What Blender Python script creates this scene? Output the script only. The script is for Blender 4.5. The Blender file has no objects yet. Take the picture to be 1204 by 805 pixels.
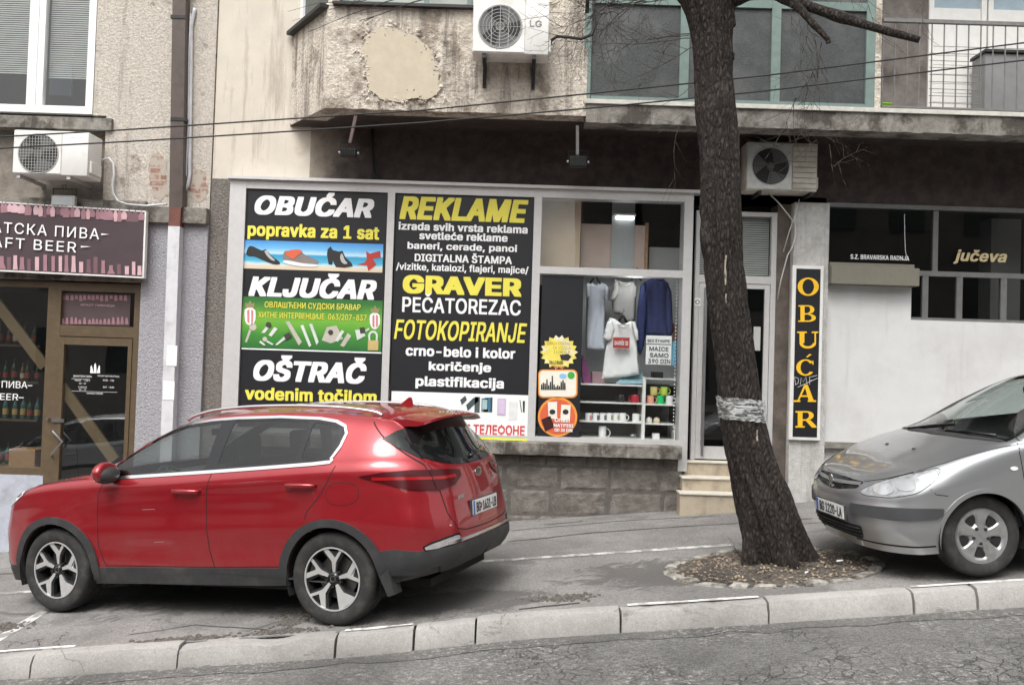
import bpy, bmesh, math, random
import numpy as np
from mathutils import Vector, Matrix, noise as mnoise
from mathutils.bvhtree import BVHTree
from mathutils.geometry import delaunay_2d_cdt
random.seed(11)
SC = bpy.context.scene
COL = SC.collection
PI = math.pi
# ------------------------------------------------------------------ camera
HC = 1.9                       # lens height above the datum
FPX, PITCH, ROLL = 1060.0, math.radians(1.5), math.radians(1.8)
cam = bpy.data.cameras.new('camera'); camo = bpy.data.objects.new('camera', cam); COL.objects.link(camo)
cam.sensor_fit = 'HORIZONTAL'; cam.sensor_width = 36; cam.lens = 36*FPX/1204; cam.clip_start = .05; cam.clip_end = 500
_r0 = Vector((1,0,0)); _f = Vector((0,math.cos(PITCH),math.sin(PITCH))); _u0 = Vector((0,-math.sin(PITCH),math.cos(PITCH)))
_ri = math.cos(ROLL)*_r0+math.sin(ROLL)*_u0; _ui = -math.sin(ROLL)*_r0+math.cos(ROLL)*_u0
camo.matrix_world = Matrix(((_ri.x,_ui.x,-_f.x,0),(_ri.y,_ui.y,-_f.y,0),(_ri.z,_ui.z,-_f.z,HC),(0,0,0,1)))
SC.camera = camo
# ------------------------------------------------------------------ overcast sky, soft sun, exposure
SUN_EL, SUN_AZ = math.radians(58), math.radians(200)      # high, from behind the camera, veiled by cloud
wd = bpy.data.worlds.new('World'); SC.world = wd; wd.use_nodes = True
_n = wd.node_tree.nodes; _l = wd.node_tree.links
_sky = _n.new('ShaderNodeTexSky'); _sky.sky_type = 'NISHITA'; _sky.sun_disc = False
_sky.sun_elevation = SUN_EL; _sky.sun_rotation = SUN_AZ; _sky.air_density = 1.6; _sky.dust_density = 6; _sky.ozone_density = 1
_hs = _n.new('ShaderNodeHueSaturation'); _hs.inputs['Saturation'].default_value = .12
_l.new(_sky.outputs[0], _hs.inputs['Color']); _l.new(_hs.outputs[0], _n['Background'].inputs['Color'])
_n['Background'].inputs['Strength'].default_value = .15
sun = bpy.data.lights.new('sun','SUN'); sun.energy = .8; sun.angle = math.radians(28); sun.color = (1,.97,.93)
suno = bpy.data.objects.new('sun', sun); COL.objects.link(suno)
_sd = Vector((math.sin(SUN_AZ)*math.cos(SUN_EL), math.cos(SUN_AZ)*math.cos(SUN_EL), math.sin(SUN_EL)))
suno.rotation_euler = _sd.to_track_quat('Z','Y').to_euler(); suno.location = (0,-5,12)
SC.view_settings.view_transform = 'Standard'; SC.view_settings.look = 'None'; SC.view_settings.gamma = 1
SC.view_settings.exposure = .8
SC.cycles.max_bounces = 8; SC.cycles.transparent_max_bounces = 12

# ------------------------------------------------------------------ helpers: photo pixel -> point of the plane Y = const
def P(px, py, Y):
    a, b = px-602, py-402.5
    cr, sr = math.cos(ROLL), math.sin(ROLL)
    u, v = a*cr+b*sr, -a*sr+b*cr
    x, y, z = u/FPX, 1.0, -v/FPX
    c, s = math.cos(PITCH), math.sin(PITCH)
    d = Vector((x, y*c-z*s, y*s+z*c)); k = Y/d.y
    return Vector((d.x*k, Y, HC+d.z*k))
def rect(x0, y0, x1, y1, Y):
    """photo rectangle (edges measured at their middles) -> X0, X1, Z0, Z1 on plane Y"""
    xm, ym = (x0+x1)/2, (y0+y1)/2
    return P(x0,ym,Y).x, P(x1,ym,Y).x, P(xm,y1,Y).z, P(xm,y0,Y).z
def gz(X, Y): return .045+.095*X+.012*(Y-6.8)             # the pavement climbs to the right
def rz(X, Y): return .045+.095*X-.145+.012*(6.6-Y)        # the road

# ------------------------------------------------------------------ helpers: objects
def tag(o, label=None, cat=None, group=None, kind=None):
    if label: o['label'] = label
    if cat: o['category'] = cat
    if group: o['group'] = group
    if kind: o['kind'] = kind
    return o
def thing(name, label, cat, loc=(0,0,0), group=None):
    o = bpy.data.objects.new(name, None); COL.objects.link(o); o.location = loc; o.empty_display_size = .1
    return tag(o, label, cat, group)
def copy_tree(o, parent=None):
    c = o.copy(); COL.objects.link(c)
    if parent: c.parent = parent
    for ch in list(o.children): copy_tree(ch, c)
    return c
class MB:
    """collects shapes in world (or local) coordinates, links them as one mesh object"""
    def __init__(s): s.bm = bmesh.new()
    def box(s, x0, x1, y0, y1, z0, z1, bev=0, seg=1):
        x0,x1 = min(x0,x1),max(x0,x1); y0,y1 = min(y0,y1),max(y0,y1); z0,z1 = min(z0,z1),max(z0,z1)
        v = [s.bm.verts.new((x,y,z)) for z in (z0,z1) for y in (y0,y1) for x in (x0,x1)]
        fs = [s.bm.faces.new([v[i] for i in f]) for f in ((0,2,3,1),(4,5,7,6),(0,1,5,4),(2,6,7,3),(0,4,6,2),(1,3,7,5))]
        if bev:
            es = {e for f in fs for e in f.edges}
            bmesh.ops.bevel(s.bm, geom=list(es), offset=bev, segments=seg, affect='EDGES', profile=.5, clamp_overlap=True)
        return s
    def poly(s, pts):
        s.bm.faces.new([s.bm.verts.new(p) for p in pts]); return s
    def prism(s, pts, d):
        """planar loop pushed along vector d"""
        d = Vector(d); a = [s.bm.verts.new(p) for p in pts]; b = [s.bm.verts.new(Vector(p)+d) for p in pts]
        n = len(pts); s.bm.faces.new(a); s.bm.faces.new(b[::-1])
        for i in range(n): s.bm.faces.new((a[i], b[i], b[(i+1)%n], a[(i+1)%n]))
        return s
    def tube(s, pts, r, seg=8, cap=True):
        pts = [Vector(p) for p in pts]; n = len(pts); rs = r if isinstance(r,(list,tuple)) else [r]*n
        rings = []; up = None
        for i,p in enumerate(pts):
            t = (pts[min(i+1,n-1)]-pts[max(i-1,0)]).normalized()
            if up is None: up = t.orthogonal().normalized()
            a = (up-t*up.dot(t)); a = a.normalized() if a.length>1e-6 else t.orthogonal().normalized(); up = a; b = t.cross(a)
            rings.append([s.bm.verts.new(p+(a*math.cos(2*PI*k/seg)+b*math.sin(2*PI*k/seg))*rs[i]) for k in range(seg)])
        for i in range(n-1):
            for k in range(seg): s.bm.faces.new((rings[i][k],rings[i][(k+1)%seg],rings[i+1][(k+1)%seg],rings[i+1][k]))
        if cap and seg>2: s.bm.faces.new(rings[0][::-1]); s.bm.faces.new(rings[-1])
        return s
    def lathe(s, prof, o, ax, seg=32, close=False):
        """profile [(radius, along)] turned about axis ax through o"""
        o, ax = Vector(o), Vector(ax).normalized(); a = ax.orthogonal().normalized(); b = ax.cross(a)
        rings = [[s.bm.verts.new(o+ax*h+(a*math.cos(2*PI*k/seg)+b*math.sin(2*PI*k/seg))*max(r,1e-4)) for k in range(seg)] for r,h in prof]
        m = len(rings)
        for i in range(m if close else m-1):
            for k in range(seg): s.bm.faces.new((rings[i][k],rings[(i+1)%m][k],rings[(i+1)%m][(k+1)%seg],rings[i][(k+1)%seg]))
        return s
    def ell(s, c, r, seg=20, rings=12, rot=None):
        m = Matrix.Translation(Vector(c)) @ (rot.to_4x4() if rot else Matrix.Identity(4)) @ Matrix.Diagonal((r[0],r[1],r[2],1))
        bmesh.ops.create_uvsphere(s.bm, u_segments=seg, v_segments=rings, radius=1, matrix=m); return s
    def grid(s, X, Y, Z):
        """arrays of equal shape -> quad sheet"""
        n, m = X.shape; v = [[s.bm.verts.new((X[i,j],Y[i,j],Z[i,j])) for j in range(m)] for i in range(n)]
        for i in range(n-1):
            for j in range(m-1): s.bm.faces.new((v[i][j],v[i+1][j],v[i+1][j+1],v[i][j+1]))
        return s
    def build(s, name, m, parent=None, smooth=False, origin=None, recalc=True, angle=None, local=False):
        if recalc: bmesh.ops.recalc_face_normals(s.bm, faces=s.bm.faces)
        me = bpy.data.meshes.new(name)
        s.bm.to_mesh(me); s.bm.free(); me.materials.append(m)
        o = bpy.data.objects.new(name, me); COL.objects.link(o)
        if smooth:
            me.polygons.foreach_set('use_smooth', [True]*len(me.polygons))
            if angle: me.set_sharp_from_angle(angle=math.radians(angle))
        if origin is not None:
            me.transform(Matrix.Translation(-Vector(origin))); o.location = origin
        if parent is not None:
            o.parent = parent
            if not local: o.location = Vector(o.location)-world_loc(parent)     # shapes were given in world coordinates
        return o
def world_loc(o):
    v = Vector((0,0,0))
    while o is not None: v += Vector(o.location); o = o.parent
    return v
# text as flat lettering, fitted to a box
import os
FONT=None
try:                                          # Blender's own interface font, shipped with it
    FONT=bpy.data.fonts.load(os.path.join(bpy.utils.system_resource('DATAFILES',path='fonts'),'Inter.woff2'))
except Exception: FONT=None
def text_mesh(body, shear=0., space=1.):
    """outlines of a text -> list of (points, triangles); every outer contour is filled by itself with the holes inside it"""
    c = bpy.data.curves.new('lettering','FONT'); c.body = body; c.shear = shear; c.space_character = space
    if FONT: c.font = FONT
    c.resolution_u = 3; c.fill_mode = 'NONE'; c.align_x = 'CENTER'
    o = bpy.data.objects.new('lettering', c); COL.objects.link(o); bpy.context.view_layer.update()
    me = bpy.data.meshes.new_from_object(o.evaluated_get(bpy.context.evaluated_depsgraph_get()))
    bpy.data.objects.remove(o); bpy.data.curves.remove(c)
    nxt={}
    for e in me.edges: nxt.setdefault(e.vertices[0],[]).append(e.vertices[1]); nxt.setdefault(e.vertices[1],[]).append(e.vertices[0])
    seen=set(); loops=[]
    for v0 in range(len(me.vertices)):
        if v0 in seen or v0 not in nxt: continue
        lp=[v0]; seen.add(v0); cur=v0
        while True:
            n=[q for q in nxt[cur] if q not in seen]
            if not n: break
            cur=(cur+1) if (cur+1) in n else n[0]; seen.add(cur); lp.append(cur)
        pts=[(me.vertices[i].co.x,me.vertices[i].co.y) for i in lp]; q=[]
        for p in pts:
            if not q or math.dist(p,q[-1])>1e-4: q.append(p)
        if len(q)>2: loops.append(q)
    bpy.data.meshes.remove(me)
    def area(p): return .5*sum(p[i][0]*p[(i+1)%len(p)][1]-p[(i+1)%len(p)][0]*p[i][1] for i in range(len(p)))
    def inside(x,y,p):
        c_=False; j=len(p)-1
        for i in range(len(p)):
            if (p[i][1]>y)!=(p[j][1]>y) and x<(p[j][0]-p[i][0])*(y-p[i][1])/(p[j][1]-p[i][1])+p[i][0]: c_=not c_
            j=i
        return c_
    big=max(loops,key=lambda p:abs(area(p))); sg=1 if area(big)>0 else -1
    outs=[p for p in loops if area(p)*sg>0]; holes=[p for p in loops if area(p)*sg<=0]; res=[]
    for p in outs:
        hs=[h for h in holes if inside(h[0][0],h[0][1],p)]
        V=[Vector(q) for q in p]; E=[(i,(i+1)%len(p)) for i in range(len(p))]
        for h in hs: k=len(V); V+=[Vector(q) for q in h]; E+=[(k+i,k+(i+1)%len(h)) for i in range(len(h))]
        vo,_,F,*_q=delaunay_2d_cdt(V,E,[],1,1e-7)
        tri=[]
        for f in F:
            cx=sum(vo[i][0] for i in f)/len(f); cy=sum(vo[i][1] for i in f)/len(f)
            if inside(cx,cy,p) and not any(inside(cx,cy,h) for h in hs): tri.append(tuple(f))
        res.append(([(v[0],v[1]) for v in vo],tri))
    return res
def lettering(body, org, ex, ez, w, h, m, parent=None, bold=0., shear=0., space=1., name='lettering', local=False):
    """text fitted to width w, height h about centre org; ex/ez the reading and up directions;
    bold = the strokes are thickened by overlaying shifted copies a hair apart in depth"""
    parts = text_mesh(body, shear, space+bold*1.2)
    co = np.array([p for q,_ in parts for p in q]); lo, hi = co.min(0), co.max(0)
    ex, ez = Vector(ex).normalized(), Vector(ez).normalized(); org = Vector(org); ny = ex.cross(ez).normalized()
    sx = w/(hi[0]-lo[0]+2*bold); sz = h/max(hi[1]-lo[1]+1.2*bold,1e-6); cx, cz = (hi[0]+lo[0])/2, (hi[1]+lo[1])/2
    sh = [(0,0)] if bold<=0 else [(0,0)]+[(dx*bold,dz*bold*.6) for dx,dz in ((-1,-1),(-1,0),(-1,1),(1,-1),(1,0),(1,1),(0,-1),(0,1),(-.5,1),(.5,-1),(.5,1),(-.5,-1))]
    V=[];F=[]
    for k,(dx,dz) in enumerate(sh):
        for j,(q,t) in enumerate(parts):
            o0=len(V); V += [org+ex*((c[0]+dx-cx)*sx)+ez*((c[1]+dz-cz)*sz)+ny*(.00022*k+.00007*(j%3)) for c in q]; F += [tuple(i+o0 for i in f) for f in t]
    me2=bpy.data.meshes.new(name); me2.from_pydata(V,[],F); me2.materials.append(m)
    o = bpy.data.objects.new(name, me2); COL.objects.link(o)
    if parent is not None:
        o.parent = parent
        if not local: o.location = -world_loc(parent)
    return o
def letter_px(body, x0, y0, x1, y1, Y, m, parent=None, **k):
    """text filling a photo rectangle on plane Y"""
    X0,X1,Z0,Z1 = rect(x0,y0,x1,y1,Y)
    return lettering(body, ((X0+X1)/2, Y, (Z0+Z1)/2), (1,0,0), (0,0,1), X1-X0, Z1-Z0, m, parent, **k)
# ------------------------------------------------------------------ materials (all node based)
def mat(name, col, rough=.6, metal=0., var=.12, vs=6., bump=.0, bs=60., coat=0., spec=.5, dirt=None, ds=1.2, dthr=.55, dw=.12, stretch=None, obj=False, detail=6., streak=None):
    """colour with noise variation; dirt = a second colour in blotches; bump = fine relief"""
    m = bpy.data.materials.new(name); m.use_nodes = True; n = m.node_tree.nodes; l = m.node_tree.links; b = n['Principled BSDF']
    b.inputs['Roughness'].default_value = rough; b.inputs['Metallic'].default_value = metal
    b.inputs['Coat Weight'].default_value = coat; b.inputs['Coat Roughness'].default_value = .03
    b.inputs['Specular IOR Level'].default_value = spec
    if obj: src = n.new('ShaderNodeTexCoord').outputs['Object']
    else: src = n.new('ShaderNodeNewGeometry').outputs['Position']
    if stretch:
        mp = n.new('ShaderNodeMapping'); mp.inputs['Scale'].default_value = stretch; l.new(src, mp.inputs[0]); src = mp.outputs[0]
    def nz(scale, det=detail, rgh=.6):
        t = n.new('ShaderNodeTexNoise'); t.inputs['Scale'].default_value = scale; t.inputs['Detail'].default_value = det; t.inputs['Roughness'].default_value = rgh
        l.new(src, t.inputs['Vector']); return t.outputs['Fac']
    c = tuple(col)+(1,) if len(col)==3 else col
    r = n.new('ShaderNodeMapRange'); r.inputs['From Min'].default_value=.3; r.inputs['From Max'].default_value=.7
    r.inputs['To Min'].default_value=1-var; r.inputs['To Max'].default_value=1+var; l.new(nz(vs), r.inputs[0])
    mx = n.new('ShaderNodeMix'); mx.data_type='RGBA'; mx.blend_type='MULTIPLY'; mx.inputs[0].default_value=1; mx.inputs[6].default_value=c
    l.new(r.outputs[0], mx.inputs[7]); out = mx.outputs[2]
    if dirt:
        k = n.new('ShaderNodeMapRange'); k.inputs['From Min'].default_value=dthr-dw; k.inputs['From Max'].default_value=dthr+dw
        k.clamp=True; l.new(nz(ds,10,.65), k.inputs[0])
        m2 = n.new('ShaderNodeMix'); m2.data_type='RGBA'; l.new(k.outputs[0], m2.inputs[0]); l.new(out, m2.inputs[6]); m2.inputs[7].default_value=tuple(dirt)+(1,); out = m2.outputs[2]
    if streak:                       # (colour, threshold, amount): rain-washed drips running down
        mp2=n.new('ShaderNodeMapping'); mp2.inputs['Scale'].default_value=(5,5,.45); l.new(src,mp2.inputs[0])
        t=n.new('ShaderNodeTexNoise'); t.inputs['Scale'].default_value=1.6; t.inputs['Detail'].default_value=8; t.inputs['Roughness'].default_value=.7; l.new(mp2.outputs[0],t.inputs['Vector'])
        k=n.new('ShaderNodeMapRange'); k.inputs[1].default_value=streak[1]; k.inputs[2].default_value=streak[1]+.14; k.inputs[4].default_value=streak[2]; l.new(t.outputs['Fac'],k.inputs[0])
        m3=n.new('ShaderNodeMix'); m3.data_type='RGBA'; l.new(k.outputs[0],m3.inputs[0]); l.new(out,m3.inputs[6]); m3.inputs[7].default_value=tuple(streak[0])+(1,); out=m3.outputs[2]
    l.new(out, b.inputs['Base Color'])
    if bump:
        bp = n.new('ShaderNodeBump'); bp.inputs['Strength'].default_value=1; bp.inputs['Distance'].default_value=bump; l.new(nz(bs,8,.6), bp.inputs['Height']); l.new(bp.outputs[0], b.inputs['Normal'])
    m['_out'] = 0
    return m
def glass(name, tint=(.9,.93,.92), refl=.07, rough=.0, spread=.0):
    m = bpy.data.materials.new(name); m.use_nodes = True; n = m.node_tree.nodes; l = m.node_tree.links
    n.remove(n['Principled BSDF']); t = n.new('ShaderNodeBsdfTransparent'); t.inputs[0].default_value = tuple(tint)+(1,)
    g = n.new('ShaderNodeBsdfGlossy'); g.inputs['Roughness'].default_value = rough; g.inputs[0].default_value=(1,1,1,1)
    lw = n.new('ShaderNodeLayerWeight'); lw.inputs[0].default_value=.5
    pw = n.new('ShaderNodeMath'); pw.operation='POWER'; pw.inputs[1].default_value=4; l.new(lw.outputs['Facing'], pw.inputs[0])
    mr = n.new('ShaderNodeMapRange'); mr.inputs['To Min'].default_value=refl; mr.inputs['To Max'].default_value=1; l.new(pw.outputs[0], mr.inputs[0])
    if True:                                   # old panes are never quite flat
        tc = n.new('ShaderNodeNewGeometry'); nt = n.new('ShaderNodeTexNoise'); nt.inputs['Scale'].default_value=1.3; nt.inputs['Detail'].default_value=1
        l.new(tc.outputs['Position'], nt.inputs['Vector']); bp = n.new('ShaderNodeBump'); bp.inputs['Distance'].default_value=.004; bp.inputs['Strength'].default_value=.5
        l.new(nt.outputs['Fac'], bp.inputs['Height']); l.new(bp.outputs[0], g.inputs['Normal'])
    mx = n.new('ShaderNodeMixShader'); l.new(mr.outputs[0], mx.inputs[0]); l.new(t.outputs[0], mx.inputs[1]); l.new(g.outputs[0], mx.inputs[2])
    l.new(mx.outputs[0], n['Material Output'].inputs['Surface']); return m
def emis(name, col, st):
    m = bpy.data.materials.new(name); m.use_nodes=True; b = m.node_tree.nodes['Principled BSDF']
    b.inputs['Emission Color'].default_value = tuple(col)+(1,); b.inputs['Emission Strength'].default_value = st; return m
M = {}
M['stucco']   = mat('weathered_stucco', (.60,.54,.46), .95, var=.2, vs=30, bump=.03, bs=30, dirt=(.30,.255,.205), ds=3.2, dthr=.575, dw=.05, streak=((.15,.128,.105),.50,.8))
M['stucco2']  = mat('smooth_beige_render', (.61,.555,.475), .95, var=.07, vs=3, bump=.004, bs=70, dirt=(.45,.38,.30), ds=1.5, dthr=.64, dw=.08, streak=((.30,.26,.215),.52,.6))
M['stucco3']  = mat('rough_old_plaster', (.53,.485,.425), .95, var=.22, vs=42, bump=.020, bs=45, dirt=(.27,.22,.185), ds=3.6, dthr=.635, dw=.04, streak=((.20,.17,.145),.52,.65))
M['roughgrey']= mat('rough_grey_cast', (.20,.18,.16), .95, var=.35, vs=40, bump=.03, bs=55)
M['patch']    = mat('mortar_patch', (.52,.455,.35), .95, var=.07, vs=8, bump=.004, bs=90)
M['soot_shade']     = mat('sooty_shaded_brown', (.050,.037,.033), .85, var=.3, vs=7, bump=.005, bs=60, dirt=(.11,.095,.085), ds=5, dthr=.68, dw=.07)  # soffit brown: soot with the shade under the overhang put into the colour
M['brownwall']= mat('brown_render', (.15,.12,.10), .9, var=.2, vs=9, bump=.008, bs=60, dirt=(.07,.06,.05), ds=3, dthr=.55)
M['concrete'] = mat('stained_concrete', (.22,.205,.18), .9, var=.3, vs=10, bump=.010, bs=50, dirt=(.07,.06,.05), ds=3.0, dthr=.53, dw=.06, streak=((.42,.40,.36),.58,.7))
M['slabtop']  = mat('pale_slab_edge', (.55,.53,.48), .9, var=.15, vs=12, bump=.003, bs=60)
M['white']    = mat('white_wall_paint', (.62,.615,.61), .85, var=.03, vs=3, bump=.002, bs=80, dirt=(.54,.53,.515), ds=1.6, dthr=.58, streak=((.44,.43,.41),.55,.35))
M['whiterough']=mat('white_rough_render', (.52,.51,.49), .9, var=.14, vs=20, bump=.012, bs=70, dirt=(.36,.34,.31), ds=4, dthr=.63, streak=((.25,.235,.21),.54,.6))
M['lilac']    = mat('lilac_grey_stucco', (.385,.38,.405), .95, var=.12, vs=30, bump=.03, bs=55)
M['stone']    = mat('rough_plinth_stone', (.165,.148,.131), .9, var=.34, vs=9, bump=.014, bs=35, dirt=(.085,.072,.062), ds=3, dthr=.60,dw=.1)
M['joint']    = mat('plinth_joint_mortar', (.11,.10,.09), .95, var=.2, vs=20, bump=.004)
M['alu']      = mat('grey_aluminium', (.58,.57,.56), .45, metal=.25, var=.05, vs=14)
M['pvc']      = mat('white_pvc', (.80,.80,.79), .35, var=.03, vs=8)
M['whitepaint']=mat('white_gloss_paint', (.74,.73,.70), .4, var=.06, vs=10)
M['black']    = mat('black_sign_film', (.012,.013,.016), .42, var=.1)
M['sgnwhite'] = mat('white_lettering_film', (.86,.86,.86), .5, var=.02)
M['sgnyel']   = mat('yellow_lettering_film', (.80,.72,.09), .5, var=.05)
M['gold']     = mat('ochre_lettering_film', (.86,.50,.02), .5, var=.05)
M['goldgrey'] = mat('pale_gold_lettering', (.50,.42,.24), .5, var=.05)
M['bronze']   = mat('bronze_brown_frame', (.105,.074,.042), .45, var=.15, vs=12)
M['dark']     = mat('dark_interior', (.03,.028,.026), .9, var=.3, vs=3)
M['midgrey']  = mat('grey_display_lining', (.50,.51,.51), .8, var=.08, vs=4)
M['steel']    = mat('brushed_steel', (.55,.55,.55), .3, metal=1, var=.08, vs=30)
M['railing']=mat('dull_grey_railing',(.16,.155,.15),.6,var=.2,vs=15)
M['galv']     = mat('galvanised_metal', (.55,.55,.53), .5, metal=.5, var=.12, vs=15)
M['darkmetal']= mat('dark_metal', (.03,.03,.03), .5, metal=.3, var=.2, vs=20)
M['brownpipe']= mat('brown_painted_pipe', (.085,.062,.052), .5, var=.12, vs=5, dirt=(.05,.035,.03), ds=6, dthr=.62)
M['whitepipe']= mat('pale_pvc_pipe', (.62,.62,.64), .5, var=.07, vs=8, dirt=(.42,.42,.42), ds=5, dthr=.64)
M['acwhite']  = mat('off_white_ac_casing', (.72,.71,.68), .5, var=.05, vs=6, dirt=(.5,.47,.42), ds=4, dthr=.66)
M['accream']  = mat('yellowed_ac_casing', (.55,.52,.45), .5, var=.07, vs=6, dirt=(.35,.31,.25), ds=5, dthr=.6)
M['acfan']    = mat('fan_cavity', (.02,.02,.02), .7, var=.2)
M['acgrille'] = mat('ac_grille', (.42,.42,.40), .5, var=.1)
M['cable']    = mat('black_cable', (.012,.012,.012), .6, var=.2)
M['teal']     = mat('teal_paint', (.155,.215,.195), .55, var=.14, vs=12, dirt=(.15,.21,.19), ds=8, dthr=.60)
def soot_shade_mat():
    m=bpy.data.materials.new('soot_and_shade_on_beige'); m.use_nodes=True; n=m.node_tree.nodes; l=m.node_tree.links; b=n['Principled BSDF']; b.inputs['Roughness'].default_value=.9
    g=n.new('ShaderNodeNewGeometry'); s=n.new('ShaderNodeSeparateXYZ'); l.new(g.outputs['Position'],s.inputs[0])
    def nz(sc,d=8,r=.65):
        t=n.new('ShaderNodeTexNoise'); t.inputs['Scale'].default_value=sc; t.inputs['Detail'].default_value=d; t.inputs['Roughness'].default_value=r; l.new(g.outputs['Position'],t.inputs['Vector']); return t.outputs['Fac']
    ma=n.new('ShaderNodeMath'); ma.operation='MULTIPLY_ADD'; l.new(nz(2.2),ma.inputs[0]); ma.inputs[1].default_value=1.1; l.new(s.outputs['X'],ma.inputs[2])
    k=n.new('ShaderNodeMapRange'); k.inputs[1].default_value=-2.15; k.inputs[2].default_value=-1.35; l.new(ma.outputs[0],k.inputs[0])   # soot stain plus painted overhang shade, fading out at the left
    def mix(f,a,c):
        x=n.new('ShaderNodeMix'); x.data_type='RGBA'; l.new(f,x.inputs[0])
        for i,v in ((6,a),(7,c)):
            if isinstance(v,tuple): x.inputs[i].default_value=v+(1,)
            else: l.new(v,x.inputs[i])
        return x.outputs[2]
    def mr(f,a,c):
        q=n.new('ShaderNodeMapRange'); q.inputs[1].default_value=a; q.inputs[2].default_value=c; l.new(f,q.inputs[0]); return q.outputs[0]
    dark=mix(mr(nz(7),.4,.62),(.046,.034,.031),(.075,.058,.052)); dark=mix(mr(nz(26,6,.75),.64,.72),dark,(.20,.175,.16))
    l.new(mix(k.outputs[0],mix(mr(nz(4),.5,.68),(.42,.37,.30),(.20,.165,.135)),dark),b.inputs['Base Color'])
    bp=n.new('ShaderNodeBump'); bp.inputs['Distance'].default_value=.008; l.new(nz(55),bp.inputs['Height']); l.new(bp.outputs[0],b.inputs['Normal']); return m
M['soot_shade_band']=soot_shade_mat()
M['bark']     = None
M['tan']      = mat('beige_stair_tile', (.47,.40,.30), .55, var=.14, vs=5, dirt=(.26,.22,.165), ds=5, dthr=.56, streak=((.2,.165,.12),.55,.5))
M['paper']    = mat('white_paper', (.82,.82,.81), .7, var=.02)
M['inkblack'] = mat('black_ink', (.02,.02,.02), .6, var=.05)
M['cloth']    = mat('white_cotton', (.80,.80,.79), .9, var=.03, vs=12)
M['clothblue']= mat('pale_blue_cotton', (.70,.74,.83), .9, var=.04, vs=12)
M['clothgrey']= mat('light_grey_cotton', (.50,.49,.47), .9, var=.06, vs=12)
M['navy']     = mat('navy_knit', (.022,.03,.10), .9, var=.2, vs=20)
M['red']      = mat('red_print', (.42,.04,.03), .6, var=.1)
M['orange']   = mat('orange_print', (.80,.30,.04), .6, var=.1)
M['redorange']= mat('vermilion_print', (.65,.12,.05), .6, var=.1)
M['cream']    = mat('cream_print', (.80,.76,.66), .6, var=.04)
M['beigecard']= mat('beige_board', (.60,.47,.33), .8, var=.08, vs=3)
M['pinkcard'] = mat('pinkish_board', (.52,.41,.35), .8, var=.08, vs=3)
M['greycard'] = mat('grey_board', (.45,.45,.43), .8, var=.06, vs=3)
M['wood']     = mat('pale_wood', (.33,.19,.09), .6, var=.2, vs=9, stretch=(1,1,8))
M['lilacprint']=mat('lilac_print', (.58,.45,.62), .5, var=.03)
M['yelneon']  = mat('lemon_print', (.76,.80,.02), .5, var=.04)
M['redtext']  = mat('crimson_lettering', (.62,.05,.05), .5, var=.05)
GL = glass('window_glass'); GLD = glass('door_glass', (.5,.52,.52), .10); GLS = glass('shop_glass', (.93,.95,.95), .06); GLL = glass('reflecting_shop_glass', (.85,.87,.87), .17)
M['glazing'] = GL
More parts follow.
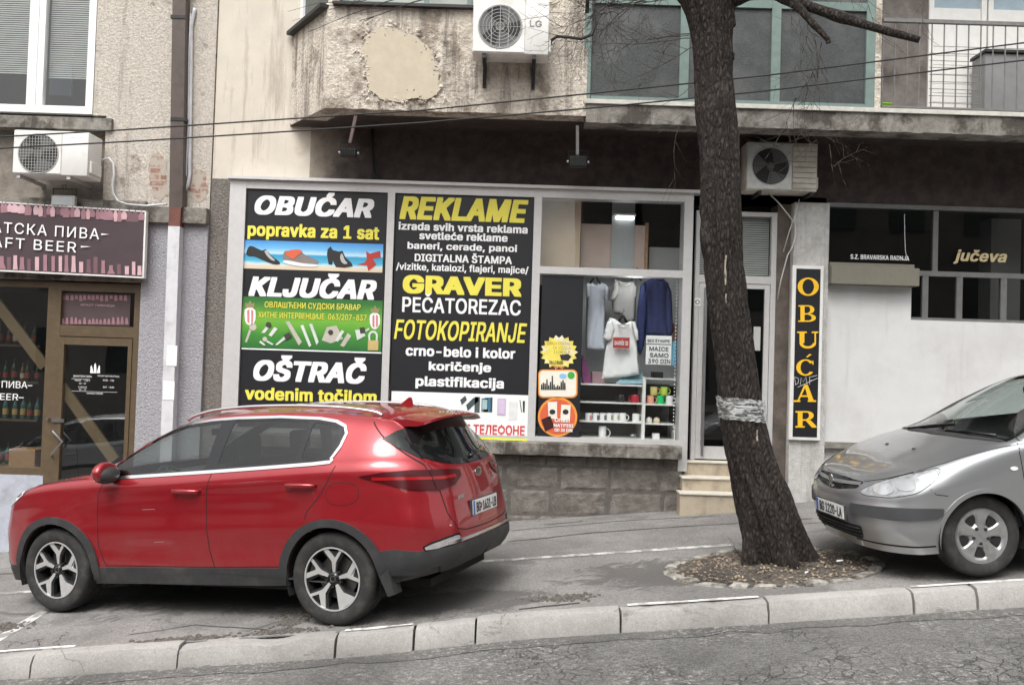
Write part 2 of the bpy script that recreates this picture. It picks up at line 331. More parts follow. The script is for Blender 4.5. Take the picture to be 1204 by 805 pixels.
# ------------------------------------------------------------------ ground
def asphalt(name, c1, c2, crack=3., cw=.02, cmask=.45, cdark=(.02,.02,.019), speck=.5, wet=None, patch=None, bump=.006, pebble=None, white=None, agg=None, damp=()):
    m = bpy.data.materials.new(name); m.use_nodes=True; n=m.node_tree.nodes; l=m.node_tree.links; b=n['Principled BSDF']
    pos = n.new('ShaderNodeNewGeometry').outputs['Position']
    def nz(scale, det=8, rgh=.6, dist=0, off=0):
        t=n.new('ShaderNodeTexNoise'); t.inputs['Scale'].default_value=scale; t.inputs['Detail'].default_value=det; t.inputs['Roughness'].default_value=rgh; t.inputs['Distortion'].default_value=dist
        if off:
            a=n.new('ShaderNodeVectorMath'); a.operation='ADD'; a.inputs[1].default_value=(off,off*.7,0); l.new(pos,a.inputs[0]); l.new(a.outputs[0],t.inputs['Vector'])
        else: l.new(pos,t.inputs['Vector'])
        return t
    def mr(s,a,bb,c=0.,d=1.):
        k=n.new('ShaderNodeMapRange'); k.inputs[1].default_value=a; k.inputs[2].default_value=bb; k.inputs[3].default_value=c; k.inputs[4].default_value=d; l.new(s,k.inputs[0]); return k.outputs[0]
    def mix(f,a,bb,mode='MIX'):
        x=n.new('ShaderNodeMix'); x.data_type='RGBA'; x.blend_type=mode
        if isinstance(f,float): x.inputs[0].default_value=f
        else: l.new(f,x.inputs[0])
        for i,v in ((6,a),(7,bb)):
            if isinstance(v,tuple): x.inputs[i].default_value=v+(1,)
            else: l.new(v,x.inputs[i])
        return x.outputs[2]
    def mul(a,bb):
        x=n.new('ShaderNodeMath'); x.operation='MULTIPLY'; l.new(a,x.inputs[0])
        if isinstance(bb,float): x.inputs[1].default_value=bb
        else: l.new(bb,x.inputs[1])
        return x.outputs[0]
    out = mix(mr(nz(1.1,10,.65).outputs['Fac'],.38,.62), c1, c2)
    if patch: out = mix(mr(nz(*patch[1:3],off=7).outputs['Fac'],patch[3]-.02,patch[3]+.02), out, patch[0])
    sp = nz(110,3,.7).outputs['Fac']; sp2 = nz(38,6,.7,off=3).outputs['Fac']
    out = mix(1., out, mix(mr(sp,.33,.67), (1-speck,)*3, (1+speck,)*3), 'MULTIPLY')
    out = mix(1., out, mix(mr(sp2,.35,.65), (1-speck*.6,)*3, (1+speck*.6,)*3), 'MULTIPLY')
    rough = .9
    if agg: # flaked surface: pale stones showing through
        out = mix(mul(mr(nz(agg[1],6,.8,off=5).outputs['Fac'],agg[2],agg[2]+.06), mr(nz(.9,4,off=11).outputs['Fac'],.38,.55)), out, agg[0])
    if wet:
        wn=nz(wet[1],10,.7,.6); sc_=n.new('ShaderNodeVectorMath'); sc_.operation='MULTIPLY_ADD'; sc_.inputs[1].default_value=(.4,1,1); sc_.inputs[2].default_value=(wet[3],wet[3],0); l.new(pos,sc_.inputs[0]); l.new(sc_.outputs[0],wn.inputs['Vector'])
        msk=mr(wn.outputs['Fac'],wet[2],wet[2]+.05)
        for (dx,dy,rx,ry) in damp:        # damp soil-stained ground round the pit and the usual parking spots
            a1=n.new('ShaderNodeVectorMath'); a1.operation='SUBTRACT'; l.new(pos,a1.inputs[0]); a1.inputs[1].default_value=(dx,dy,0)
            a2=n.new('ShaderNodeVectorMath'); a2.operation='MULTIPLY'; l.new(a1.outputs[0],a2.inputs[0]); a2.inputs[1].default_value=(1/rx,1/ry,0)
            a3=n.new('ShaderNodeVectorMath'); a3.operation='LENGTH'; l.new(a2.outputs[0],a3.inputs[0])
            a4=n.new('ShaderNodeMath'); a4.operation='MULTIPLY_ADD'; l.new(nz(3.2,12,.78,.8,off=2.5).outputs['Fac'],a4.inputs[0]); a4.inputs[1].default_value=-3.2; l.new(a3.outputs['Value'],a4.inputs[2])
            a5=n.new('ShaderNodeMath'); a5.operation='MAXIMUM'; l.new(msk,a5.inputs[0]); l.new(mr(a4.outputs[0],-.72,-.95),a5.inputs[1]); msk=a5.outputs[0]
        out=mix(mul(msk,.85),out,wet[0])
    dn = n.new('ShaderNodeTexNoise'); dn.inputs['Scale'].default_value=4; dn.inputs['Detail'].default_value=6; l.new(pos,dn.inputs['Vector'])
    va=n.new('ShaderNodeVectorMath'); va.operation='MULTIPLY_ADD'; va.inputs[1].default_value=(.34,.34,.34); l.new(dn.outputs['Color'],va.inputs[0]); l.new(pos,va.inputs[2])
    hgt = None
    for k,(sc,w) in enumerate(((crack,cw),(crack*2.7,cw*1.3))):
        v=n.new('ShaderNodeTexVoronoi'); v.feature='DISTANCE_TO_EDGE'; v.inputs['Scale'].default_value=sc; l.new(va.outputs[0],v.inputs['Vector'])
        c=mr(v.outputs['Distance'],w*.25,w,1.,0.)
        c=mul(c,mr(nz(.55+.4*k,5,.6,off=20+9*k).outputs['Fac'],cmask+.06*k,cmask+.12+.06*k)); out=mix(mul(c,.9),out,cdark)
        hgt = c if hgt is None else hgt
    l.new(out,b.inputs['Base Color']); b.inputs['Roughness'].default_value=rough
    h=n.new('ShaderNodeMath'); h.operation='MULTIPLY_ADD'; l.new(hgt,h.inputs[0]); h.inputs[1].default_value=-.9; l.new(sp2,h.inputs[2])
    h2=n.new('ShaderNodeMath'); h2.operation='MULTIPLY_ADD'; l.new(sp,h2.inputs[0]); h2.inputs[1].default_value=.5; l.new(h.outputs[0],h2.inputs[2])
    bp=n.new('ShaderNodeBump'); bp.inputs['Distance'].default_value=bump; bp.inputs['Strength'].default_value=1; l.new(h2.outputs[0],bp.inputs['Height']); l.new(bp.outputs[0],b.inputs['Normal'])
    return m
M['pave'] = asphalt('worn_pavement_asphalt', (.165,.157,.149), (.235,.225,.213), crack=1.6, cw=.007, cmask=.56, speck=.36, wet=((.085,.080,.076),1.5,.60,4.), damp=((1.45,7.72,1.0,.55),(-.35,7.25,.9,.42),(3.9,7.5,1.3,.5),(-2.2,7.9,1.6,.7)), patch=((.15,.143,.137),.45,5,.55), bump=.006)
M['road'] = asphalt('cracked_road_asphalt', (.100,.097,.092), (.155,.15,.142), crack=7.5, cw=.038, cmask=.46, cdark=(.042,.041,.039), speck=.55, agg=((.33,.32,.30),24,.53), bump=.012)
M['kerb'] = asphalt('weathered_kerb_concrete', (.26,.25,.235), (.37,.355,.335), crack=1.6, cw=.006, cmask=.54, speck=.14, wet=((.15,.143,.13),3.2,.585,2.), bump=.004)
M['line'] = mat('worn_white_road_paint', (.56,.55,.525), .8, var=.12, vs=30, dirt=(.24,.23,.215), ds=7, dthr=.50, dw=.05)
M['soil'] = asphalt('dark_soil', (.065,.055,.047), (.14,.12,.10), crack=6, cw=.02, cmask=.7, speck=.6, bump=.02)
M['litter']= mat('dry_leaf_litter', (.26,.205,.145), .9, var=.5, vs=60)
M['pitstone']=mat('old_edging_stone', (.33,.315,.28), .95, var=.25, vs=14, bump=.012, bs=60, dirt=(.09,.08,.065), ds=9, dthr=.52, dw=.1)
M['rubble'] = mat('crumbled_asphalt', (.10,.09,.08), .95, var=.6, vs=50)

M['kerbpaint']=mat('old_white_kerb_paint',(.70,.69,.67),.8,var=.1,vs=30,dirt=(.36,.345,.325),ds=8,dthr=.56,dw=.05)
def slope_sheet(name, m, X, Y, f, dz=0):
    XX,YY = np.meshgrid(X,Y,indexing='ij'); mb = MB(); mb.grid(XX,YY,np.vectorize(f)(XX,YY)+dz)
    o = mb.build(name, m, recalc=False)
    if o.data.polygons[0].normal.z < 0: o.data.flip_normals()
    return tag(o, kind='structure')
KB = 6.80
def sst(t): t=max(0,min(1,t)); return t*t*(3-2*t)
def kb(x): return 6.80-.17*sst((.3-x)/1.5)                # back of the kerb; it swings out towards the left
KF = 6.62
def edge_sheet(name,m,xs,f,far,edge,n=18):
    XX=[];YY=[]
    for x in xs: XX.append([x]*n); YY.append(list(np.linspace(edge(x),far,n)))
    XX,YY=np.array(XX),np.array(YY); mb=MB(); mb.grid(XX,YY,np.vectorize(f)(XX,YY)); o=mb.build(name,m,recalc=False)
    if o.data.polygons[0].normal.z<0: o.data.flip_normals()
    return tag(o,kind='structure')
slope_sheet('ground', M['soil'], [-90,0,90], [-90,0,90], lambda x,y: rz(x,y)-.5-.012*(6.6-y))
XG=np.r_[np.linspace(-40,-4,10),np.linspace(-3.6,2,29),np.linspace(3,40,10)]
edge_sheet('road',M['road'],XG,rz,-6,lambda x:kb(x)-.13,30)
edge_sheet('pavement',M['pave'],XG,gz,11.2,lambda x:kb(x)-.03,20)
slope_sheet('far_pavement', M['pave'], np.linspace(-40,40,41), np.linspace(-9.5,-6,6), lambda x,y: rz(x,-6)+.12)
# kerb: one run of stones of uneven length, two of them broken
kerb = thing('kerb', 'run of worn concrete kerb stones with patches of white paint', 'kerb', (0,KF,gz(0,KF))); del kerb['category']; del kerb['label']; kerb['kind']='structure'
brk = [-2060,-1800,-1540,-1290,-1050,-830,-640,-480,-330,-170,0,84,245,418,503,571,735,902,1066,1138,1300,1470,1640,1800,1970,2150,2400]
rk = random.Random(5)
KX = [(p-602)/155 for p in brk]
for i in range(len(KX)-1):
    x0, x1 = KX[i]+rk.uniform(.001,.006), KX[i+1]-rk.uniform(.001,.006)
    n = max(4,int((x1-x0)/.05)); mb = MB(); dy = rk.uniform(-.01,.01); dz = rk.uniform(-.006,.01)
    prof = [(KB+.02,-.10),(KB+.02,.0),(KB-.015,.012),(KF+.085,.012),(KF+.045,.0),(KF+.012,-.06),(KF,-.17),(KF,-.25)]
    XX = np.zeros((n+1,len(prof))); YY = XX.copy(); ZZ = XX.copy()
    for a in range(n+1):
        x = x0+(x1-x0)*a/n; e = min(a,n-a)
        for j,(y,z) in enumerate(prof):
            chip = 0
            if 0<j<7: chip = .004*mnoise.noise((x*5,y*9+i,z*9))-.05*max(0,mnoise.noise((x*6,i*3.3,2))-.28)*(1 if j in(3,4,5) else 0)+.004*mnoise.noise((x*17,y*20,z*20+i))
            rd = .005 if e==0 and 1<=j<=6 else 0
            if i==12 and j in (2,3,4): chip -= .05*max(0,mnoise.noise((x*3.1+1.7,0,0))+.25)     # crumbled back edge
            o_=kb(x)-6.80; XX[a,j] = x+ (rd if a==0 else -rd if a==n else 0); YY[a,j] = y+o_+dy+(chip if j>3 else 0)+rd*(.5 if j>3 else 0); ZZ[a,j] = gz(x,KB)+z*(1+.9*o_)+dz+(chip if j<6 else 0)-rd*.6
    mb.grid(XX,YY,ZZ)
    for a in (0,n):
        mb.poly([(XX[a,j],YY[a,j],ZZ[a,j]) for j in range(len(prof))])
    mb.build('kerb_stone', M['kerb'], kerb, smooth=True, angle=35)
def strip_mark(pts, w, name, m, dz=.004, fn=gz, jit=.12):
    """painted band along a polyline on the ground"""
    mb = MB(); P0=[Vector((x,y,0)) for x,y in pts]; L=[]
    for i in range(len(P0)-1):
        k=max(2,int((P0[i+1]-P0[i]).length/.15))
        L+= [P0[i].lerp(P0[i+1],t/k) for t in range(k)]
    L.append(P0[-1]); prev=None
    for i,p in enumerate(L):
        t=(L[min(i+1,len(L)-1)]-L[max(i-1,0)]).normalized(); s=Vector((-t.y,t.x,0))
        a=p+s*w/2*(1+jit*mnoise.noise(p*4)); c=p-s*w/2*(1+jit*mnoise.noise(p*4+Vector((9,9,9))))
        q=[mb.bm.verts.new((v.x,v.y,fn(v.x,v.y)+dz)) for v in (a,c)]
        if prev: mb.bm.faces.new((prev[0],prev[1],q[1],q[0]))
        prev=q
    o=mb.build(name,m)
    if o.data.polygons[0].normal.z<0: o.data.flip_normals()
    return tag(o,kind='structure')
def gp(px,py):
    """photo pixel -> point on the pavement plane"""
    d=P(px,py,1.0)-Vector((0,0,HC)); # ray with unit y
    # HC + dz*t = .045+.095*dx*t+.012*(t-6.8)
    t=(HC-.045+.012*6.8)/(.095*d.x+.012-d.z); return Vector((d.x*t,t,HC+d.z*t))
a=gp(551,661); b_=gp(836,642)
sl=(b_.y-a.y)/(b_.x-a.x)
strip_mark([(-11,a.y+sl*(-11-a.x)),(b_.x+.2,b_.y+.2*sl)],.085,'parking_line',M['line'])
a=gp(58,714); b_=gp(-40,772)
strip_mark([(-3.96,8.5),(-3.86,kb(-3.9)+.02)],.10,'parking_line',M['line'])
M['gutter']=asphalt('dirty_gutter_asphalt',(.075,.073,.069),(.125,.12,.114),crack=6,cw=.03,cmask=.6,speck=.5,agg=((.32,.31,.29),26,.535),bump=.01)
strip_mark([(x,kb(x)-.27) for x in np.linspace(-12,12,90)],.19,'gutter',M['gutter'],dz=.004,fn=rz,jit=.9)
M['crackfill']=mat('open_joint_dirt',(.035,.033,.03),.95,var=.3,vs=20)
def crack_line(pts,w,seed):
    q=[]
    for i in range(len(pts)-1):
        a,b=gp(*pts[i]),gp(*pts[i+1]); k=max(2,int((b-a).length/.04))
        for t in range(k): p=a.lerp(b,t/k); q.append((p.x+.010*mnoise.noise((p.x*9,seed,0)),p.y+.03*mnoise.noise((p.x*1.6,seed,3))+.010*mnoise.noise((p.x*8,seed,5))))
    strip_mark(q,w,'pavement_joint',M['crackfill'],dz=.0035,jit=.8)
crack_line([(596,637),(700,626),(800,619),(960,609)],.022,1); crack_line([(600,624),(720,613),(850,606)],.014,2); crack_line([(640,617),(690,612)],.02,5)
crack_line([(-20,676),(20,674)],.02,6); crack_line([(150,747),(190,741),(230,734),(290,738),(330,742)],.010,7); crack_line([(290,742),(340,727)],.008,8); crack_line([(610,716),(640,712),(688,708)],.03,9); crack_line([(930,617),(1010,611)],.014,10)
# white paint left along the top of some stones
for x0,x1,y in ((745,896,KB-.03),(1072,1400,KB-.03),(425,500,KB-.05),(-60,120,KB-.02)):
    strip_mark([((x0-602)/155+(x1-x0)/155*t,kb((x0-602)/155+(x1-x0)/155*t)+y-KB) for t in np.linspace(0,1,7)],.045,'kerb_paint',M['kerbpaint'],dz=.022,fn=lambda x,yy: gz(x,KB)-.003,jit=.9)
# broken edge of the asphalt behind the kerb: loose crumbs
mb=MB(); r=random.Random(3)
for (px,py,sx,sy,n) in ((208,757,.32,.05,240),(665,703,.22,.09,200),(345,728,.12,.16,220),(330,742,.3,.06,120),(0,738,.2,.12,160),(420,752,.05,.10,90)):
    c=gp(px,py)
    for k in range(n):
        x,y=c.x+r.gauss(0,sx*.5),c.y+r.gauss(0,sy*.5)
        if y<kb(x)+.02: y=kb(x)+.02+abs(r.gauss(0,.03))
        s=r.uniform(.006,.022); z=gz(x,y)
        mb.ell((x,y,z+s*.2),(s,s*r.uniform(.6,1),s*.6),6,4)
tag(mb.build('loose_grit',M['rubble']),kind='stuff')
# ------------------------------------------------------------------ the tree pit: ring of stones, soil and litter
tc=gp(908,667)
RX,RY=.86,.62
mb=MB(); ring=[(tc.x+RX*.98*math.cos(t),tc.y+RY*.98*math.sin(t)) for t in np.linspace(0,2*PI,49)[:-1]]
c=mb.bm.verts.new((tc.x,tc.y,gz(tc.x,tc.y)+.045)); mid=[mb.bm.verts.new((tc.x+(x-tc.x)*.6,tc.y+(y-tc.y)*.6,gz(x*.6+tc.x*.4,y*.6+tc.y*.4)+.022+.02*mnoise.noise((x*5,y*5,0)))) for x,y in ring]
outv=[mb.bm.verts.new((x,y,gz(x,y)+.006)) for x,y in ring]
for i in range(48):
    j=(i+1)%48; mb.bm.faces.new((c,mid[i],mid[j])); mb.bm.faces.new((mid[i],outv[i],outv[j],mid[j]))
tag(mb.build('tree_pit_soil',M['soil'],smooth=True),kind='structure')
r=random.Random(8); t=0; k=0
while t<2*PI-.12:
    wdt=r.uniform(.15,.30); t1=t+wdt/ (.75); 
    gap = .25<(t/(2*PI))<.27
    mb=MB(); n=5; XX=np.zeros((n+1,6));YY=XX.copy();ZZ=XX.copy()
    for a in range(n+1):
        th=t+(t1-t-.05)*a/n
        for j,(rr,z) in enumerate(((.94,-.03),(.94,.022),(.965,.034),(1.03,.032),(1.06,.02),(1.065,-.03))):
            e=.012 if a in (0,n) and 0<j<5 else 0
            q=.014*mnoise.noise((th*7+k,j*1.3,k*2.1))
            x=tc.x+RX*rr*math.cos(th); y=tc.y+RY*rr*math.sin(th)
            XX[a,j]=x+q;YY[a,j]=y+q;ZZ[a,j]=gz(x,y)+z*(.8+.3*math.sin(k*2.3))-e+q*.6
    mb.grid(XX,YY,ZZ)
    for a in (0,n): mb.poly([(XX[a,j],YY[a,j],ZZ[a,j]) for j in range(6)])
    thm=(t+t1)/2; org=(tc.x+RX*math.cos(thm),tc.y+RY*math.sin(thm),gz(tc.x+RX*math.cos(thm),tc.y+RY*math.sin(thm)))
    o=mb.build('edging_stone',M['pitstone'],smooth=True,angle=40,origin=org)
    tag(o,'rough grey stone set in the low ring round the foot of the street tree','edging stone','stones ringing the tree pit')
    t=t1; k+=1
mb=MB(); r=random.Random(21)
for i in range(1300):
    q=math.sqrt(r.random())*.93; th=r.uniform(0,2*PI); x=tc.x+RX*q*math.cos(th); y=tc.y+RY*q*math.sin(th)
    if r.random()<.06: x+=r.gauss(0,.25); y+=r.gauss(0,.12)
    if y<kb(x)+.03: continue
    z=gz(x,y)+ (.036*(1-q)+.012 if q<.95 else .006); s=r.uniform(.007,.02)
    a=Vector((r.uniform(-1,1),r.uniform(-1,1),r.uniform(-.4,.4))).normalized()*s; b2=Vector((-a.y,a.x,r.uniform(-.5,.5)*s))*r.uniform(.3,.8)
    p0=Vector((x,y,z+.008)); mb.poly([p0-a,p0+b2,p0+a*1.1,p0-b2])
tag(mb.build('leaf_litter',M['litter'],recalc=False),kind='stuff')
mb=MB()
for px,py,s in ((987,667,.028),(948,681,.014)):
    q=gp(px,py); mb.prism([(q.x-s,q.y-s*.4,q.z+.05),(q.x+s*.9,q.y-s*.6,q.z+.062),(q.x+s,q.y+s*.4,q.z+.06),(q.x-s*.7,q.y+s*.6,q.z+.055)],(0,0,.006))
tag(mb.build('paper_scrap',M['paper']),kind='stuff')
# ------------------------------------------------------------------ the right-hand apartment building
YW, YB = 10.70, 9.78                        # ground-floor wall, front of the projecting upper floors
bld = thing('apartment_building', 'weathered beige apartment building with a projecting upper floor and a row of ground-floor shops', 'building', (0,YW,gz(0,YW)))
X = lambda px,py=300,Y=YW: P(px,py,Y).x
Z = lambda px,py,Y=YW: P(px,py,Y).z
XS = X(250,200)                             # seam with the neighbour
XR = 9.5; ZTOP = 9.2
ZS = Z(600,157)                             # soffit
ZT = Z(540,219)                             # top of the shop front
x341 = X(341,155); x385 = P(382,132,YB).x
x690, x1030 = P(690,100,YB).x, P(1030,80,YB).x
T = .30
def bx(mb, x0,x1,z0,z1,y0=YW,y1=YW+T): return mb.box(x0,x1,y0,y1,z0,z1)
XF0, XF1 = X(270,345), X(812,380)           # shop front opening
XD1, XP0, XP1 = X(911,400), X(927,400), X(968,400)
LOW=-1.6
# beige strip left of and above the shop front
mb=MB(); bx(mb,XS,x341+.25,ZT,ZTOP); mb.build('wall',M['stucco2'],bld)
mb=MB(); bx(mb,XS,XF0,LOW,ZT-.003,YW-.02); 
mb.build('wall',M['roughgrey'],bld)
# sooty band over the shops, shade of the overhang painted in
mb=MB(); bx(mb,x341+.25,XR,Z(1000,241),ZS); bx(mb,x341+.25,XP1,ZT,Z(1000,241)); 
mb.build('fascia_band',M['soot_shade_band'],bld)
# soffit of the projecting floors
mb=MB(); mb.prism([(x341,YW,ZS),(x385,YB+.02,ZS),(XR,YB+.02,ZS),(XR,YW,ZS)],(0,0,.14)); mb.build('soffit',M['soot_shade'],bld)
# bay: oblique flank, front, upper storeys
zb = ZS-.02
ZBS = P(500,10,YB).z                         # window sill of the bay
mb=MB(); 
mb.prism([(x341,YW-.02,zb+.03),(x385,YB,zb),(x385+.28,YB+.02,zb),(x341+.3,YW,zb+.03)],(0,0,P(352,28,YB+.5).z-zb))
mb.build('bay_flank',M['stucco'],bld)
def rough_wall(name, x0,x1,z0,z1,y,m,hole=None,amp=.012,step=.05):
    """front sheet with a slightly uneven rendered surface, plus its back"""
    nx,nz_=max(2,int((x1-x0)/step)),max(2,int((z1-z0)/step)); mb=MB()
    A=np.zeros((nx+1,nz_+1));B=A.copy();C=A.copy()
    for i in range(nx+1):
        for j in range(nz_+1):
            x,z=x0+(x1-x0)*i/nx,z0+(z1-z0)*j/nz_
            A[i,j],C[i,j]=x,z; B[i,j]=y+amp*(mnoise.noise((x*1.7,z*1.7,y))+.7*mnoise.noise((x*5,z*5,3))+.4*mnoise.noise((x*13,z*13,7)))
            if j==0: C[i,j]+=.012*mnoise.noise((x*8,1,1))+.008*mnoise.noise((x*23,1,1))
    mb.grid(A,B,C); mb.box(x0+.001,x1-.001,y+.03,y+.28,z0+.012,z1)
    return mb.build(name,m,bld)
rough_wall('bay_wall',x385,x690,zb,ZBS,YB,M['stucco'])
mb=MB(); mb.box(x385,P(399,5,YB).x,YB,YB+.3,ZBS,ZTOP); mb.box(P(556,5,YB).x,x690,YB,YB+.3,ZBS,ZTOP); mb.box(P(399,5,YB).x,P(556,5,YB).x,YB,YB+.3,ZBS+1.5,ZTOP)
mb.build('bay_wall',M['stucco'],bld)
# mortar patch with an irregular outline
mb=MB(); c=P(472,75,YB); pts=[]
outl=[(425,60),(428,45),(440,35),(455,31),(466,33),(478,40),(492,45),(503,55),(510,68),(515,82),(517,100),(515,113),(503,117),(490,115),(478,118),(462,119),(448,116),(438,108),(432,98),(431,85),(428,72)]
for i,(px,py) in enumerate(outl):
    q0=P(px,py,YB-.012); q1=P(*outl[(i+1)%len(outl)],YB-.012)
    for t in np.linspace(0,1,9)[:-1]:
        q=q0.lerp(q1,t); pts.append((q.x+.03*mnoise.noise(q*9)+.016*mnoise.noise(q*31),YB-.017,q.z+.03*mnoise.noise(q*9+Vector((5,5,5)))+.016*mnoise.noise(q*31+Vector((5,5,5)))))
mb.prism(pts,(0,.045,0)); mb.build('mortar_patch',M['patch'],bld)
mb=MB(); rf=random.Random(40); xc=sum(p[0] for p in pts)/len(pts); zc=sum(p[2] for p in pts)/len(pts)
for k in range(120):                                        # broken lip of the old render round the repair
    p=Vector(rf.choice(pts)); o_=Vector((p.x-xc,0,p.z-zc)); L_=o_.length; o_.normalize(); p=p+o_*rf.gauss(.03,.05); s_=rf.uniform(.010,.034); n_=rf.randint(4,6)
    q=[(p.x+s_*rf.uniform(.5,1.1)*math.cos(2*PI*i/n_+k),YB-.010-rf.uniform(0,.009),p.z+s_*rf.uniform(.5,1)*math.sin(2*PI*i/n_+k)) for i in range(n_)]
    c_=mb.bm.verts.new((p.x,YB-.021-rf.uniform(0,.006),p.z)); v_=[mb.bm.verts.new(a_) for a_ in q]
    for i in range(n_): mb.bm.faces.new((c_,v_[i],v_[(i+1)%n_]))
tag(mb.build('flaked_render',M['stucco'],bld),kind='stuff')
# bay window (only its foot is in view) and window of the oblique flank
def window(parent, x0,x1,z0,z1,y,fm,fw,pane=GL,bars=(),back=None,depth=.06,name='window',hbars=(),fin=.0):
    mb=MB(); mb.box(x0,x0+fw,y,y+depth,z0,z1); mb.box(x1-fw,x1,y,y+depth,z0,z1); mb.box(x0+fw,x1-fw,y+.001,y+depth,z0,z0+fw); mb.box(x0+fw,x1-fw,y+.001,y+depth,z1-fw,z1)
    for b,w in bars: mb.box(b-w/2,b+w/2,y+.002,y+depth-.002,z0+fw,z1-fw)
    for b,w in hbars: mb.box(x0+fw,x1-fw,y-.001,y+depth-.003,b-w/2,b+w/2)
    f=mb.build(name,fm,parent)
    mb=MB(); mb.poly([(x0+fw*.5,y+depth*.5+fin,z0+fw*.5),(x1-fw*.5,y+depth*.5+fin,z0+fw*.5),(x1-fw*.5,y+depth*.5+fin,z1-fw*.5),(x0+fw*.5,y+depth*.5+fin,z1-fw*.5)])
    mb.build('pane',pane,f)
    if back:
        mb=MB(); mb.box(x0,x1,y+back[0],y+back[0]+.02,z0,z1); mb.build('curtain',back[1],f)
    return f
M['tealglass']=mat('dark_teal_glass',(.035,.05,.05),.12,var=.3,vs=2)
M['reeded']=mat('wired_glass',(.045,.050,.050),.38,var=.35,vs=55,bump=.005,bs=60,dirt=(.10,.103,.10),ds=2.2,dthr=.56)
window(bld,P(399,5,YB).x+.01,P(556,5,YB).x-.01,ZBS+.03,ZBS+1.5,YB+.08,M['teal'],.06,back=(.25,M['greycard']),bars=[(P(500,5,YB).x,.05)])
mb=MB(); mb.box(P(392,11,YB).x,P(560,11,YB).x,YB-.07,YB+.1,ZBS-.005,ZBS+.025); mb.build('window_sill',M['darkmetal'],bld)
# oblique window
fl=Vector((x385-x341,YB-YW,0)); fn=Vector((fl.y,-fl.x,0)).normalized()
zf=P(352,28,YB+.5).z
def fp(t,z,o=0): 
    p=Vector((x341,YW,0))+fl*t+fn*o; return (p.x,p.y,z)
mb=MB(); mb.prism([fp(0,zf,.09),fp(.98,zf,.09),fp(.98,zf,-.1),fp(0,zf,-.1)],(0,0,.04)); mb.build('window_sill',M['darkmetal'],bld)
mb=MB(); 
for t0,t1 in ((.05,.13),(.87,.95)): mb.prism([fp(t0,zf+.04,-.05),fp(t1,zf+.04,-.05),fp(t1,zf+.04,-.12),fp(t0,zf+.04,-.12)],(0,0,1.4))
mb.prism([fp(.13,zf+.04,-.05),fp(.87,zf+.04,-.05),fp(.87,zf+.04,-.12),fp(.13,zf+.04,-.12)],(0,0,.08))
f=mb.build('window',M['pvc'],bld); mb=MB(); mb.poly([fp(.1,zf+.1,-.08),fp(.9,zf+.1,-.08),fp(.9,zf+1.4,-.08),fp(.1,zf+1.4,-.08)]); mb.build('pane',M['tealglass'],f)
mb=MB(); mb.prism([fp(0,zf+.04,-.15),fp(.98,zf+.04,-.15),fp(.98,zf+.04,-.3),fp(0,zf+.04,-.3)],(0,0,4)); mb.build('bay_flank',M['stucco'],bld)
# balcony slab running to the right, with its pale drip edge
zsl0=P(900,151,YB).z; zsl1=P(900,129,YB).z
def slab_face():
    mb=MB(); nx=160; xs=np.linspace(x690,XR,nx); A=[];B=[];C=[]
    for x in xs:
        zz=[zsl0+.012*mnoise.noise((x*7,0,0))+.008*mnoise.noise((x*20,0,0)),zsl0+.02,(zsl0+zsl1)/2,zsl1]
        A.append([x]*4);C.append(zz);B.append([YB-.02+.010*mnoise.noise((x*6,z*9,0)) for z in zz])
    mb.grid(np.array(A),np.array(B),np.array(C)); mb.box(x690,XR,YB+.02,YW,ZS+.16,zsl1-.002); mb.box(x690,XR,YB+.01,YB+.3,zsl0+.012,zsl1-.003)
    return mb.build('balcony_slab',M['concrete'],bld)
slab_face()
mb=MB(); mb.box(x690-.02,XR,YB-.045,YB+.12,zsl1,P(900,124,YB).z); mb.build('slab_edging',M['slabtop'],bld)
zfl=P(900,124,YB).z
# glazed loggia with teal frame
xl=[P(a,60,YB).x for a in (691,805,912.5,1024)]
mb=MB()
for i,x in enumerate(xl):
    w=.05 if i else .04; mb.box(x-w,x+w,YB+.0,YB+.09,zfl,ZTOP)
ztr=P(860,4,YB).z
for i in range(3): mb.box(xl[i]+.05,xl[i+1]-.05,YB+.005,YB+.085,ztr-.04,ztr+.05); mb.box(xl[i]+.05,xl[i+1]-.05,YB+.005,YB+.085,zfl,zfl+.05); mb.box(xl[i]+.05,xl[i+1]-.05,YB+.005,YB+.085,ztr+1.4,ztr+1.5)
lg=mb.build('loggia_frame',M['teal'],bld)
for i in range(3):
    mb=MB(); mb.box(xl[i]+.04,xl[i+1]-.04,YB+.035,YB+.05,zfl+.02,ztr); mb.box(xl[i]+.04,xl[i+1]-.04,YB+.03,YB+.045,ztr+.01,ztr+1.45)
    mb.build('pane',M['reeded'],lg)
mb=MB(); mb.box(x690+.1,x1030,YB+.9,YB+1.0,zfl,ZTOP); mb.box(x690-.3,XR,YB+.2,YB+1,P(860,4,YB).z+1.5,ZTOP); mb.build('wall',M['brownwall'],bld)
mb=MB(); mb.box(xl[3]+.05,P(1036,80,YB).x,YB,YW,zfl,ZTOP); mb.build('wall',M['stucco'],bld)
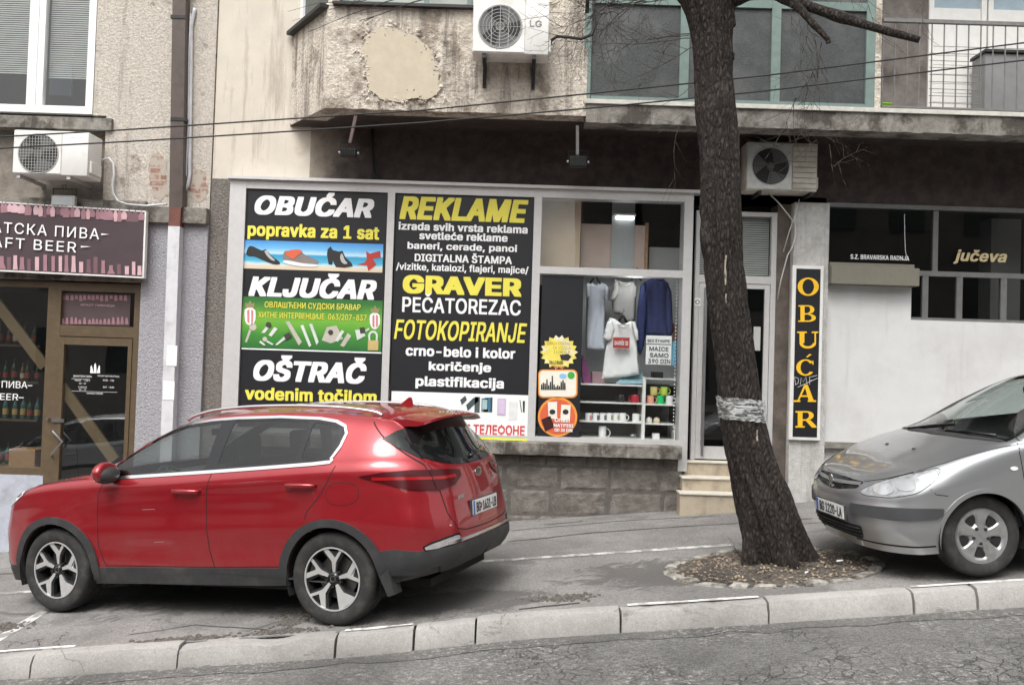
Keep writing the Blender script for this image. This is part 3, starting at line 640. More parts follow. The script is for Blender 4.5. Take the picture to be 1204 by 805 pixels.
# open balcony: back wall, panelled doors, steel railing
xb=P(1090,80,YW).x; zfb=zfl-.02
mb=MB(); mb.box(P(1036,80,YB).x,xb,YW,YW+.3,zfb,ZTOP); mb.box(P(1260,80,YW).x,XR,YW,YW+.3,zfb,ZTOP); mb.box(xb,P(1260,80,YW).x,YW,YW+.3,P(1100,-60,YW).z,ZTOP); mb.build('wall',mat('grey_balcony_plaster',(.22,.20,.185),.9,var=.2,vs=8,bump=.006,bs=60,dirt=(.11,.09,.08),ds=2.2,dthr=.54),bld)
def balc_door(xa,xz,panel):
    mb=MB(); z0,z1=zfb,P(1100,-60,YW).z; mb.box(xa,xa+.06,YW-.03,YW+.1,z0,z1); mb.box(xz-.06,xz,YW-.03,YW+.1,z0,z1); mb.box(xa+.06,xz-.06,YW-.025,YW+.1,z1-.08,z1); mb.box(xa+.06,xz-.06,YW-.02,YW+.09,z0,z0+.06)
    f=mb.build('balcony_door',M['whitepaint'],bld)
    zm=P(1120,55,YW).z; mb=MB(); n=9
    for i in range(n):
        a=z0+.06+(zm-z0-.06)*i/n; mb.box(xa+.06,xz-.06,YW+.005,YW+.05,a+.006,a+(zm-z0-.06)/n)
    mb.build('slatted_panel',M['whitepaint'],f)
    mb=MB(); mb.box(xa+.06,xz-.06,YW,YW+.06,zm+.002,P(1120,10,YW).z); mb.build('door_panel',M['whitepaint'],f)
    mb=MB(); mb.box(xa+.06,xz-.06,YW+.03,YW+.04,P(1120,9,YW).z,z1-.08); mb.build('pane',mat('pale_blue_glass',(.33,.42,.48),.15,var=.1),f)
balc_door(xb,P(1158,60,YW).x,0); balc_door(P(1160,60,YW).x,P(1255,60,YW).x,0)
YR=YB+.04
mb=MB(); zr0,zr1=zfl+.03,P(1120,26.5,YR).z; xr0,xr1=P(1037,80,YR).x,XR
mb.box(xr0,xr1,YR-.02,YR+.02,zr1-.02,zr1+.02); mb.box(xr0,xr1,YR-.012,YR+.012,zr0,zr0+.02)
rl=mb.build('balcony_railing',M['railing'],bld)
pb=P(1051.4,80,YR).x-xr0; x=xr0+.005; mb=MB(); 
while x<xr1: mb.tube([(x,YR,zr0+.02),(x,YR,zr1-.02)],.0075,6,cap=False); x+=pb
mb.build('bar',M['railing'],rl)
mb=MB(); xm0,xm1=P(1092,100,YR).x,P(1149,100,YR).x
for k in range(9):
    z=P(1120,64+8.3*k,YR).z; mb.tube([(xm0,YR-.009,z),(xm1,YR-.009,z+.003*(-1)**k)],.004,5)
mb.build('wire_mesh',M['railing'],rl)
# what stands on the balcony
mb=MB(); x0,x1=P(1158,95,10.3).x,P(1215,95,10.3).x; z0,z1=zfb,P(1180,59,10.3).z
mb.box(x0,x1,10.3,10.6,z0,z1-.04,.006); cb=mb.build('balcony_cabinet',mat('grey_cabinet_metal',(.22,.22,.22),.5,var=.15,vs=5),origin=((x0+x1)/2,10.45,z0)); tag(cb,'grey metal cabinet standing on the open balcony behind the steel railing','cabinet')
mb=MB(); mb.box(x0-.02,x1+.02,10.27,10.62,z1-.038,z1,.006); mb.build('cabinet_top',M['darkmetal'],cb)
mb=MB(); x0,x1=P(1034,125,YR).x,P(1050,125,YR).x; z0,z1=zfl,P(1042,122.5,YR+.1).z
mb.prism([(x0+.015,YR+.05,z0),(x1-.015,YR+.05,z0),(x1,YR+.04,z1),(x0,YR+.04,z1)],(0,.11,0)); mb.box(x0-.005,x1+.005,YR+.035,YR+.155,z1-.015,z1+.001)
tag(mb.build('flower_box',mat('lime_green_plastic',(.20,.42,.03),.4,var=.1),origin=((x0+x1)/2,YR+.1,z0)),'small lime green flower box on the balcony edge beside the teal loggia frame','flower box')
# ------------------------------------------------------------------ ground floor of that building
# stone plinth: rough squared blocks
zsill0,zsill1=Z(700,537,10.5),Z(700,521,10.5)
XPL1=P(803,560,10.55).x
mb=MB(); mb.box(XF0-.1,XPL1-.02,10.575,YW+.3,LOW,zsill0-.002); pl=mb.build('plinth',M['joint'],bld)
r=random.Random(4); mb=MB(); z=zsill0-.003; row=0
x0=XF0-.1
while z>-1.1:
    h=(.13,.27,.30,.27,.29,.28)[row%6]; x=x0-r.uniform(0,.2)
    while x<XPL1:
        w=r.choice((.30,.38,.48,.58,.66)); a,b_=max(x,x0),min(x+w,XPL1)
        if b_-a>.05:
            d=r.uniform(.006,.02); g=.003; n=7
            # pillowed rock face
            A=np.zeros((n+1,n+1));B=A.copy();C=A.copy()
            for i in range(n+1):
                for j in range(n+1):
                    u,v=i/n,j/n; e=min(u,1-u,v,1-v); A[i,j]=a+g+(b_-a-2*g)*u; C[i,j]=z-h+g+(h-2*g)*v
                    B[i,j]=10.578-(d*min(1,e*8)**.5+.009*mnoise.noise((A[i,j]*7,C[i,j]*7,row))+.006*mnoise.noise((A[i,j]*19,C[i,j]*19,row)) if e>0 else 0)
            mb.grid(A,B,C)
        x+=w
    z-=h; row+=1
mb.build('stone_facing',M['stone'],pl)
mb=MB(); xs0,xs1=XF0-.02,P(802,530,10.42).x
nx=60; A=[];B=[];C=[]
for i in range(nx+1):
    x=xs0+(xs1-xs0)*i/nx; e=.008*mnoise.noise((x*9,0,0)); 
    A.append([x]*5); B.append([YW,10.43+e,10.415+e,10.42+e,YW]); C.append([zsill1,zsill1,zsill1-.015,zsill0+.01+e,zsill0])
mb.grid(np.array(A),np.array(B),np.array(C)); 
for k in (0,nx): mb.poly([(A[k][j],B[k][j],C[k][j]) for j in range(5)])
mb.build('window_sill',M['concrete'],bld)
# shop front: aluminium frame with three bays
YF=10.56
fx=[XF0+.0, X(284.5,345,YF), P(452,345,YF).x,P(460.5,345,YF).x, P(625,345,YF).x,P(634,345,YF).x, P(801.5,380,YF).x, P(812,380,YF).x]
zt0,zt1=Z(540,224,YF),Z(540,219,YF); zb0,zb1=zsill1+.001,Z(560,515,YF)+.06
zr0_,zr1_=P(718,324,YF).z,P(718,315.5,YF).z
mb=MB()
mb.box(fx[0],fx[1],YF,YW+.05,zb0,zt1); mb.box(fx[2],fx[3],YF,YW+.05,zb0,zt0); mb.box(fx[4],fx[5],YF,YW+.05,zb0,zt0); mb.box(fx[6],fx[7],YF-.002,YW+.12,zb0-.3,zt1)
zc0,zc1=zt0,zt1
for a,b_ in ((1,2),(3,4),(5,6)): mb.box(fx[a],fx[b_],YF+.004,YW+.04,zb0,zb0+.055); mb.box(fx[a],fx[b_],YF+.004,YW+.04,zt0-.05,zt0)
mb.box(fx[1],fx[6],YF+.002,YW+.03,zt0,zt1-.002)
mb.box(fx[5],fx[6],YF-.001,YW+.03,zr0_,zr1_)
sf=mb.build('shop_front',M['alu'],bld)
mb=MB(); mb.box(fx[0]-.02,fx[7]+.08,YF-.05,YW-.001,zt1,zt1+.035); mb.build('cap_rail',M['alu'],sf)
YG=YF+.045
for a,b_ in ((1,2),(3,4)):
    mb=MB(); mb.poly([(fx[a],YG,zb0+.05),(fx[b_],YG,zb0+.05),(fx[b_],YG,zt0-.04),(fx[a],YG,zt0-.04)]); mb.build('pane',GLD,sf)
mb=MB(); mb.poly([(fx[5],YG,zr1_),(fx[6],YG,zr1_),(fx[6],YG,zt0-.04),(fx[5],YG,zt0-.04)]); mb.build('pane',GLS,sf)
mb=MB(); mb.poly([(fx[5],YG,zb0+.05),(fx[6],YG,zb0+.05),(fx[6],YG,zr0_),(fx[5],YG,zr0_)]); mb.build('pane',GLS,sf)
# the room behind it (floor, back and side walls, ceiling)
mb=MB(); yb_=13.0; mb.box(XF0,XR,yb_,yb_+.1,-.8,ZS); mb.box(XF0-.1,XF0,YW+.3,yb_,-.8,ZS); mb.box(XF0,XR,YW+.05,yb_,ZT+.03,ZT+.12); mb.box(XF0,XR,YW+.31,yb_,.35,.45)
mb.build('shop_room',M['dark'],bld)
# pier with plaster, right-hand shop: white parapet wall under a ribbon window
YP=10.58
mb=MB(); mb.box(XP0,XP1,YP,YW+.2,LOW,Z(946,238,YP)); mb.build('pier',M['whiterough'],bld)
mb=MB(); mb.box(XD1+.0,XP0-.002,YW,YW+.3,LOW,Z(946,241)); mb.build('wall',M['brownwall'],bld)
YR2=10.64
zrb=P(1138,378,YR2).z; zrt=P(1085,246,YR2).z; zlb=P(1025,336,YR2).z; xst=P(1071.5,350,YR2).x
mb=MB(); mb.box(XP1+.001,xst,YR2,YW+.2,P(1040,525,YR2).z,zlb); mb.box(xst,XR,YR2,YW+.2,P(1040,525,YR2).z,zrb); mb.build('parapet_wall',M['white'],bld)
mb=MB(); mb.box(XP1+.001,XR,YR2+.03,YW+.2,LOW,P(1040,525,YR2).z-.001); mb.build('wall_base',M['whiterough'],bld)
mb=MB(); mb.box(XP1+.003,XR,YR2-.05,YR2+.03,P(1040,528,YR2).z,P(1040,521,YR2).z); mb.build('ledge',M['concrete'],bld)
yw=YR2+.05
mb=MB(); zrail=P(1138,323,yw).z
mb.box(XP1+.002,XR,yw-.03,yw+.06,zrt,zrt+.05); mb.box(xst,XR,yw-.012,yw+.05,zrb,zrb+.035); mb.box(XP1+.002,XR,yw-.01,yw+.05,zrail-.03,zrail+.03)
for a in (1087.7,1128,1180,1232,1284): x=P(a,350,yw).x; mb.box(x-.035,x+.035,yw-.005,yw+.045,zrb+.035,zrail-.03)
for a in (1100,1209): x=P(a,280,yw).x; mb.box(x-.03,x+.03,yw-.005,yw+.045,zrail+.03,zrt)
mb.box(P(969,280,yw).x,P(972,280,yw).x,yw-.005,yw+.045,zrail+.03,zrt)
rw=mb.build('ribbon_window',mat('dark_grey_frame',(.14,.14,.135),.5,var=.15,vs=10),bld)
M['darkpane']=glass('dim_glass',(.55,.56,.55),.06)
mb=MB(); mb.poly([(XP1,yw+.02,zrb),(XR,yw+.02,zrb),(XR,yw+.02,zrt),(XP1,yw+.02,zrt)]); mb.build('pane',M['darkpane'],rw)
mb=MB(); mb.box(P(1165,310,11.6).x,P(1200,310,11.6).x,11.6,11.9,.5,4); mb.build('column',M['greycard'],rw)
mb=MB(); mb.box(XP1+.004,P(1079.5,325,YR2-.12).x,YR2-.16,YR2+.02,P(1025,335,YR2-.14).z,P(1025,314,YR2-.14).z,.004); mb.box(XP1+.004,P(1076,313,YR2-.12).x,YR2-.1,YR2+.02,P(1025,313.5,YR2-.14).z,P(1025,309,YR2-.14).z); mb.build('shutter_box',mat('olive_grey_box',(.17,.16,.125),.6,var=.1,vs=6,dirt=(.10,.095,.08),ds=6,dthr=.66),bld)
# letters on the glass
tag(letter_px('S.Z. BRAVARSKA RADNJA',1000,300,1069,305.5,yw-.006,M['sgnwhite'],bold=.02,name='window_lettering'),'small white capital lettering on the dark ribbon window above the olive ledge box','lettering')
tag(letter_px('jučeva',1121,294,1184,311,yw-.006,M['goldgrey'],bold=.03,shear=.25,name='window_lettering'),'pale gold slanted lettering on the ribbon window at the right edge','lettering')
# shop door with blinds over it, and its steps
YDo=10.74
zdh0,zdh1=P(860,333,YDo).z,P(860,324,YDo).z; zd0=P(860,541,YDo).z; zdt=P(860,249,YDo).z
xd0,xd1=P(814,430,YDo).x,P(910,430,YDo).x
mb=MB(); mb.box(xd0,xd0+.05,YDo-.03,YDo+.05,zd0,zdt); mb.box(xd1-.07,xd1,YDo-.03,YDo+.05,zd0,zdt); mb.box(xd0+.05,xd1-.07,YDo-.028,YDo+.05,zdh0,zdh1); mb.box(xd0+.05,xd1-.07,YDo-.028,YDo+.05,zdt-.05,zdt)
dr=mb.build('shop_door',M['alu'],bld)
mb=MB(); lx0,lx1=xd0+.055,xd1-.075; mb.box(lx0,lx0+.06,YDo-.02,YDo+.03,zd0+.01,zdh0-.005); mb.box(lx1-.06,lx1,YDo-.02,YDo+.03,zd0+.01,zdh0-.005); mb.box(lx0+.06,lx1-.06,YDo-.018,YDo+.028,zd0+.01,zd0+.16); mb.box(lx0+.06,lx1-.06,YDo-.018,YDo+.028,zdh0-.06,zdh0-.005)
mb.build('door_leaf',M['alu'],dr)
mb=MB(); mb.poly([(lx0+.05,YDo,zd0+.1),(lx1-.05,YDo,zd0+.1),(lx1-.05,YDo,zdh0-.05),(lx0+.05,YDo,zdh0-.05)]); mb.build('pane',GLD,dr)
mb=MB(); hx=P(828,430,YDo-.08).x; za,zz=P(828,536,YDo-.08).z,P(828,338,YDo-.08).z; mb.tube([(hx,YDo-.08,za),(hx,YDo-.08,zz)],.018,12)
for q in (za+.2,zz-.2): mb.tube([(hx,YDo-.08,q),(hx,YDo,q)],.011,8)
mb.build('door_handle',M['steel'],dr,smooth=True,angle=40)
mb=MB()
for k in range(26):
    z=zdh1+.02+(zdt-.06-zdh1)*k/26; mb.prism([(xd0+.06,YDo+.05,z),(xd1-.08,YDo+.05,z),(xd1-.08,YDo+.062,z+.02),(xd0+.06,YDo+.062,z+.02)],(0,.001,.002))
mb.build('blind',M['greycard'],dr)
mb=MB(); mb.poly([(xd0+.05,YDo+.01,zdh1),(xd1-.07,YDo+.01,zdh1),(xd1-.07,YDo+.01,zdt-.05),(xd0+.05,YDo+.01,zdt-.05)]); mb.build('pane',GL,dr)
st=thing('entrance_steps','flight of three beige tiled steps up to the glazed shop door behind the tree','steps',(P(845,590,10.2).x,10.4,gz(P(845,590,10.2).x,10.4)))
ztops=[P(835,579.5,10.22).z,P(835,561,10.42).z,P(835,542,10.62).z]; yf=[10.22,10.42,10.62]
for k in range(3):
    z0=(-.3 if k==0 else ztops[k-1]); x0=P((800,802,804)[k],570,yf[k]).x; x1=P(898,570,yf[k]).x
    mb=MB(); mb.box(x0,x1,yf[k],YW+.02 if k==2 else yf[k+1]+.002,z0,ztops[k]-.025); s=mb.build('step',M['tan'],st)
    mb=MB(); mb.box(x0-.01,x1+.01,yf[k]-.018,YW+.05 if k==2 else yf[k+1]-.002,ztops[k]-.024,ztops[k],.004); mb.build('tread',mat('pale_tread',(.60,.56,.48),.5,var=.08,vs=9) if k==0 else bpy.data.materials['pale_tread'],s)
# ------------------------------------------------------------------ the left-hand building
YL=10.68
lb=thing('corner_house','old house with rough beige plaster, white windows and a lilac pillar beside a drink shop','building',(X(100,600),YL,gz(X(100,600),YL)))
XL=-11.0
xp0,xp1=P(163,450,YL).x,P(247,450,YL).x
zc0,zc1=P(205,264,YL).z,P(205,245,YL).z
wx0,wx1,wz0=-8.4,P(112.5,60,YL).x,P(50,132,YL).z
zsl=P(60,234,YL).z                                          # lintel over the shop
mb=MB(); mb.box(wx1+.16,XS-.012,YL,YL+.3,zc1,ZTOP); mb.box(XL,wx0,YL,YL+.3,zsl,ZTOP); mb.box(wx0,wx1,YL,YL+.3,wz0+2.1,ZTOP)
lw=mb.build('wall',M['stucco3'],lb)
mb=MB(); n=30; A=[];B=[];C=[]
for i in range(n+1):
    z=wz0-.3+(2.5)*i/n; e=.02*mnoise.noise((0,z*6,0))
    A.append([wx1,wx1+.16+e]);B.append([YL-.004,YL-.012]);C.append([z,z])
mb.box(wx1+.0,wx1+.16,YL+.001,YL+.3,wz0-.02,ZTOP); mb.build('window_surround',M['stucco3'],lb)
xn=wx1+.16
mb=MB(); mb.box(wx0,xn-.001,YL+.12,YL+.3,zsl,wz0-.025); mb.build('niche_wall',mat('grey_niche_plaster',(.20,.175,.15),.95,var=.25,vs=8,bump=.008,bs=50,dirt=(.33,.29,.24),ds=3,dthr=.62),lb)
mb=MB(); mb.box(wx0,P(131,143,YL-.05).x,YL-.05,YL+.12,P(60,151,YL-.05).z,P(60,137,YL-.05).z); mb.build('window_sill',M['concrete'],lb)
mb=MB(); 
wxr=wx1-.02
gl=[P(a,60,YL).x for a in (-62,-33,32,51,102)]
mb.box(wx0+.02,wxr,YL+.02,YL+.10,wz0,wz0+.09); mb.box(wx0+.02,wxr,YL+.02,YL+.10,wz0+2.0,wz0+2.1)
mb.box(gl[4],wxr,YL+.021,YL+.099,wz0+.09,wz0+2.0); mb.box(gl[2],gl[3],YL+.021,YL+.099,wz0+.09,wz0+2.0); mb.box(gl[0],gl[1],YL+.021,YL+.099,wz0+.09,wz0+2.0)
mb.box(gl[3]-.09,gl[3]-.08,YL+.012,YL+.03,wz0+.09,wz0+2.0)
wf=mb.build('window',M['pvc'],lb)
mb=MB(); mb.poly([(wx0+.03,YL+.06,wz0+.06),(wxr-.03,YL+.06,wz0+.06),(wxr-.03,YL+.06,wz0+2.05),(wx0+.03,YL+.06,wz0+2.05)]); mb.build('pane',GL,wf)
mb=MB(); z=P(60,84,YL).z
while z<wz0+2: 
    mb.box(wx0+.05,gl[2]-.01,YL+.13,YL+.137,z,z+.013); mb.box(gl[3]+.01,gl[4]-.01,YL+.13,YL+.137,z-.04,z-.027); z+=.026
mb.build('blind',mat('grey_blind_slats',(.40,.40,.38),.6,var=.08),wf)
mb=MB(); mb.box(wx0,wx1,YL+.6,YL+.65,wz0-.3,wz0+2.2); mb.build('room_back',M['dark'],wf)
mb=MB(); mb.box(P(58,100,YL+.4).x,P(84,100,YL+.4).x,YL+.4,YL+.44,P(60,112,YL+.4).z,P(60,60,YL+.4).z); mb.build('cupboard',mat('blue_grey_cupboard',(.08,.11,.15),.6,var=.1),wf)
bk_=bpy.data.materials.new('bare_brick'); bk_.use_nodes=True; n_=bk_.node_tree.nodes; l_=bk_.node_tree.links
bt=n_.new('ShaderNodeTexBrick'); bt.inputs['Color1'].default_value=(.26,.13,.09,1); bt.inputs['Color2'].default_value=(.34,.20,.15,1); bt.inputs['Mortar'].default_value=(.38,.33,.28,1); bt.inputs['Scale'].default_value=1; bt.inputs['Brick Width'].default_value=.25; bt.inputs['Row Height'].default_value=.075; bt.inputs['Mortar Size'].default_value=.012
g_=n_.new('ShaderNodeNewGeometry'); sx_=n_.new('ShaderNodeSeparateXYZ'); cx_=n_.new('ShaderNodeCombineXYZ'); l_.new(g_.outputs['Position'],sx_.inputs[0]); l_.new(sx_.outputs['X'],cx_.inputs[0]); l_.new(sx_.outputs['Z'],cx_.inputs[1]); l_.new(cx_.outputs[0],bt.inputs['Vector'])
nz_=n_.new('ShaderNodeTexNoise'); nz_.inputs['Scale'].default_value=11; nz_.inputs['Detail'].default_value=8; l_.new(g_.outputs['Position'],nz_.inputs['Vector']); mr_=n_.new('ShaderNodeMapRange'); mr_.inputs[1].default_value=.42; mr_.inputs[2].default_value=.56; l_.new(nz_.outputs['Fac'],mr_.inputs[0])
mx_=n_.new('ShaderNodeMix'); mx_.data_type='RGBA'; l_.new(mr_.outputs[0],mx_.inputs[0]); l_.new(bt.outputs['Color'],mx_.inputs[6]); mx_.inputs[7].default_value=(.42,.37,.315,1); l_.new(mx_.outputs[2],n_['Principled BSDF'].inputs['Base Color']); n_['Principled BSDF'].inputs['Roughness'].default_value=.95
for outl_ in (((178,182),(186,178),(192,184),(196,196),(195,214),(198,230),(188,236),(180,230),(176,214),(174,198)),((224,205),(231,198),(240,202),(244,216),(243,234),(234,239),(225,232),(222,218))):
    pts=[]
    for i in range(len(outl_)):
        q0=P(*outl_[i],YL-.006); q1=P(*outl_[(i+1)%len(outl_)],YL-.006)
        for t in np.linspace(0,1,7)[:-1]: q=q0.lerp(q1,t); pts.append((q.x+.03*mnoise.noise(q*19),YL-.004,q.z+.03*mnoise.noise(q*19+Vector((3,3,3)))))
    mb=MB(); mb.prism(pts,(0,.01,0)); mb.build('bare_brickwork',bk_,lb)
# lilac pillar with its cap, dark lintel, low base wall
mb=MB(); mb.box(xp0,XS-.003,YL-.05,YL+.3,LOW,zc0-.001); mb.build('pillar',M['lilac'],lb)
mb=MB(); mb.box(P(170,255,YL-.12).x,XS-.005,YL-.12,YL+.28,zc0,zc1-.001,.006); mb.build('pillar_cap',M['concrete'],lb)
mb=MB(); mb.box(XL,xp0+.02,YL-.07,YL+.3,P(80,330,YL).z,zsl-.002); mb.build('lintel',M['concrete'],lb)
YS=YL+.02
zs1=P(80,332,YS).z; zbs=P(30,558,YS).z; zdb=P(110,585,YS).z
mb=MB(); mb.box(XL,P(52,560,YS).x,YS-.03,YS+.2,LOW,zbs); mb.build('base_wall',mat('pale_blue_grey_render',(.42,.44,.50),.9,var=.1,vs=9,bump=.004,bs=60,dirt=(.28,.28,.3),ds=4,dthr=.62),lb)
mb=MB(); mb.box(P(52,570,YS).x,xp0,YS-.25,YS+.2,LOW,zdb); mb.build('door_step',M['concrete'],lb)
# bronze shop front: fixed pane, glazed door with transom
g=[P(a,450,YS).x for a in (53,68.5,72.5,151,155,163)]
mb=MB(); mb.box(XL,P(53,450,YS).x,YS-.005,YS+.08,zs1-.07,zs1); mb.box(XL,g[0],YS-.01,YS+.08,zbs,zbs+.09); mb.box(-9.0,-8.85,YS-.004,YS+.08,zbs+.09,zs1-.07)
mb.box(g[0],g[1],YS-.02,YS+.08,zdb,zs1); mb.box(g[4],xp0-.001,YS-.02,YS+.08,zdb,zs1); mb.box(g[1],g[4],YS-.015,YS+.08,P(112,343,YS).z,zs1); mb.box(g[1],g[4],YS-.016,YS+.08,P(112,396,YS).z,P(112,383,YS).z)
bs=mb.build('shop_front',M['bronze'],lb)
mb=MB(); mb.poly([(XL,YS+.04,zbs),(g[0],YS+.04,zbs),(g[0],YS+.04,zs1),(XL,YS+.04,zs1)]); mb.build('pane',GLL,bs)
mb=MB(); mb.poly([(g[1],YS+.04,P(112,384,YS).z),(g[4],YS+.04,P(112,384,YS).z),(g[4],YS+.04,P(112,342,YS).z),(g[1],YS+.04,P(112,342,YS).z)]); mb.build('pane',GLD,bs)
zlt=P(112,397,YS).z
mb=MB(); q=[P(a,470,YS).x for a in (65.5,74,149,157)]
mb.box(g[1]+.004,q[1],YS-.03,YS+.05,zdb+.01,zlt); mb.box(q[2],g[4]-.004,YS-.03,YS+.05,zdb+.01,zlt); mb.box(q[1],q[2],YS-.028,YS+.05,zlt-.09,zlt); mb.box(q[1],q[2],YS-.028,YS+.05,zdb+.01,zdb+.2)
bd=mb.build('shop_door',M['bronze'],lb)
mb=MB(); mb.poly([(q[1],YS+.005,zdb+.1),(q[2],YS+.005,zdb+.1),(q[2],YS+.005,zlt-.05),(q[1],YS+.005,zlt-.05)]); mb.build('pane',GLL,bd)
mb=MB(); hy=YS-.09; mb.tube([P(62,506,YS-.03),P(62,507,hy),P(73,519,hy),P(60.5,534,hy),P(60.5,535,YS-.03)],.013,10); mb.build('door_handle',M['steel'],bd,smooth=True,angle=50)
mb=MB()
c=P(57,492,YS-.03); mb.tube([c,c-Vector((0,.03,0))],.017,12); mb.build('door_lock',M['steel'],bd,smooth=True,angle=50); mb=MB()
mb.box(P(63,494,YS).x,P(77,494,YS).x,YS-.045,YS-.03,P(73,496,YS).z,P(73,492,YS).z)
mb.build('door_lock',M['steel'],bd,smooth=True,angle=50)
# diagonal brown braces right behind the glass
mb=MB()
for a,b_,w,y in (((-8,352),(52,431),13,YS+.07),((70,452),(134,541),13,YS+.03)):
    pa,pb_=P(*a,y),P(*b_,y); d=(pb_-pa).normalized(); nn=Vector((-d.z,0,d.x))*(.063)
    mb.prism([pa+nn,pb_+nn,pb_-nn,pa-nn],(0,.035,0))
mb.build('diagonal_brace',mat('bronze_brace',(.16,.115,.06),.5,var=.12),bs)
mb=MB(); mb.box(XL,xp0,YS+2.2,YS+2.3,-1.5,zs1+.2); mb.box(xp0+.0,xp0+.1,YS+.3,YS+2.2,-1.5,zs1+.2); mb.box(XL,xp0,YS+.21,YS+2.2,zs1,zs1+.1); mb.box(XL,xp0,YS+.21,YS+2.2,-1.3,-.9); mb.build('shop_room',M['dark'],lb)
# ------------------------------------------------------------------ houses across the street (behind the camera, seen only mirrored in panes and paint)
ob=thing('opposite_building','grey rendered row of flats across the street with dark windows','building',(0,-11.5,0))
mb=MB(); mb.box(-40,-2.5,-16,-11.5,-6,10.5); mb.box(2.5,40,-16,-11.5,-3,13); mb.box(-2.5,2.5,-16,-12.5,-3,5); mb.build('wall',mat('grey_render',(.22,.205,.19),.9,var=.2,vs=.5),ob)
for x in np.arange(-20,20,2.6):
    for z in (1.2,4.2,7.2):
        if (x<-3.8 and z<6) or (x>3.2): mb=MB(); mb.box(x,x+1.2,-11.52,-11.45,z,z+1.6); mb.build('window',M['tealglass'],ob)
# ------------------------------------------------------------------ posters in the shop windows
YQ=YF+.03                                    # on the inside-front of the panes, seen from the street
def sheet(x0,y0,x1,y1,Y,m,name,parent=None,t=.004):
    X0,X1,Z0,Z1=rect(x0,y0,x1,y1,Y); mb=MB(); mb.box(X0,X1,Y,Y+t,Z0,Z1)
    return mb.build(name,m,parent,origin=None if parent else ((X0+X1)/2,Y,Z0))
def shape(pts,Y,m,name,parent,t=.0012):
    mb=MB(); mb.prism([P(a,b,Y) for a,b in pts],(0,t,0)); return mb.build(name,m,parent)
def shapes(lst,Y,m,name,parent,t=.0012):
    for k,pts in enumerate(lst):
        mb=MB(); mb.prism([P(a,b,Y-.00012*k) for a,b in pts],(0,t,0)); o=mb.build(name,m,parent)
    return o
def circ(cx,cy,r,n=24,ry=None,a0=0,a1=2*PI): return [(cx+r*math.cos(a0+(a1-a0)*i/n),cy+(ry or r)*math.sin(a0+(a1-a0)*i/n)) for i in range(n if a1-a0>6.2 else n+1)]
def curve(pts,it=2):
    for _ in range(it):
        q=[]
        for i in range(len(pts)):
            a,b=pts[i],pts[(i+1)%len(pts)]; q+=[(a[0]*.75+b[0]*.25,a[1]*.75+b[1]*.25),(a[0]*.25+b[0]*.75,a[1]*.25+b[1]*.75)]
        pts=q
    return pts
# poster 1: shoe repair, keys, sharpening
p1=sheet(285.8,222.6,450.6,513,YQ,M['black'],'shop_poster'); tag(p1,'tall black poster with a strip of shoes and a green picture of keys','poster')
L1,L2,L3,L4=YQ-.003,YQ-.006,YQ-.009,YQ-.012
letter_px('OBUĆAR',299.5,226,440,254.5,L1,M['sgnwhite'],p1,bold=.045,shear=.22)
letter_px('popravka za 1 sat',291,264,446,283.5,L1,M['sgnyel'],p1,bold=.035)
letter_px('KLJUČAR',292.5,321,443,350.5,L1,M['sgnwhite'],p1,bold=.045,shear=.22)
letter_px('OŠTRAČ',298,418.5,431,449.5,L1,M['sgnwhite'],p1,bold=.045,shear=.22)
letter_px('vodenim točilom',288,456.5,443,472,L1,M['sgnyel'],p1,bold=.035)
# beach picture with four shoes
def skymat(name,cols,axis=2,lo=0,hi=1,noise=.0):
    m=bpy.data.materials.new(name); m.use_nodes=True; n=m.node_tree.nodes; l=m.node_tree.links; b=n['Principled BSDF']; b.inputs['Roughness'].default_value=.5
    g=n.new('ShaderNodeNewGeometry'); s=n.new('ShaderNodeSeparateXYZ'); l.new(g.outputs['Position'],s.inputs[0]); k=n.new('ShaderNodeMapRange'); k.inputs[1].default_value=lo; k.inputs[2].default_value=hi
    src=s.outputs[axis]
    if noise:
        t=n.new('ShaderNodeTexNoise'); t.inputs['Scale'].default_value=6; l.new(g.outputs['Position'],t.inputs['Vector']); ma=n.new('ShaderNodeMath'); ma.operation='MULTIPLY_ADD'; l.new(t.outputs['Fac'],ma.inputs[0]); ma.inputs[1].default_value=noise; l.new(src,ma.inputs[2]); src=ma.outputs[0]
    l.new(src,k.inputs[0]); r=n.new('ShaderNodeValToRGB'); l.new(k.outputs[0],r.inputs[0]); e=r.color_ramp.elements
    for i,(p_,c) in enumerate(cols):
        el=e[i] if i<2 else e.new(p_)
        el.position=p_; el.color=tuple(c)+(1,)
    l.new(r.outputs[0],b.inputs['Base Color']); return m
X0,X1,Z0,Z1=rect(286.5,282,450,321,YQ)
zt,zb_=P(367,282,YQ).z,P(367,321,YQ).z
bp=sheet(286.3,284.5,450.2,318,L1,skymat('beach_print',[(0,(.62,.48,.32)),(.22,(.70,.60,.45)),(.27,(.55,.72,.75)),(.36,(.08,.42,.62)),(.55,(.03,.30,.52)),(.60,(.50,.72,.85)),(.75,(.15,.45,.75)),(1,(.05,.25,.62))],2,zb_,zt,.03),'picture_strip',p1,t=.001)
def z2(l): return [(280+a/5.75,280+b/5.75) for a,b in l]
shoe=[z2([(52,100),(70,55),(95,52),(130,70),(165,85),(185,72),(200,90),(225,120),(270,150),(290,175),(250,180),(190,160),(120,125),(90,122),(60,118)])]
shapes([curve(s,1) for s in shoe]+[z2([(600,110),(605,75),(625,55),(640,80),(680,90),(705,85),(725,130),(765,165),(775,190),(720,200),(660,195),(640,150),(635,180),(612,178)])],L2,M['inkblack'],'shoe_print',p1)
shapes([curve(z2([(175,85),(195,80),(205,105),(235,135),(255,155),(225,150),(190,115)])),curve(z2([(690,110),(705,100),(720,150),(745,170),(715,178),(690,150)]))],L3,M['greycard'],'shoe_print',p1)
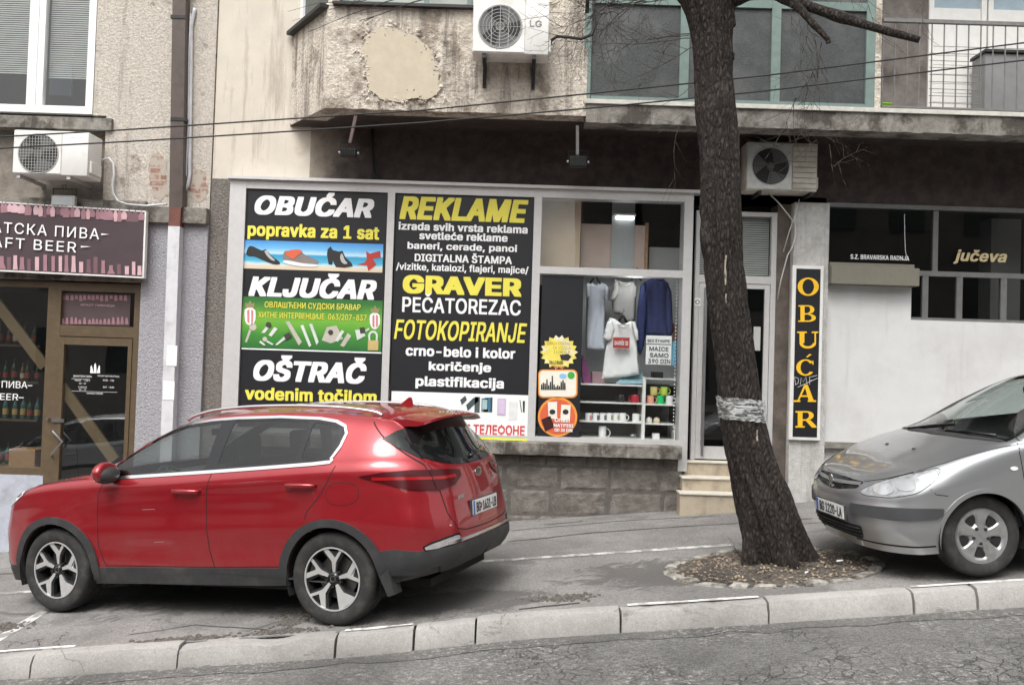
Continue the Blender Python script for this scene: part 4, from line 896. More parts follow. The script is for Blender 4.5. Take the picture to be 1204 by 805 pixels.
shapes([curve(z2([(300,135),(310,85),(350,85),(420,80),(440,105),(490,130),(548,155),(540,180),(400,170),(310,150)]),1)],L2,mat('shoe_grey_print',(.22,.19,.18),.6),'shoe_print',p1)
shapes([curve(z2([(310,100),(345,80),(420,75),(440,95),(400,115),(380,145),(345,130)]))],L3,M['redorange'],'shoe_print',p1)
shapes([curve(z2([(300,150),(340,150),(440,172),(545,178),(530,195),(420,192),(310,170)]))],L3,M['paper'],'shoe_print',p1)
shapes([z2([(865,85),(890,105),(960,85),(965,130),(910,140),(935,180),(880,222),(870,185),(805,178),(855,165),(870,140)])],L2,M['red'],'shoe_print',p1)
# green picture: keys, lock, crests of plain shields
zt,zb_=P(367,351,YQ).z,P(367,412,YQ).z
gp_=sheet(284.3,351,449,412,L1,skymat('green_print',[(0,(.01,.09,.025)),(.35,(.045,.24,.03)),(.65,(.16,.42,.04)),(1,(.03,.16,.03))],2,zb_,zt,.10),'picture_strip',p1,t=.001)
letter_px('ОВЛАШЋЕНИ СУДСКИ БРАВАР',311,356,424,364.5,L2,M['sgnyel'],p1,bold=.012)
letter_px('ХИТНЕ ИНТЕРВЕНЦИЈЕ  063/207-837',303.5,368,431,376.5,L2,M['sgnyel'],p1,bold=.008)
sheet(284,411.5,448.5,413,L2,M['sgnwhite'],'picture_edge',p1,t=.001)
shapes([curve(z2([(45,470),(115,470),(120,540),(105,580),(80,590),(50,575),(42,520)]),1),curve(z2([(892,505),(955,505),(962,570),(945,605),(925,618),(900,605),(888,560)]),1)],L2,M['paper'],'crest',p1)
shapes([z2([(60,490),(76,480),(76,575),(62,565)]),z2([(88,480),(102,490),(100,565),(88,575)]),z2([(908,525),(921,515),(921,605),(908,595)]),z2([(932,515),(945,525),(944,592),(932,602)])],L3,mat('pale_red_print',(.62,.22,.22),.6),'crest',p1)
shapes([z2([(52,468),(50,435),(66,445),(80,420),(95,445),(110,435),(108,468)]),z2([(898,502),(896,470),(912,480),(926,455),(940,480),(956,470),(952,502)])],L2,mat('crown_print',(.30,.25,.12),.6),'crest',p1)
kc=mat('key_metal_print',(.50,.47,.40),.5); kw=mat('key_pale_print',(.60,.66,.60),.5)
shapes([circ(*z2([(100,600)])[0],4.2,14),z2([(75,615),(90,625),(58,705),(46,700)]),z2([(320,565),(345,560),(430,700),(410,725)]),z2([(600,600),(665,590),(710,680),(625,710),(565,690)]),z2([(740,640),(765,660),(715,735),(690,725)]),circ(*z2([(180,682)])[0],2.8,12)],L2,kc,'key_print',p1)
shapes([z2([(420,590),(440,585),(495,725),(480,735)]),z2([(480,580),(500,578),(545,700),(530,722)]),z2([(205,575),(225,585),(180,640),(155,640)]),z2([(245,600),(268,612),(225,665),(205,655)]),z2([(250,720),(310,665),(322,680),(265,722)]),z2([(195,690),(240,715),(230,722),(190,700)]),z2([(150,690),(185,720),(175,725),(142,705)]),z2([(790,620),(850,615),(860,660),(805,690)]),z2([(655,690),(700,620),(718,630),(675,700)]),z2([(860,620),(885,606),(888,618),(862,632)])],L3,kw,'key_print',p1)
shapes([circ(*z2([(205,585)])[0],3.4,12),circ(*z2([(625,635)])[0],3,12),z2([(305,655),(345,635),(365,665),(325,690)]),z2([(820,605),(855,600),(858,640),(826,645)])],L4,mat('dark_print',(.05,.045,.035),.5),'key_print',p1)
shapes([z2([(878,690),(948,690),(946,757),(876,757)])],L3,mat('brass_print',(.55,.40,.16),.5),'padlock_print',p1)
ar=[z2([(882,690),(880,660)])[0]]+circ(*z2([(912,660)])[0],5.6,10,6.2,PI,2*PI)+z2([(942,690),(930,690)])+circ(*z2([(912,662)])[0],3.4,10,4,2*PI,PI)+z2([(894,690)])
shapes([ar],L3,kw,'padlock_print',p1)
# poster 2: printing and engraving
p2=sheet(461.6,228,624.2,513,YQ,M['black'],'shop_poster'); tag(p2,'tall black poster of printing offers above a white strip of telephones','poster')
for s,x0,y0,x1,y1,mm,bo,sh in (('REKLAME',470,233,621,260,'sgnyel',.045,.2),('izrada svih vrsta reklama',468.5,263,620.5,272.5,'sgnwhite',.035,0),('svetleće reklame',493,273.5,597,283,'sgnwhite',.035,0),('baneri, cerade, panoi',479,286,608,296.5,'sgnwhite',.03,0),
    ('DIGITALNA ŠTAMPA',487.5,297.5,602,309,'sgnwhite',.03,0),('/vizitke, katalozi, flajeri, majice/',465.5,311,621.5,321.5,'sgnwhite',.025,0),('GRAVER',473.5,325,613.5,347,'sgnyel',.05,0),('PEČATOREZAC',473,346,612.5,369,'sgnwhite',.02,0),
    ('FOTOKOPIRANJE',463.5,377.5,619.5,401,'sgnyel',.02,.2),('crno-belo i kolor',477,407.5,606,420,'sgnwhite',.035,0),('koričenje',504,425.5,577.5,439,'sgnwhite',.035,0),('plastifikacija',488.5,443,592.5,458,'sgnwhite',.035,0)):
    letter_px(s,x0,y0,x1,y1,L1,M[mm],p2,bold=bo,shear=sh)
sheet(459.5,462,622,512.5,L1,M['paper'],'phone_strip',p2,t=.001)
letter_px('МОБИЛНЕ ТЕЛЕФОНЕ',497,498,617,510.5,L2,M['redtext'],p2,bold=.02)
sheet(461.5,513.3,620,521.3,YF-.006,M['yelneon'],'yellow_strip',p2,t=.001)
cy=lambda a,b:(560+a/10.06,450+b/10.06)
sheet(*cy(248,182),*cy(350,385),L2,M['lilacprint'],'phone_print',p2,t=.001)
sheet(*cy(90,170),*cy(190,345),L2,skymat('phone_screen_print',[(0,(.55,.72,.78)),(.5,(.1,.35,.5)),(1,(.03,.05,.08))],0,P(569,475,YQ).x,P(579,475,YQ).x,.03),'phone_print',p2,t=.001)
sheet(*cy(-20,165),*cy(42,350),L2,mat('phone_dark_print',(.08,.1,.1),.4),'phone_print',p2,t=.001)
sheet(*cy(385,225),*cy(490,440),L2,mat('phone_white_print',(.68,.68,.68),.4),'phone_print',p2,t=.001)
shapes([[cy(512,205),cy(520,200),cy(540,345),cy(530,345)],[cy(550,215),cy(575,212),cy(572,350),cy(552,345)]],L2,M['inkblack'],'small_print',p2)
shapes([[(548,476),(556,468),(562,466),(563,471),(555,478),(550,483)],[(541,470),(547,465),(549,470),(543,476)]],L2,mat('phone_teal_print',(.06,.09,.10),.4),'phone_print',p2); sheet(566,468,574,484,L2,mat('phone_green_print',(.12,.22,.20),.4),'phone_print',p2,t=.001); sheet(567,469.5,573,481,L3,mat('phone_glow_print',(.35,.5,.5),.4),'phone_print',p2,t=.001); sheet(585.8,470,593.4,486.5,L3,mat('lilac_light_print',(.66,.54,.70),.4),'phone_print',p2,t=.001)
# poster 3: black panel with three stickers, behind the display pane
p3=sheet(634.8,323.9,683.6,515,YQ,M['black'],'shop_poster'); tag(p3,'narrow plain black poster with three colourful stickers at its foot, left of the clothes display','poster')
star=[]
for i in range(36):
    a=2*PI*i/36; rr=22.3 if i%2==0 else 18.5; star.append((657.2+rr*math.cos(a),414+rr*.92*math.sin(a)))
sk=mat('star_sticker_print',(.80,.68,.12),.5,var=.15,vs=9,dirt=(.80,.76,.66),ds=7,dthr=.55,dw=.05)
o=shape(star,L1,sk,'sticker',None); tag(o,'yellow starburst sticker on the narrow black poster','sticker')
for t,x0,y0,x1,y1 in (('IZRADA STIKERA',643,402,670,405.5),('ZA VOZILA',650,407,671,410.5),('I LOKALE',651,412,670,415.5)): letter_px(t,x0,y0,x1,y1,L2,mat('ochre_ink',(.35,.27,.05),.6) if 'ochre_ink' not in bpy.data.materials else bpy.data.materials['ochre_ink'],o)
letter_px('DA LI BUDE',646,424,662,428,L2,M['inkblack'],o,bold=.02); shapes([[(658,417),(668,416),(672,419),(668,424),(660,423)]],L2,M['inkblack'],'blot_print',o); letter_px('SVAKI DAN',648,430,664,433.5,L2,M['red'],o,bold=.02)
def rrect(x0,y0,x1,y1,r): 
    q=[]
    for cx,cy_,a in ((x1-r,y0+r,-PI/2),(x1-r,y1-r,0),(x0+r,y1-r,PI/2),(x0+r,y0+r,PI)): q+=[(cx+r*math.cos(a+PI/2*k/5),cy_+r*math.sin(a+PI/2*k/5)) for k in range(6)]
    return q
o=shape(rrect(632.7,434.2,679,467.6,6),L1,M['orange'],'sticker',None); tag(o,'cream sticker with an orange rim and rounded corners between the starburst and the round sticker','sticker')
shape(rrect(634.3,435.8,677.4,466,5),L2,M['cream'],'cream_field',o)
r=random.Random(6); 
shapes([[(636+i*2.1,458),(636+i*2.1,458-h),(637.5+i*2.1,457.5-h),(637.8+i*2.1,458)] for i,h in enumerate((6,8,7,12,5,9,16,6,3,5,4,9,11,8))],L3,M['inkblack'],'skyline_print',o)
shape(circ(662,442,4.5,12,3),L3,mat('sky_blue_print',(.25,.5,.75),.5),'blot_print',o); shape(circ(671.5,441,4.3,12),L3,mat('leaf_green_print',(.06,.4,.05),.5),'blot_print',o)
o=shape(circ(655.6,489.8,23.2,40),L1,M['orange'],'sticker',None); tag(o,'round vermilion sticker with an orange rim, lowest on the narrow black poster','sticker')
shape(circ(655.6,489.8,20.6,36),L2,M['redorange'],'red_field',o)
shapes([[(644,472.5),(655,472),(655,492),(645,492)],[(660,475.5),(671,476),(670,494),(659,493)]],L3,M['cream'],'card_print',o)
shapes([circ(649.5,484,3.6,12,3),circ(665,484,3.6,12,3)],L4,M['inkblack'],'blot_print',o)
shapes([[(636.5,493),(647,488.5),(652,502),(641,507)]],L3,mat('maroon_print',(.05,.012,.012),.4),'card_print',o)
for t,x0,y0,x1,y1 in (('Crteži',652,491,670,496),('NATPISI',651,498,674,502),('OD 30 DIN',652,503.5,673,507.5)): letter_px(t,x0,y0,x1,y1,L4,M['sgnwhite'],o,bold=.03)
# price sheet
o=sheet(759.5,394.5,789.5,428.5,YQ+.02,M['paper'],'price_sheet'); tag(o,'white price sheet taped inside the display pane in front of the navy jumper','price sheet')
Yk=YQ+.017
letter_px('BEZ ŠTAMPE',761.5,398,787.5,402.3,Yk,M['inkblack'],o,bold=.005); sheet(760,404.2,789,405,Yk,M['inkblack'],'rule_line',o,t=.001)
letter_px('MAICE',763.5,407.5,786,412.5,Yk,M['inkblack'],o,bold=.01); letter_px('SAMO',764,415,786,420,Yk,M['inkblack'],o,bold=.01); letter_px('390 DIN',762,422,788,427,Yk,M['inkblack'],o,bold=.01)
# ------------------------------------------------------------------ display: lining, clothes, shelves, mugs
YD=11.15
sheet(684,322,801,452,YD+.12,M['midgrey'],'display_lining',bld,t=.02)
sheet(634,232,682.5,316,10.95,M['beigecard'],'display_board',bld,t=.02)
sheet(682.7,264,758,320,11.05,M['pinkcard'],'display_board',bld,t=.02)
sheet(758.3,262,762,320,11.04,M['wood'],'display_board',bld,t=.03)
sheet(763,291,801,320,11.2,M['greycard'],'display_board',bld,t=.02)
sheet(719,232,746,320,11.04,mat('grey_green_board',(.38,.40,.39),.7,var=.05),'display_board',bld,t=.005)
lt=thing('ceiling_lamp','short lit white tube lamp under the shop ceiling behind the upper display pane','ceiling lamp',P(735,255,10.98))
mb=MB(); a,b_,z0,z1=rect(722,251,748,253.4,10.98); mb.box(a,b_,10.98,11.03,z0,z1); mb.build('lamp_body',M['pvc'],lt)
mb=MB(); a,b_,z0,z1=rect(724,253.8,746,258.3,10.98); mb.box(a,b_,10.975,11.02,z0,z1,.01); mb.build('tube',emis('lit_tube',(.95,.97,1),1.6),lt)
al=bpy.data.lights.new('display_fill_light','POINT'); al.energy=1.8; al.color=(.97,.98,1); al.shadow_soft_size=.12; alo=bpy.data.objects.new('display_fill_light',al); COL.objects.link(alo); alo.parent=lt; alo.location=(.1,-.29,-.85)  # added fill just inside the pane, brightens the shirts; no fitting stands there
def garment(pts,Y,m,name,label,cat,amp=.03,seed=0,thick=.05,fold=18):
    """outline -> softly folded cloth hanging with real thickness"""
    pp=[P(a,b,Y) for a,b in pts]; poly=[(p.x,p.z) for p in pp]
    xs=[p[0] for p in poly]; zs=[p[1] for p in poly]; st=.025
    vv=[]; ee=[]
    for i in range(len(poly)):
        a,b_=poly[i],poly[(i+1)%len(poly)]; k=max(1,int(math.dist(a,b_)/st))
        for t in range(k): vv.append((a[0]+(b_[0]-a[0])*t/k,a[1]+(b_[1]-a[1])*t/k))
    n=len(vv); ee=[(i,(i+1)%n) for i in range(n)]; bound=list(vv)
    def inside(x,z):
        c=False; j=n-1
        for i in range(n):
            if (bound[i][1]>z)!=(bound[j][1]>z) and x<(bound[j][0]-bound[i][0])*(z-bound[i][1])/(bound[j][1]-bound[i][1])+bound[i][0]: c=not c
            j=i
        return c
    x=min(xs)
    while x<max(xs):
        z=min(zs)
        while z<max(zs):
            if inside(x,z) and min((x-b[0])**2+(z-b[1])**2 for b in bound)>(st*.6)**2: vv.append((x,z))
            z+=st
        x+=st
    V,_,F,*_r=delaunay_2d_cdt([Vector(v) for v in vv],ee,[],1,1e-5)
    mb=MB(); cx=(min(xs)+max(xs))/2
    def dep(x,z,s):
        d=min(math.sqrt(min((x-b[0])**2+(z-b[1])**2 for b in bound)),.03)/.03
        f=amp*(1.1*mnoise.noise((x*fold*.5+seed,z*1.3,seed))+.7*mnoise.noise((x*fold*1.1,z*2.4,seed+3))+.35*mnoise.noise((x*fold*2,z*7+x*6,seed+8)))
        return Y+s*thick*.35*(d**.5)+f*(.5+.5*d)
    fr=[mb.bm.verts.new((v[0],dep(v[0],v[1],-1),v[1])) for v in V]; bk=[mb.bm.verts.new((v[0],dep(v[0],v[1],.4),v[1])) for v in V]
    for f in F: mb.bm.faces.new([fr[i] for i in f]); mb.bm.faces.new([bk[i] for i in f][::-1])
    bmesh.ops.remove_doubles(mb.bm,verts=mb.bm.verts,dist=.0015)
    o=mb.build(name,m,smooth=True,origin=(cx,Y,max(zs))); return tag(o,label,cat)
c3=lambda l:[(680+a/8.05,320+b/8.05) for a,b in l]
YT=10.86
garment(c3([(80,110),(125,95),(165,120),(215,90),(265,120),(300,170),(290,260),(250,240),(245,480),(250,735),(150,735),(72,725),(75,480),(78,250)]),YT+.12,M['clothblue'],'hanging_shirt','pale blue white T-shirt hanging leftmost in the display window','shirt',seed=1,amp=.04)
garment(c3([(350,65),(420,90),(480,95),(530,80),(560,140),(545,300),(540,460),(440,470),(400,400),(320,395),(318,275),(285,265)]),YT+.06,mat('grey_shirt_cotton',(.40,.39,.375),.9,var=.06,vs=12),'hanging_shirt','light grey T-shirt hanging high between the pale shirt and the navy jumper','shirt',seed=2)
garment(c3([(300,430),(345,440),(385,470),(420,500),(460,480),(490,462),(535,470),(548,540),(555,680),(565,800),(578,965),(450,990),(222,1003),(236,900),(252,760),(272,650),(262,632),(232,630),(252,540),(275,470)]),YT-.06,M['cloth'],'hanging_shirt','white T-shirt with a small red printed label hanging lowest in the display','shirt',seed=3,thick=.07)
lab=sheet(720.8,396.6,740.2,408.8,YT-.155,M['red'],'shirt_print'); 
lab.name='red_shirt_label'; tag(lab,'small red printed patch with white lettering on the front white T-shirt','print'); letter_px('SAVRŠE SE',722.4,399.6,738.8,405.8,YT-.158,M['sgnwhite'],lab,bold=.02)
sh=bpy.data.objects.get('hanging_shirt.002'); lab.parent=sh; lab.location=Vector(lab.location)-Vector(sh.location); del lab['label']; del lab['category']; lab.name='printed_patch'
garment(c3([(590,120),(660,70),(720,50),(790,55),(850,100),(878,180),(885,330),(892,560),(860,640),(800,605),(640,605),(618,690),(580,790),(555,700),(550,560),(560,330)]),YT+.02,M['navy'],'hanging_jumper','navy blue long sleeved jumper hanging at the right of the display','jumper',seed=4,thick=.08)
def sleeve(of,pts,Y,m,seed):
    o=garment(pts,Y,m,'sleeve','x y z w','x',seed=seed,thick=.06,amp=.02)
    for k in ('label','category'): del o[k]
    o.parent=of; o.location=Vector(o.location)-Vector(of.location)
tops=[o for o in COL.objects if o.name.startswith('hanging_')]
jm=bpy.data.objects['hanging_jumper']; sleeve(jm,c3([(600,110),(640,95),(650,260),(640,480),(622,690),(582,795),(552,700),(548,560),(560,330)]),YT-.04,M['navy'],9); sleeve(jm,c3([(845,100),(880,180),(888,330),(894,560),(862,645),(832,560),(826,300)]),YT-.03,M['navy'],10)
wt=bpy.data.objects['hanging_shirt.002']; sleeve(wt,c3([(275,468),(320,450),(345,540),(318,640),(275,652),(228,632),(250,540)]),YT-.10,M['cloth'],11); sleeve(wt,c3([(500,462),(538,470),(566,560),(572,640),(540,650),(515,560)]),YT-.10,M['cloth'],12)
gt=bpy.data.objects['hanging_shirt.001']; sleeve(gt,c3([(350,70),(392,90),(380,200),(345,270),(285,266)]),YT+.02,M['clothgrey'],13)
pb=bpy.data.objects['hanging_shirt']; sleeve(pb,c3([(262,118),(300,165),(294,262),(250,255),(240,170)]),YT+.08,M['clothblue'],14); sleeve(pb,c3([(82,112),(112,100),(112,230),(72,250),(72,160)]),YT+.08,M['clothblue'],15)
for of,(px,py),rr_,Y_ in ((jm,(770,62),5.0,YT-.05),(wt,(425,492),6.5,YT-.13),(gt,(440,98),6.0,YT+.01)):
    c=P(*c3([(px,py)])[0],Y_); mb=MB(); mb.tube([(c.x+rr_/97*math.cos(t),Y_+.02*math.sin(t),c.z-rr_/97*.55*abs(math.sin(t))*(1 if math.sin(t)<0 else .2)) for t in np.linspace(0,2*PI,25)],.008,6,cap=False); mb.build('collar',M['navy'] if of is jm else M['clothgrey'],of,smooth=True)
def hanger(px,py,w,lab):
    t=thing('coat_hanger',lab,'hanger',P(px,py,YT)); mb=MB(); c=P(px,py,YT); s=w/97
    mb.tube([c+Vector((-s,0,-.03)),c+Vector((-s*.3,0,.04)),c+Vector((0,0,.06)),c+Vector((s*.3,0,.04)),c+Vector((s,0,-.03))],.014,8); mb.build('hanger_bar',M['darkmetal'],t,smooth=True)
    mb=MB(); mb.tube([c+Vector((0,0,.06)),c+Vector((0,0,.09)),c+Vector((.02,0,.11)),c+Vector((.0,0,.13))],.004,6); mb.build('hook',M['darkmetal'],t)
hanger(700,330.5,6,'short black hanger at the neck of the leftmost pale shirt'); hanger(732,376,5,'short black hanger in the neck of the lowest white T-shirt'); hanger(748,327,6,'short black hanger above the grey shirt near the jumper')
mb=MB(); mb.tube([P(684,325,YT+.07),P(800,327,YT+.07)],.012,8); tag(mb.build('garment_rail',M['steel'],smooth=True,origin=P(684,325,YT+.07)),'thin steel rail across the top of the clothes display','rail')
mb=MB(); a=P(796.5,323,10.72).x
for k in range(44): mb.ell((a,10.72,P(796,326+4.2*k,10.72).z),(.008,.008,.01),8,6)
tag(mb.build('bead_string',M['pvc'],smooth=True,origin=(a,10.72,P(796,326,10.72).z)),'string of white beads down the right edge of the display','bead string')
mb=MB(); c=P(792.5,430,10.9); mb.lathe([(.0,0),(.028,0),(.028,.5),(.0,.5)],c,(0,0,1),16); o=mb.build('fabric_roll',mat('sky_blue_fabric',(.18,.48,.68),.7,var=.2,vs=20),origin=c,smooth=True,angle=50); tag(o,'upright sky blue fabric roll with a brown end at the right edge of the display','fabric roll')
mb=MB(); mb.lathe([(.029,.30),(.03,.31),(.03,.5),(.029,.51)],c,(0,0,1),16); mb.build('wrapper',mat('brown_wrapper',(.20,.10,.07),.6,var=.3,vs=30),o)
# shelving
sh_t=thing('display_shelf','white shelf unit with two columns under the clothes in the display window','shelf',P(735,515,10.9))
c2=lambda a,b:(680+a/8.05,430+b/8.05)
YA,YBk=10.72,11.2
for a0,a1,b0,b1 in ((-2,604,172,187),(-2,604,343,356),(-2,604,524,538),(636,925,116,130),(636,918,362,375),(636,905,546,558)):
    x0,x1,z0,z1=rect(*c2(a0,b0),*c2(a1,b1),YA); mb=MB(); mb.box(x0,x1,YA,YBk,z0,z1); mb.build('shelf_board',M['whitepaint'],sh_t)
x0,x1,z0,z1=rect(*c2(604,105),*c2(634,700),YA); mb=MB(); mb.box(x0,x1,YA,YBk,z0,z1); mb.build('upright_panel',M['whitepaint'],sh_t)
x0,x1,z0,z1=rect(*c2(-2,170),*c2(925,720),YA); mb=MB(); mb.box(x0,x1,YBk,YBk+.02,z0,z1); mb.build('back_panel',mat('dark_grey_panel',(.17,.17,.165),.8,var=.1),sh_t)
x0,x1,z0,z1=rect(*c2(910,560),*c2(918,712),YA); mb=MB(); mb.box(x0,x1,YA,YBk,z0,z1); mb.build('upright_panel',M['whitepaint'],sh_t)
mb=MB(); x0,x1,z0,z1=rect(684,515,800,519,YA); mb.box(x0,x1,YA-.1,YBk,z0,z1); mb.build('shelf_board',M['greycard'],sh_t)
mugm={}
def mug(cx,top,bot,w,m,label,flip=1,grp=None,dy=.10):
    a=P(cx,bot,YA+dy); h=P(cx,top,YA+dy).z-a.z; rr=w/2/98
    t=thing('mug',label,'mug',a,grp); mb=MB()
    mb.lathe([(0,.002),(rr*.94,.0),(rr,.006),(rr,h-.003),(rr*.96,h),(rr*.9,h-.003),(rr*.88,.012),(0,.01)],(0,0,0),(0,0,1),24); mb.build('cup',m,t,smooth=True,angle=50,local=True)
    mb=MB(); mb.tube([(flip*(rr*.95+ h*.33*math.sin(q)),-rr*.15,h*.5+h*.32*math.cos(q)) for q in np.linspace(0,PI,9)],.006,8); mb.build('handle',m,t,smooth=True,local=True)
    return t
mw=mat('white_glaze',(.80,.80,.79),.15,var=.02)
gm='white mugs in a row'
bands=[mat('mug_print_%s'%n,c,.3) for n,c in (('pink',(.6,.25,.28)),('charcoal',(.10,.10,.11)),('slate',(.12,.13,.17)),('olive',(.35,.32,.2)),('sand',(.45,.38,.25)))]
def mug_band(t,m,w,h0,h1):
    rr=w/2/98; mb=MB(); n=10
    for i in range(n):
        a0,a1=-PI/2+.2+.9*i/n,-PI/2+.2+.9*(i+1)/n
        mb.poly([((rr+.0012)*math.cos(a),(rr+.0012)*math.sin(a),z) for a,z in ((a0,h0),(a1,h0),(a1,h1),(a0,h1))])
    mb.build('printed_motif',m,t,local=True)
row=[692,700.5,709,717,724.5,732]
labs=['white mug with a pinkish motif, first from the left in the mug row','white mug with a charcoal motif, second in the mug row','white mug with a slate motif, third in the mug row','white mug with an olive motif, fourth in the mug row','white mug with a sand motif, fifth in the mug row','plain white mug, sixth in the mug row']
for i,c in enumerate(row):
    t=mug(c,485.3,495.4,8,mw,labs[i],1,gm)
    if i<5: mug_band(t,bands[i],8,.02,.08)
mug(747.5,486,496.6,8.6,mw,'plain white mug standing apart beside the white upright of the shelf',1,gm)
mug(708,500.8,516,9,mw,'tall white mug alone on the bottom of the display',1)
mug(730,464,473.5,8.5,mat('black_glaze',(.03,.03,.03),.2),'black and white mug on the upper left shelf',-1)
mug(746.5,464,473.7,9,mat('red_glaze',(.45,.03,.05),.2),'red mug beside the black mug on the upper left shelf',-1)
for c,tp,bt,nm,col in ((768.5,454.5,464.4,'pale yellow',(.70,.62,.22)),(780.5,454.5,464.6,'lime',(.50,.68,.10)),(764.5,464.8,475,'salmon pink',(.75,.35,.25)),(776,464.8,475.2,'bright green',(.02,.52,.14)),(786.8,465,475.4,'white',(.78,.78,.78))):
    mug(c,tp,bt,8.6,mat(nm.replace(' ','_')+'_glaze',col,.2,var=.03),nm+' mug in the stacked pyramid on the right shelf',1,'mugs stacked on the right shelf')
for c,nm in ((763,'white'),(772,'cream')):
    a=P(c,498,YA+.1); mb=MB(); mb.lathe([(0,0),(.038,0),(.038,.045),(.03,.068),(.012,.078),(0,.08)],a,(0,0,1),20); tag(mb.build('round_candle',mat(nm+'_wax',(.70,.68,.64) if nm=='white' else (.66,.55,.40),.5),smooth=True,origin=a),nm+' domed candle on the middle right shelf','candle')
a=P(744,517,YA+.1); mb=MB(); mb.lathe([(0,.002),(.042,0),(.046,.075),(.043,.075),(.04,.01),(0,.01)],a,(0,0,1),20); tag(mb.build('glass_tumbler',glass('tumbler_glass',(.75,.85,.85),.15),smooth=True,origin=a),'clear glass tumbler at the bottom of the display','tumbler')
x0,x1,z0,z1=rect(767.5,509.5,775.5,517.5,YA+.06); mb=MB(); mb.box(x0,x1,YA+.06,YA+.14,z0,z1,.004); tag(mb.build('small_box',M['paper'],origin=((x0+x1)/2,YA+.1,z0)),'small white cube box on the lowest right shelf','box')
mb=MB(); mb.prism([P(724,451,YA+.02),P(742,438,YA+.3),P(756,437,YA+.3),P(756,451,YA+.02)],(0,.01,.012)); tag(mb.build('folded_cloth',mat('teal_folded_cloth',(.22,.36,.40),.8,var=.2,vs=20),origin=P(740,451,YA+.1)),'folded teal cloth lying on the top left shelf','cloth')
mb=MB(); mb.prism(curve([(684,452),(684,415),(690,425),(694,440),(695,452)],1) and [P(a,b,YA+.1) for a,b in curve([(684,452),(684,415),(690,425),(694,440),(695,452)],1)],(0,.12,0)); tag(mb.build('plum_cushion',mat('plum_fabric',(.22,.06,.16),.8,var=.2),origin=P(688,452,YA+.1)),'plum and grey cushion at the left end of the top shelf','cushion')
mb=MB(); x0,x1,z0,z1=rect(696,437,712,451,YA+.2); mb.box(x0,x1,YA+.2,YA+.4,z0,z1,.01); tag(mb.build('rose_box',mat('dusty_rose_card',(.36,.24,.26),.7),origin=((x0+x1)/2,YA+.3,z0)),'dusty rose box on the top shelf under the pale shirt','box')
mb=MB(); x0,x1,z0,z1=rect(768,437,780,445,YA+.15); mb.box(x0,x1,YA+.15,YA+.35,z0,z1,.006); tag(mb.build('black_box',M['inkblack'],origin=((x0+x1)/2,YA+.2,z0)),'black box on the right column below the price sheet','box')
# stickers on the shop door
o=sheet(816.8,350.5,823.4,359.5,YDo-.035,M['paper'],'door_sticker'); tag(o,'small white sticker with a ring sign on the left door stile','sticker'); shape(circ(820.1,355,2.6,16),YDo-.037,M['inkblack'],'ring_print',o); shape(circ(820.1,355,1.7,16),YDo-.039,M['paper'],'ring_print',o)
o=sheet(886,384,894,412,YDo-.006,M['greycard'],'door_notice'); tag(o,'pale paper notice on the shop door just right of the tree','notice')
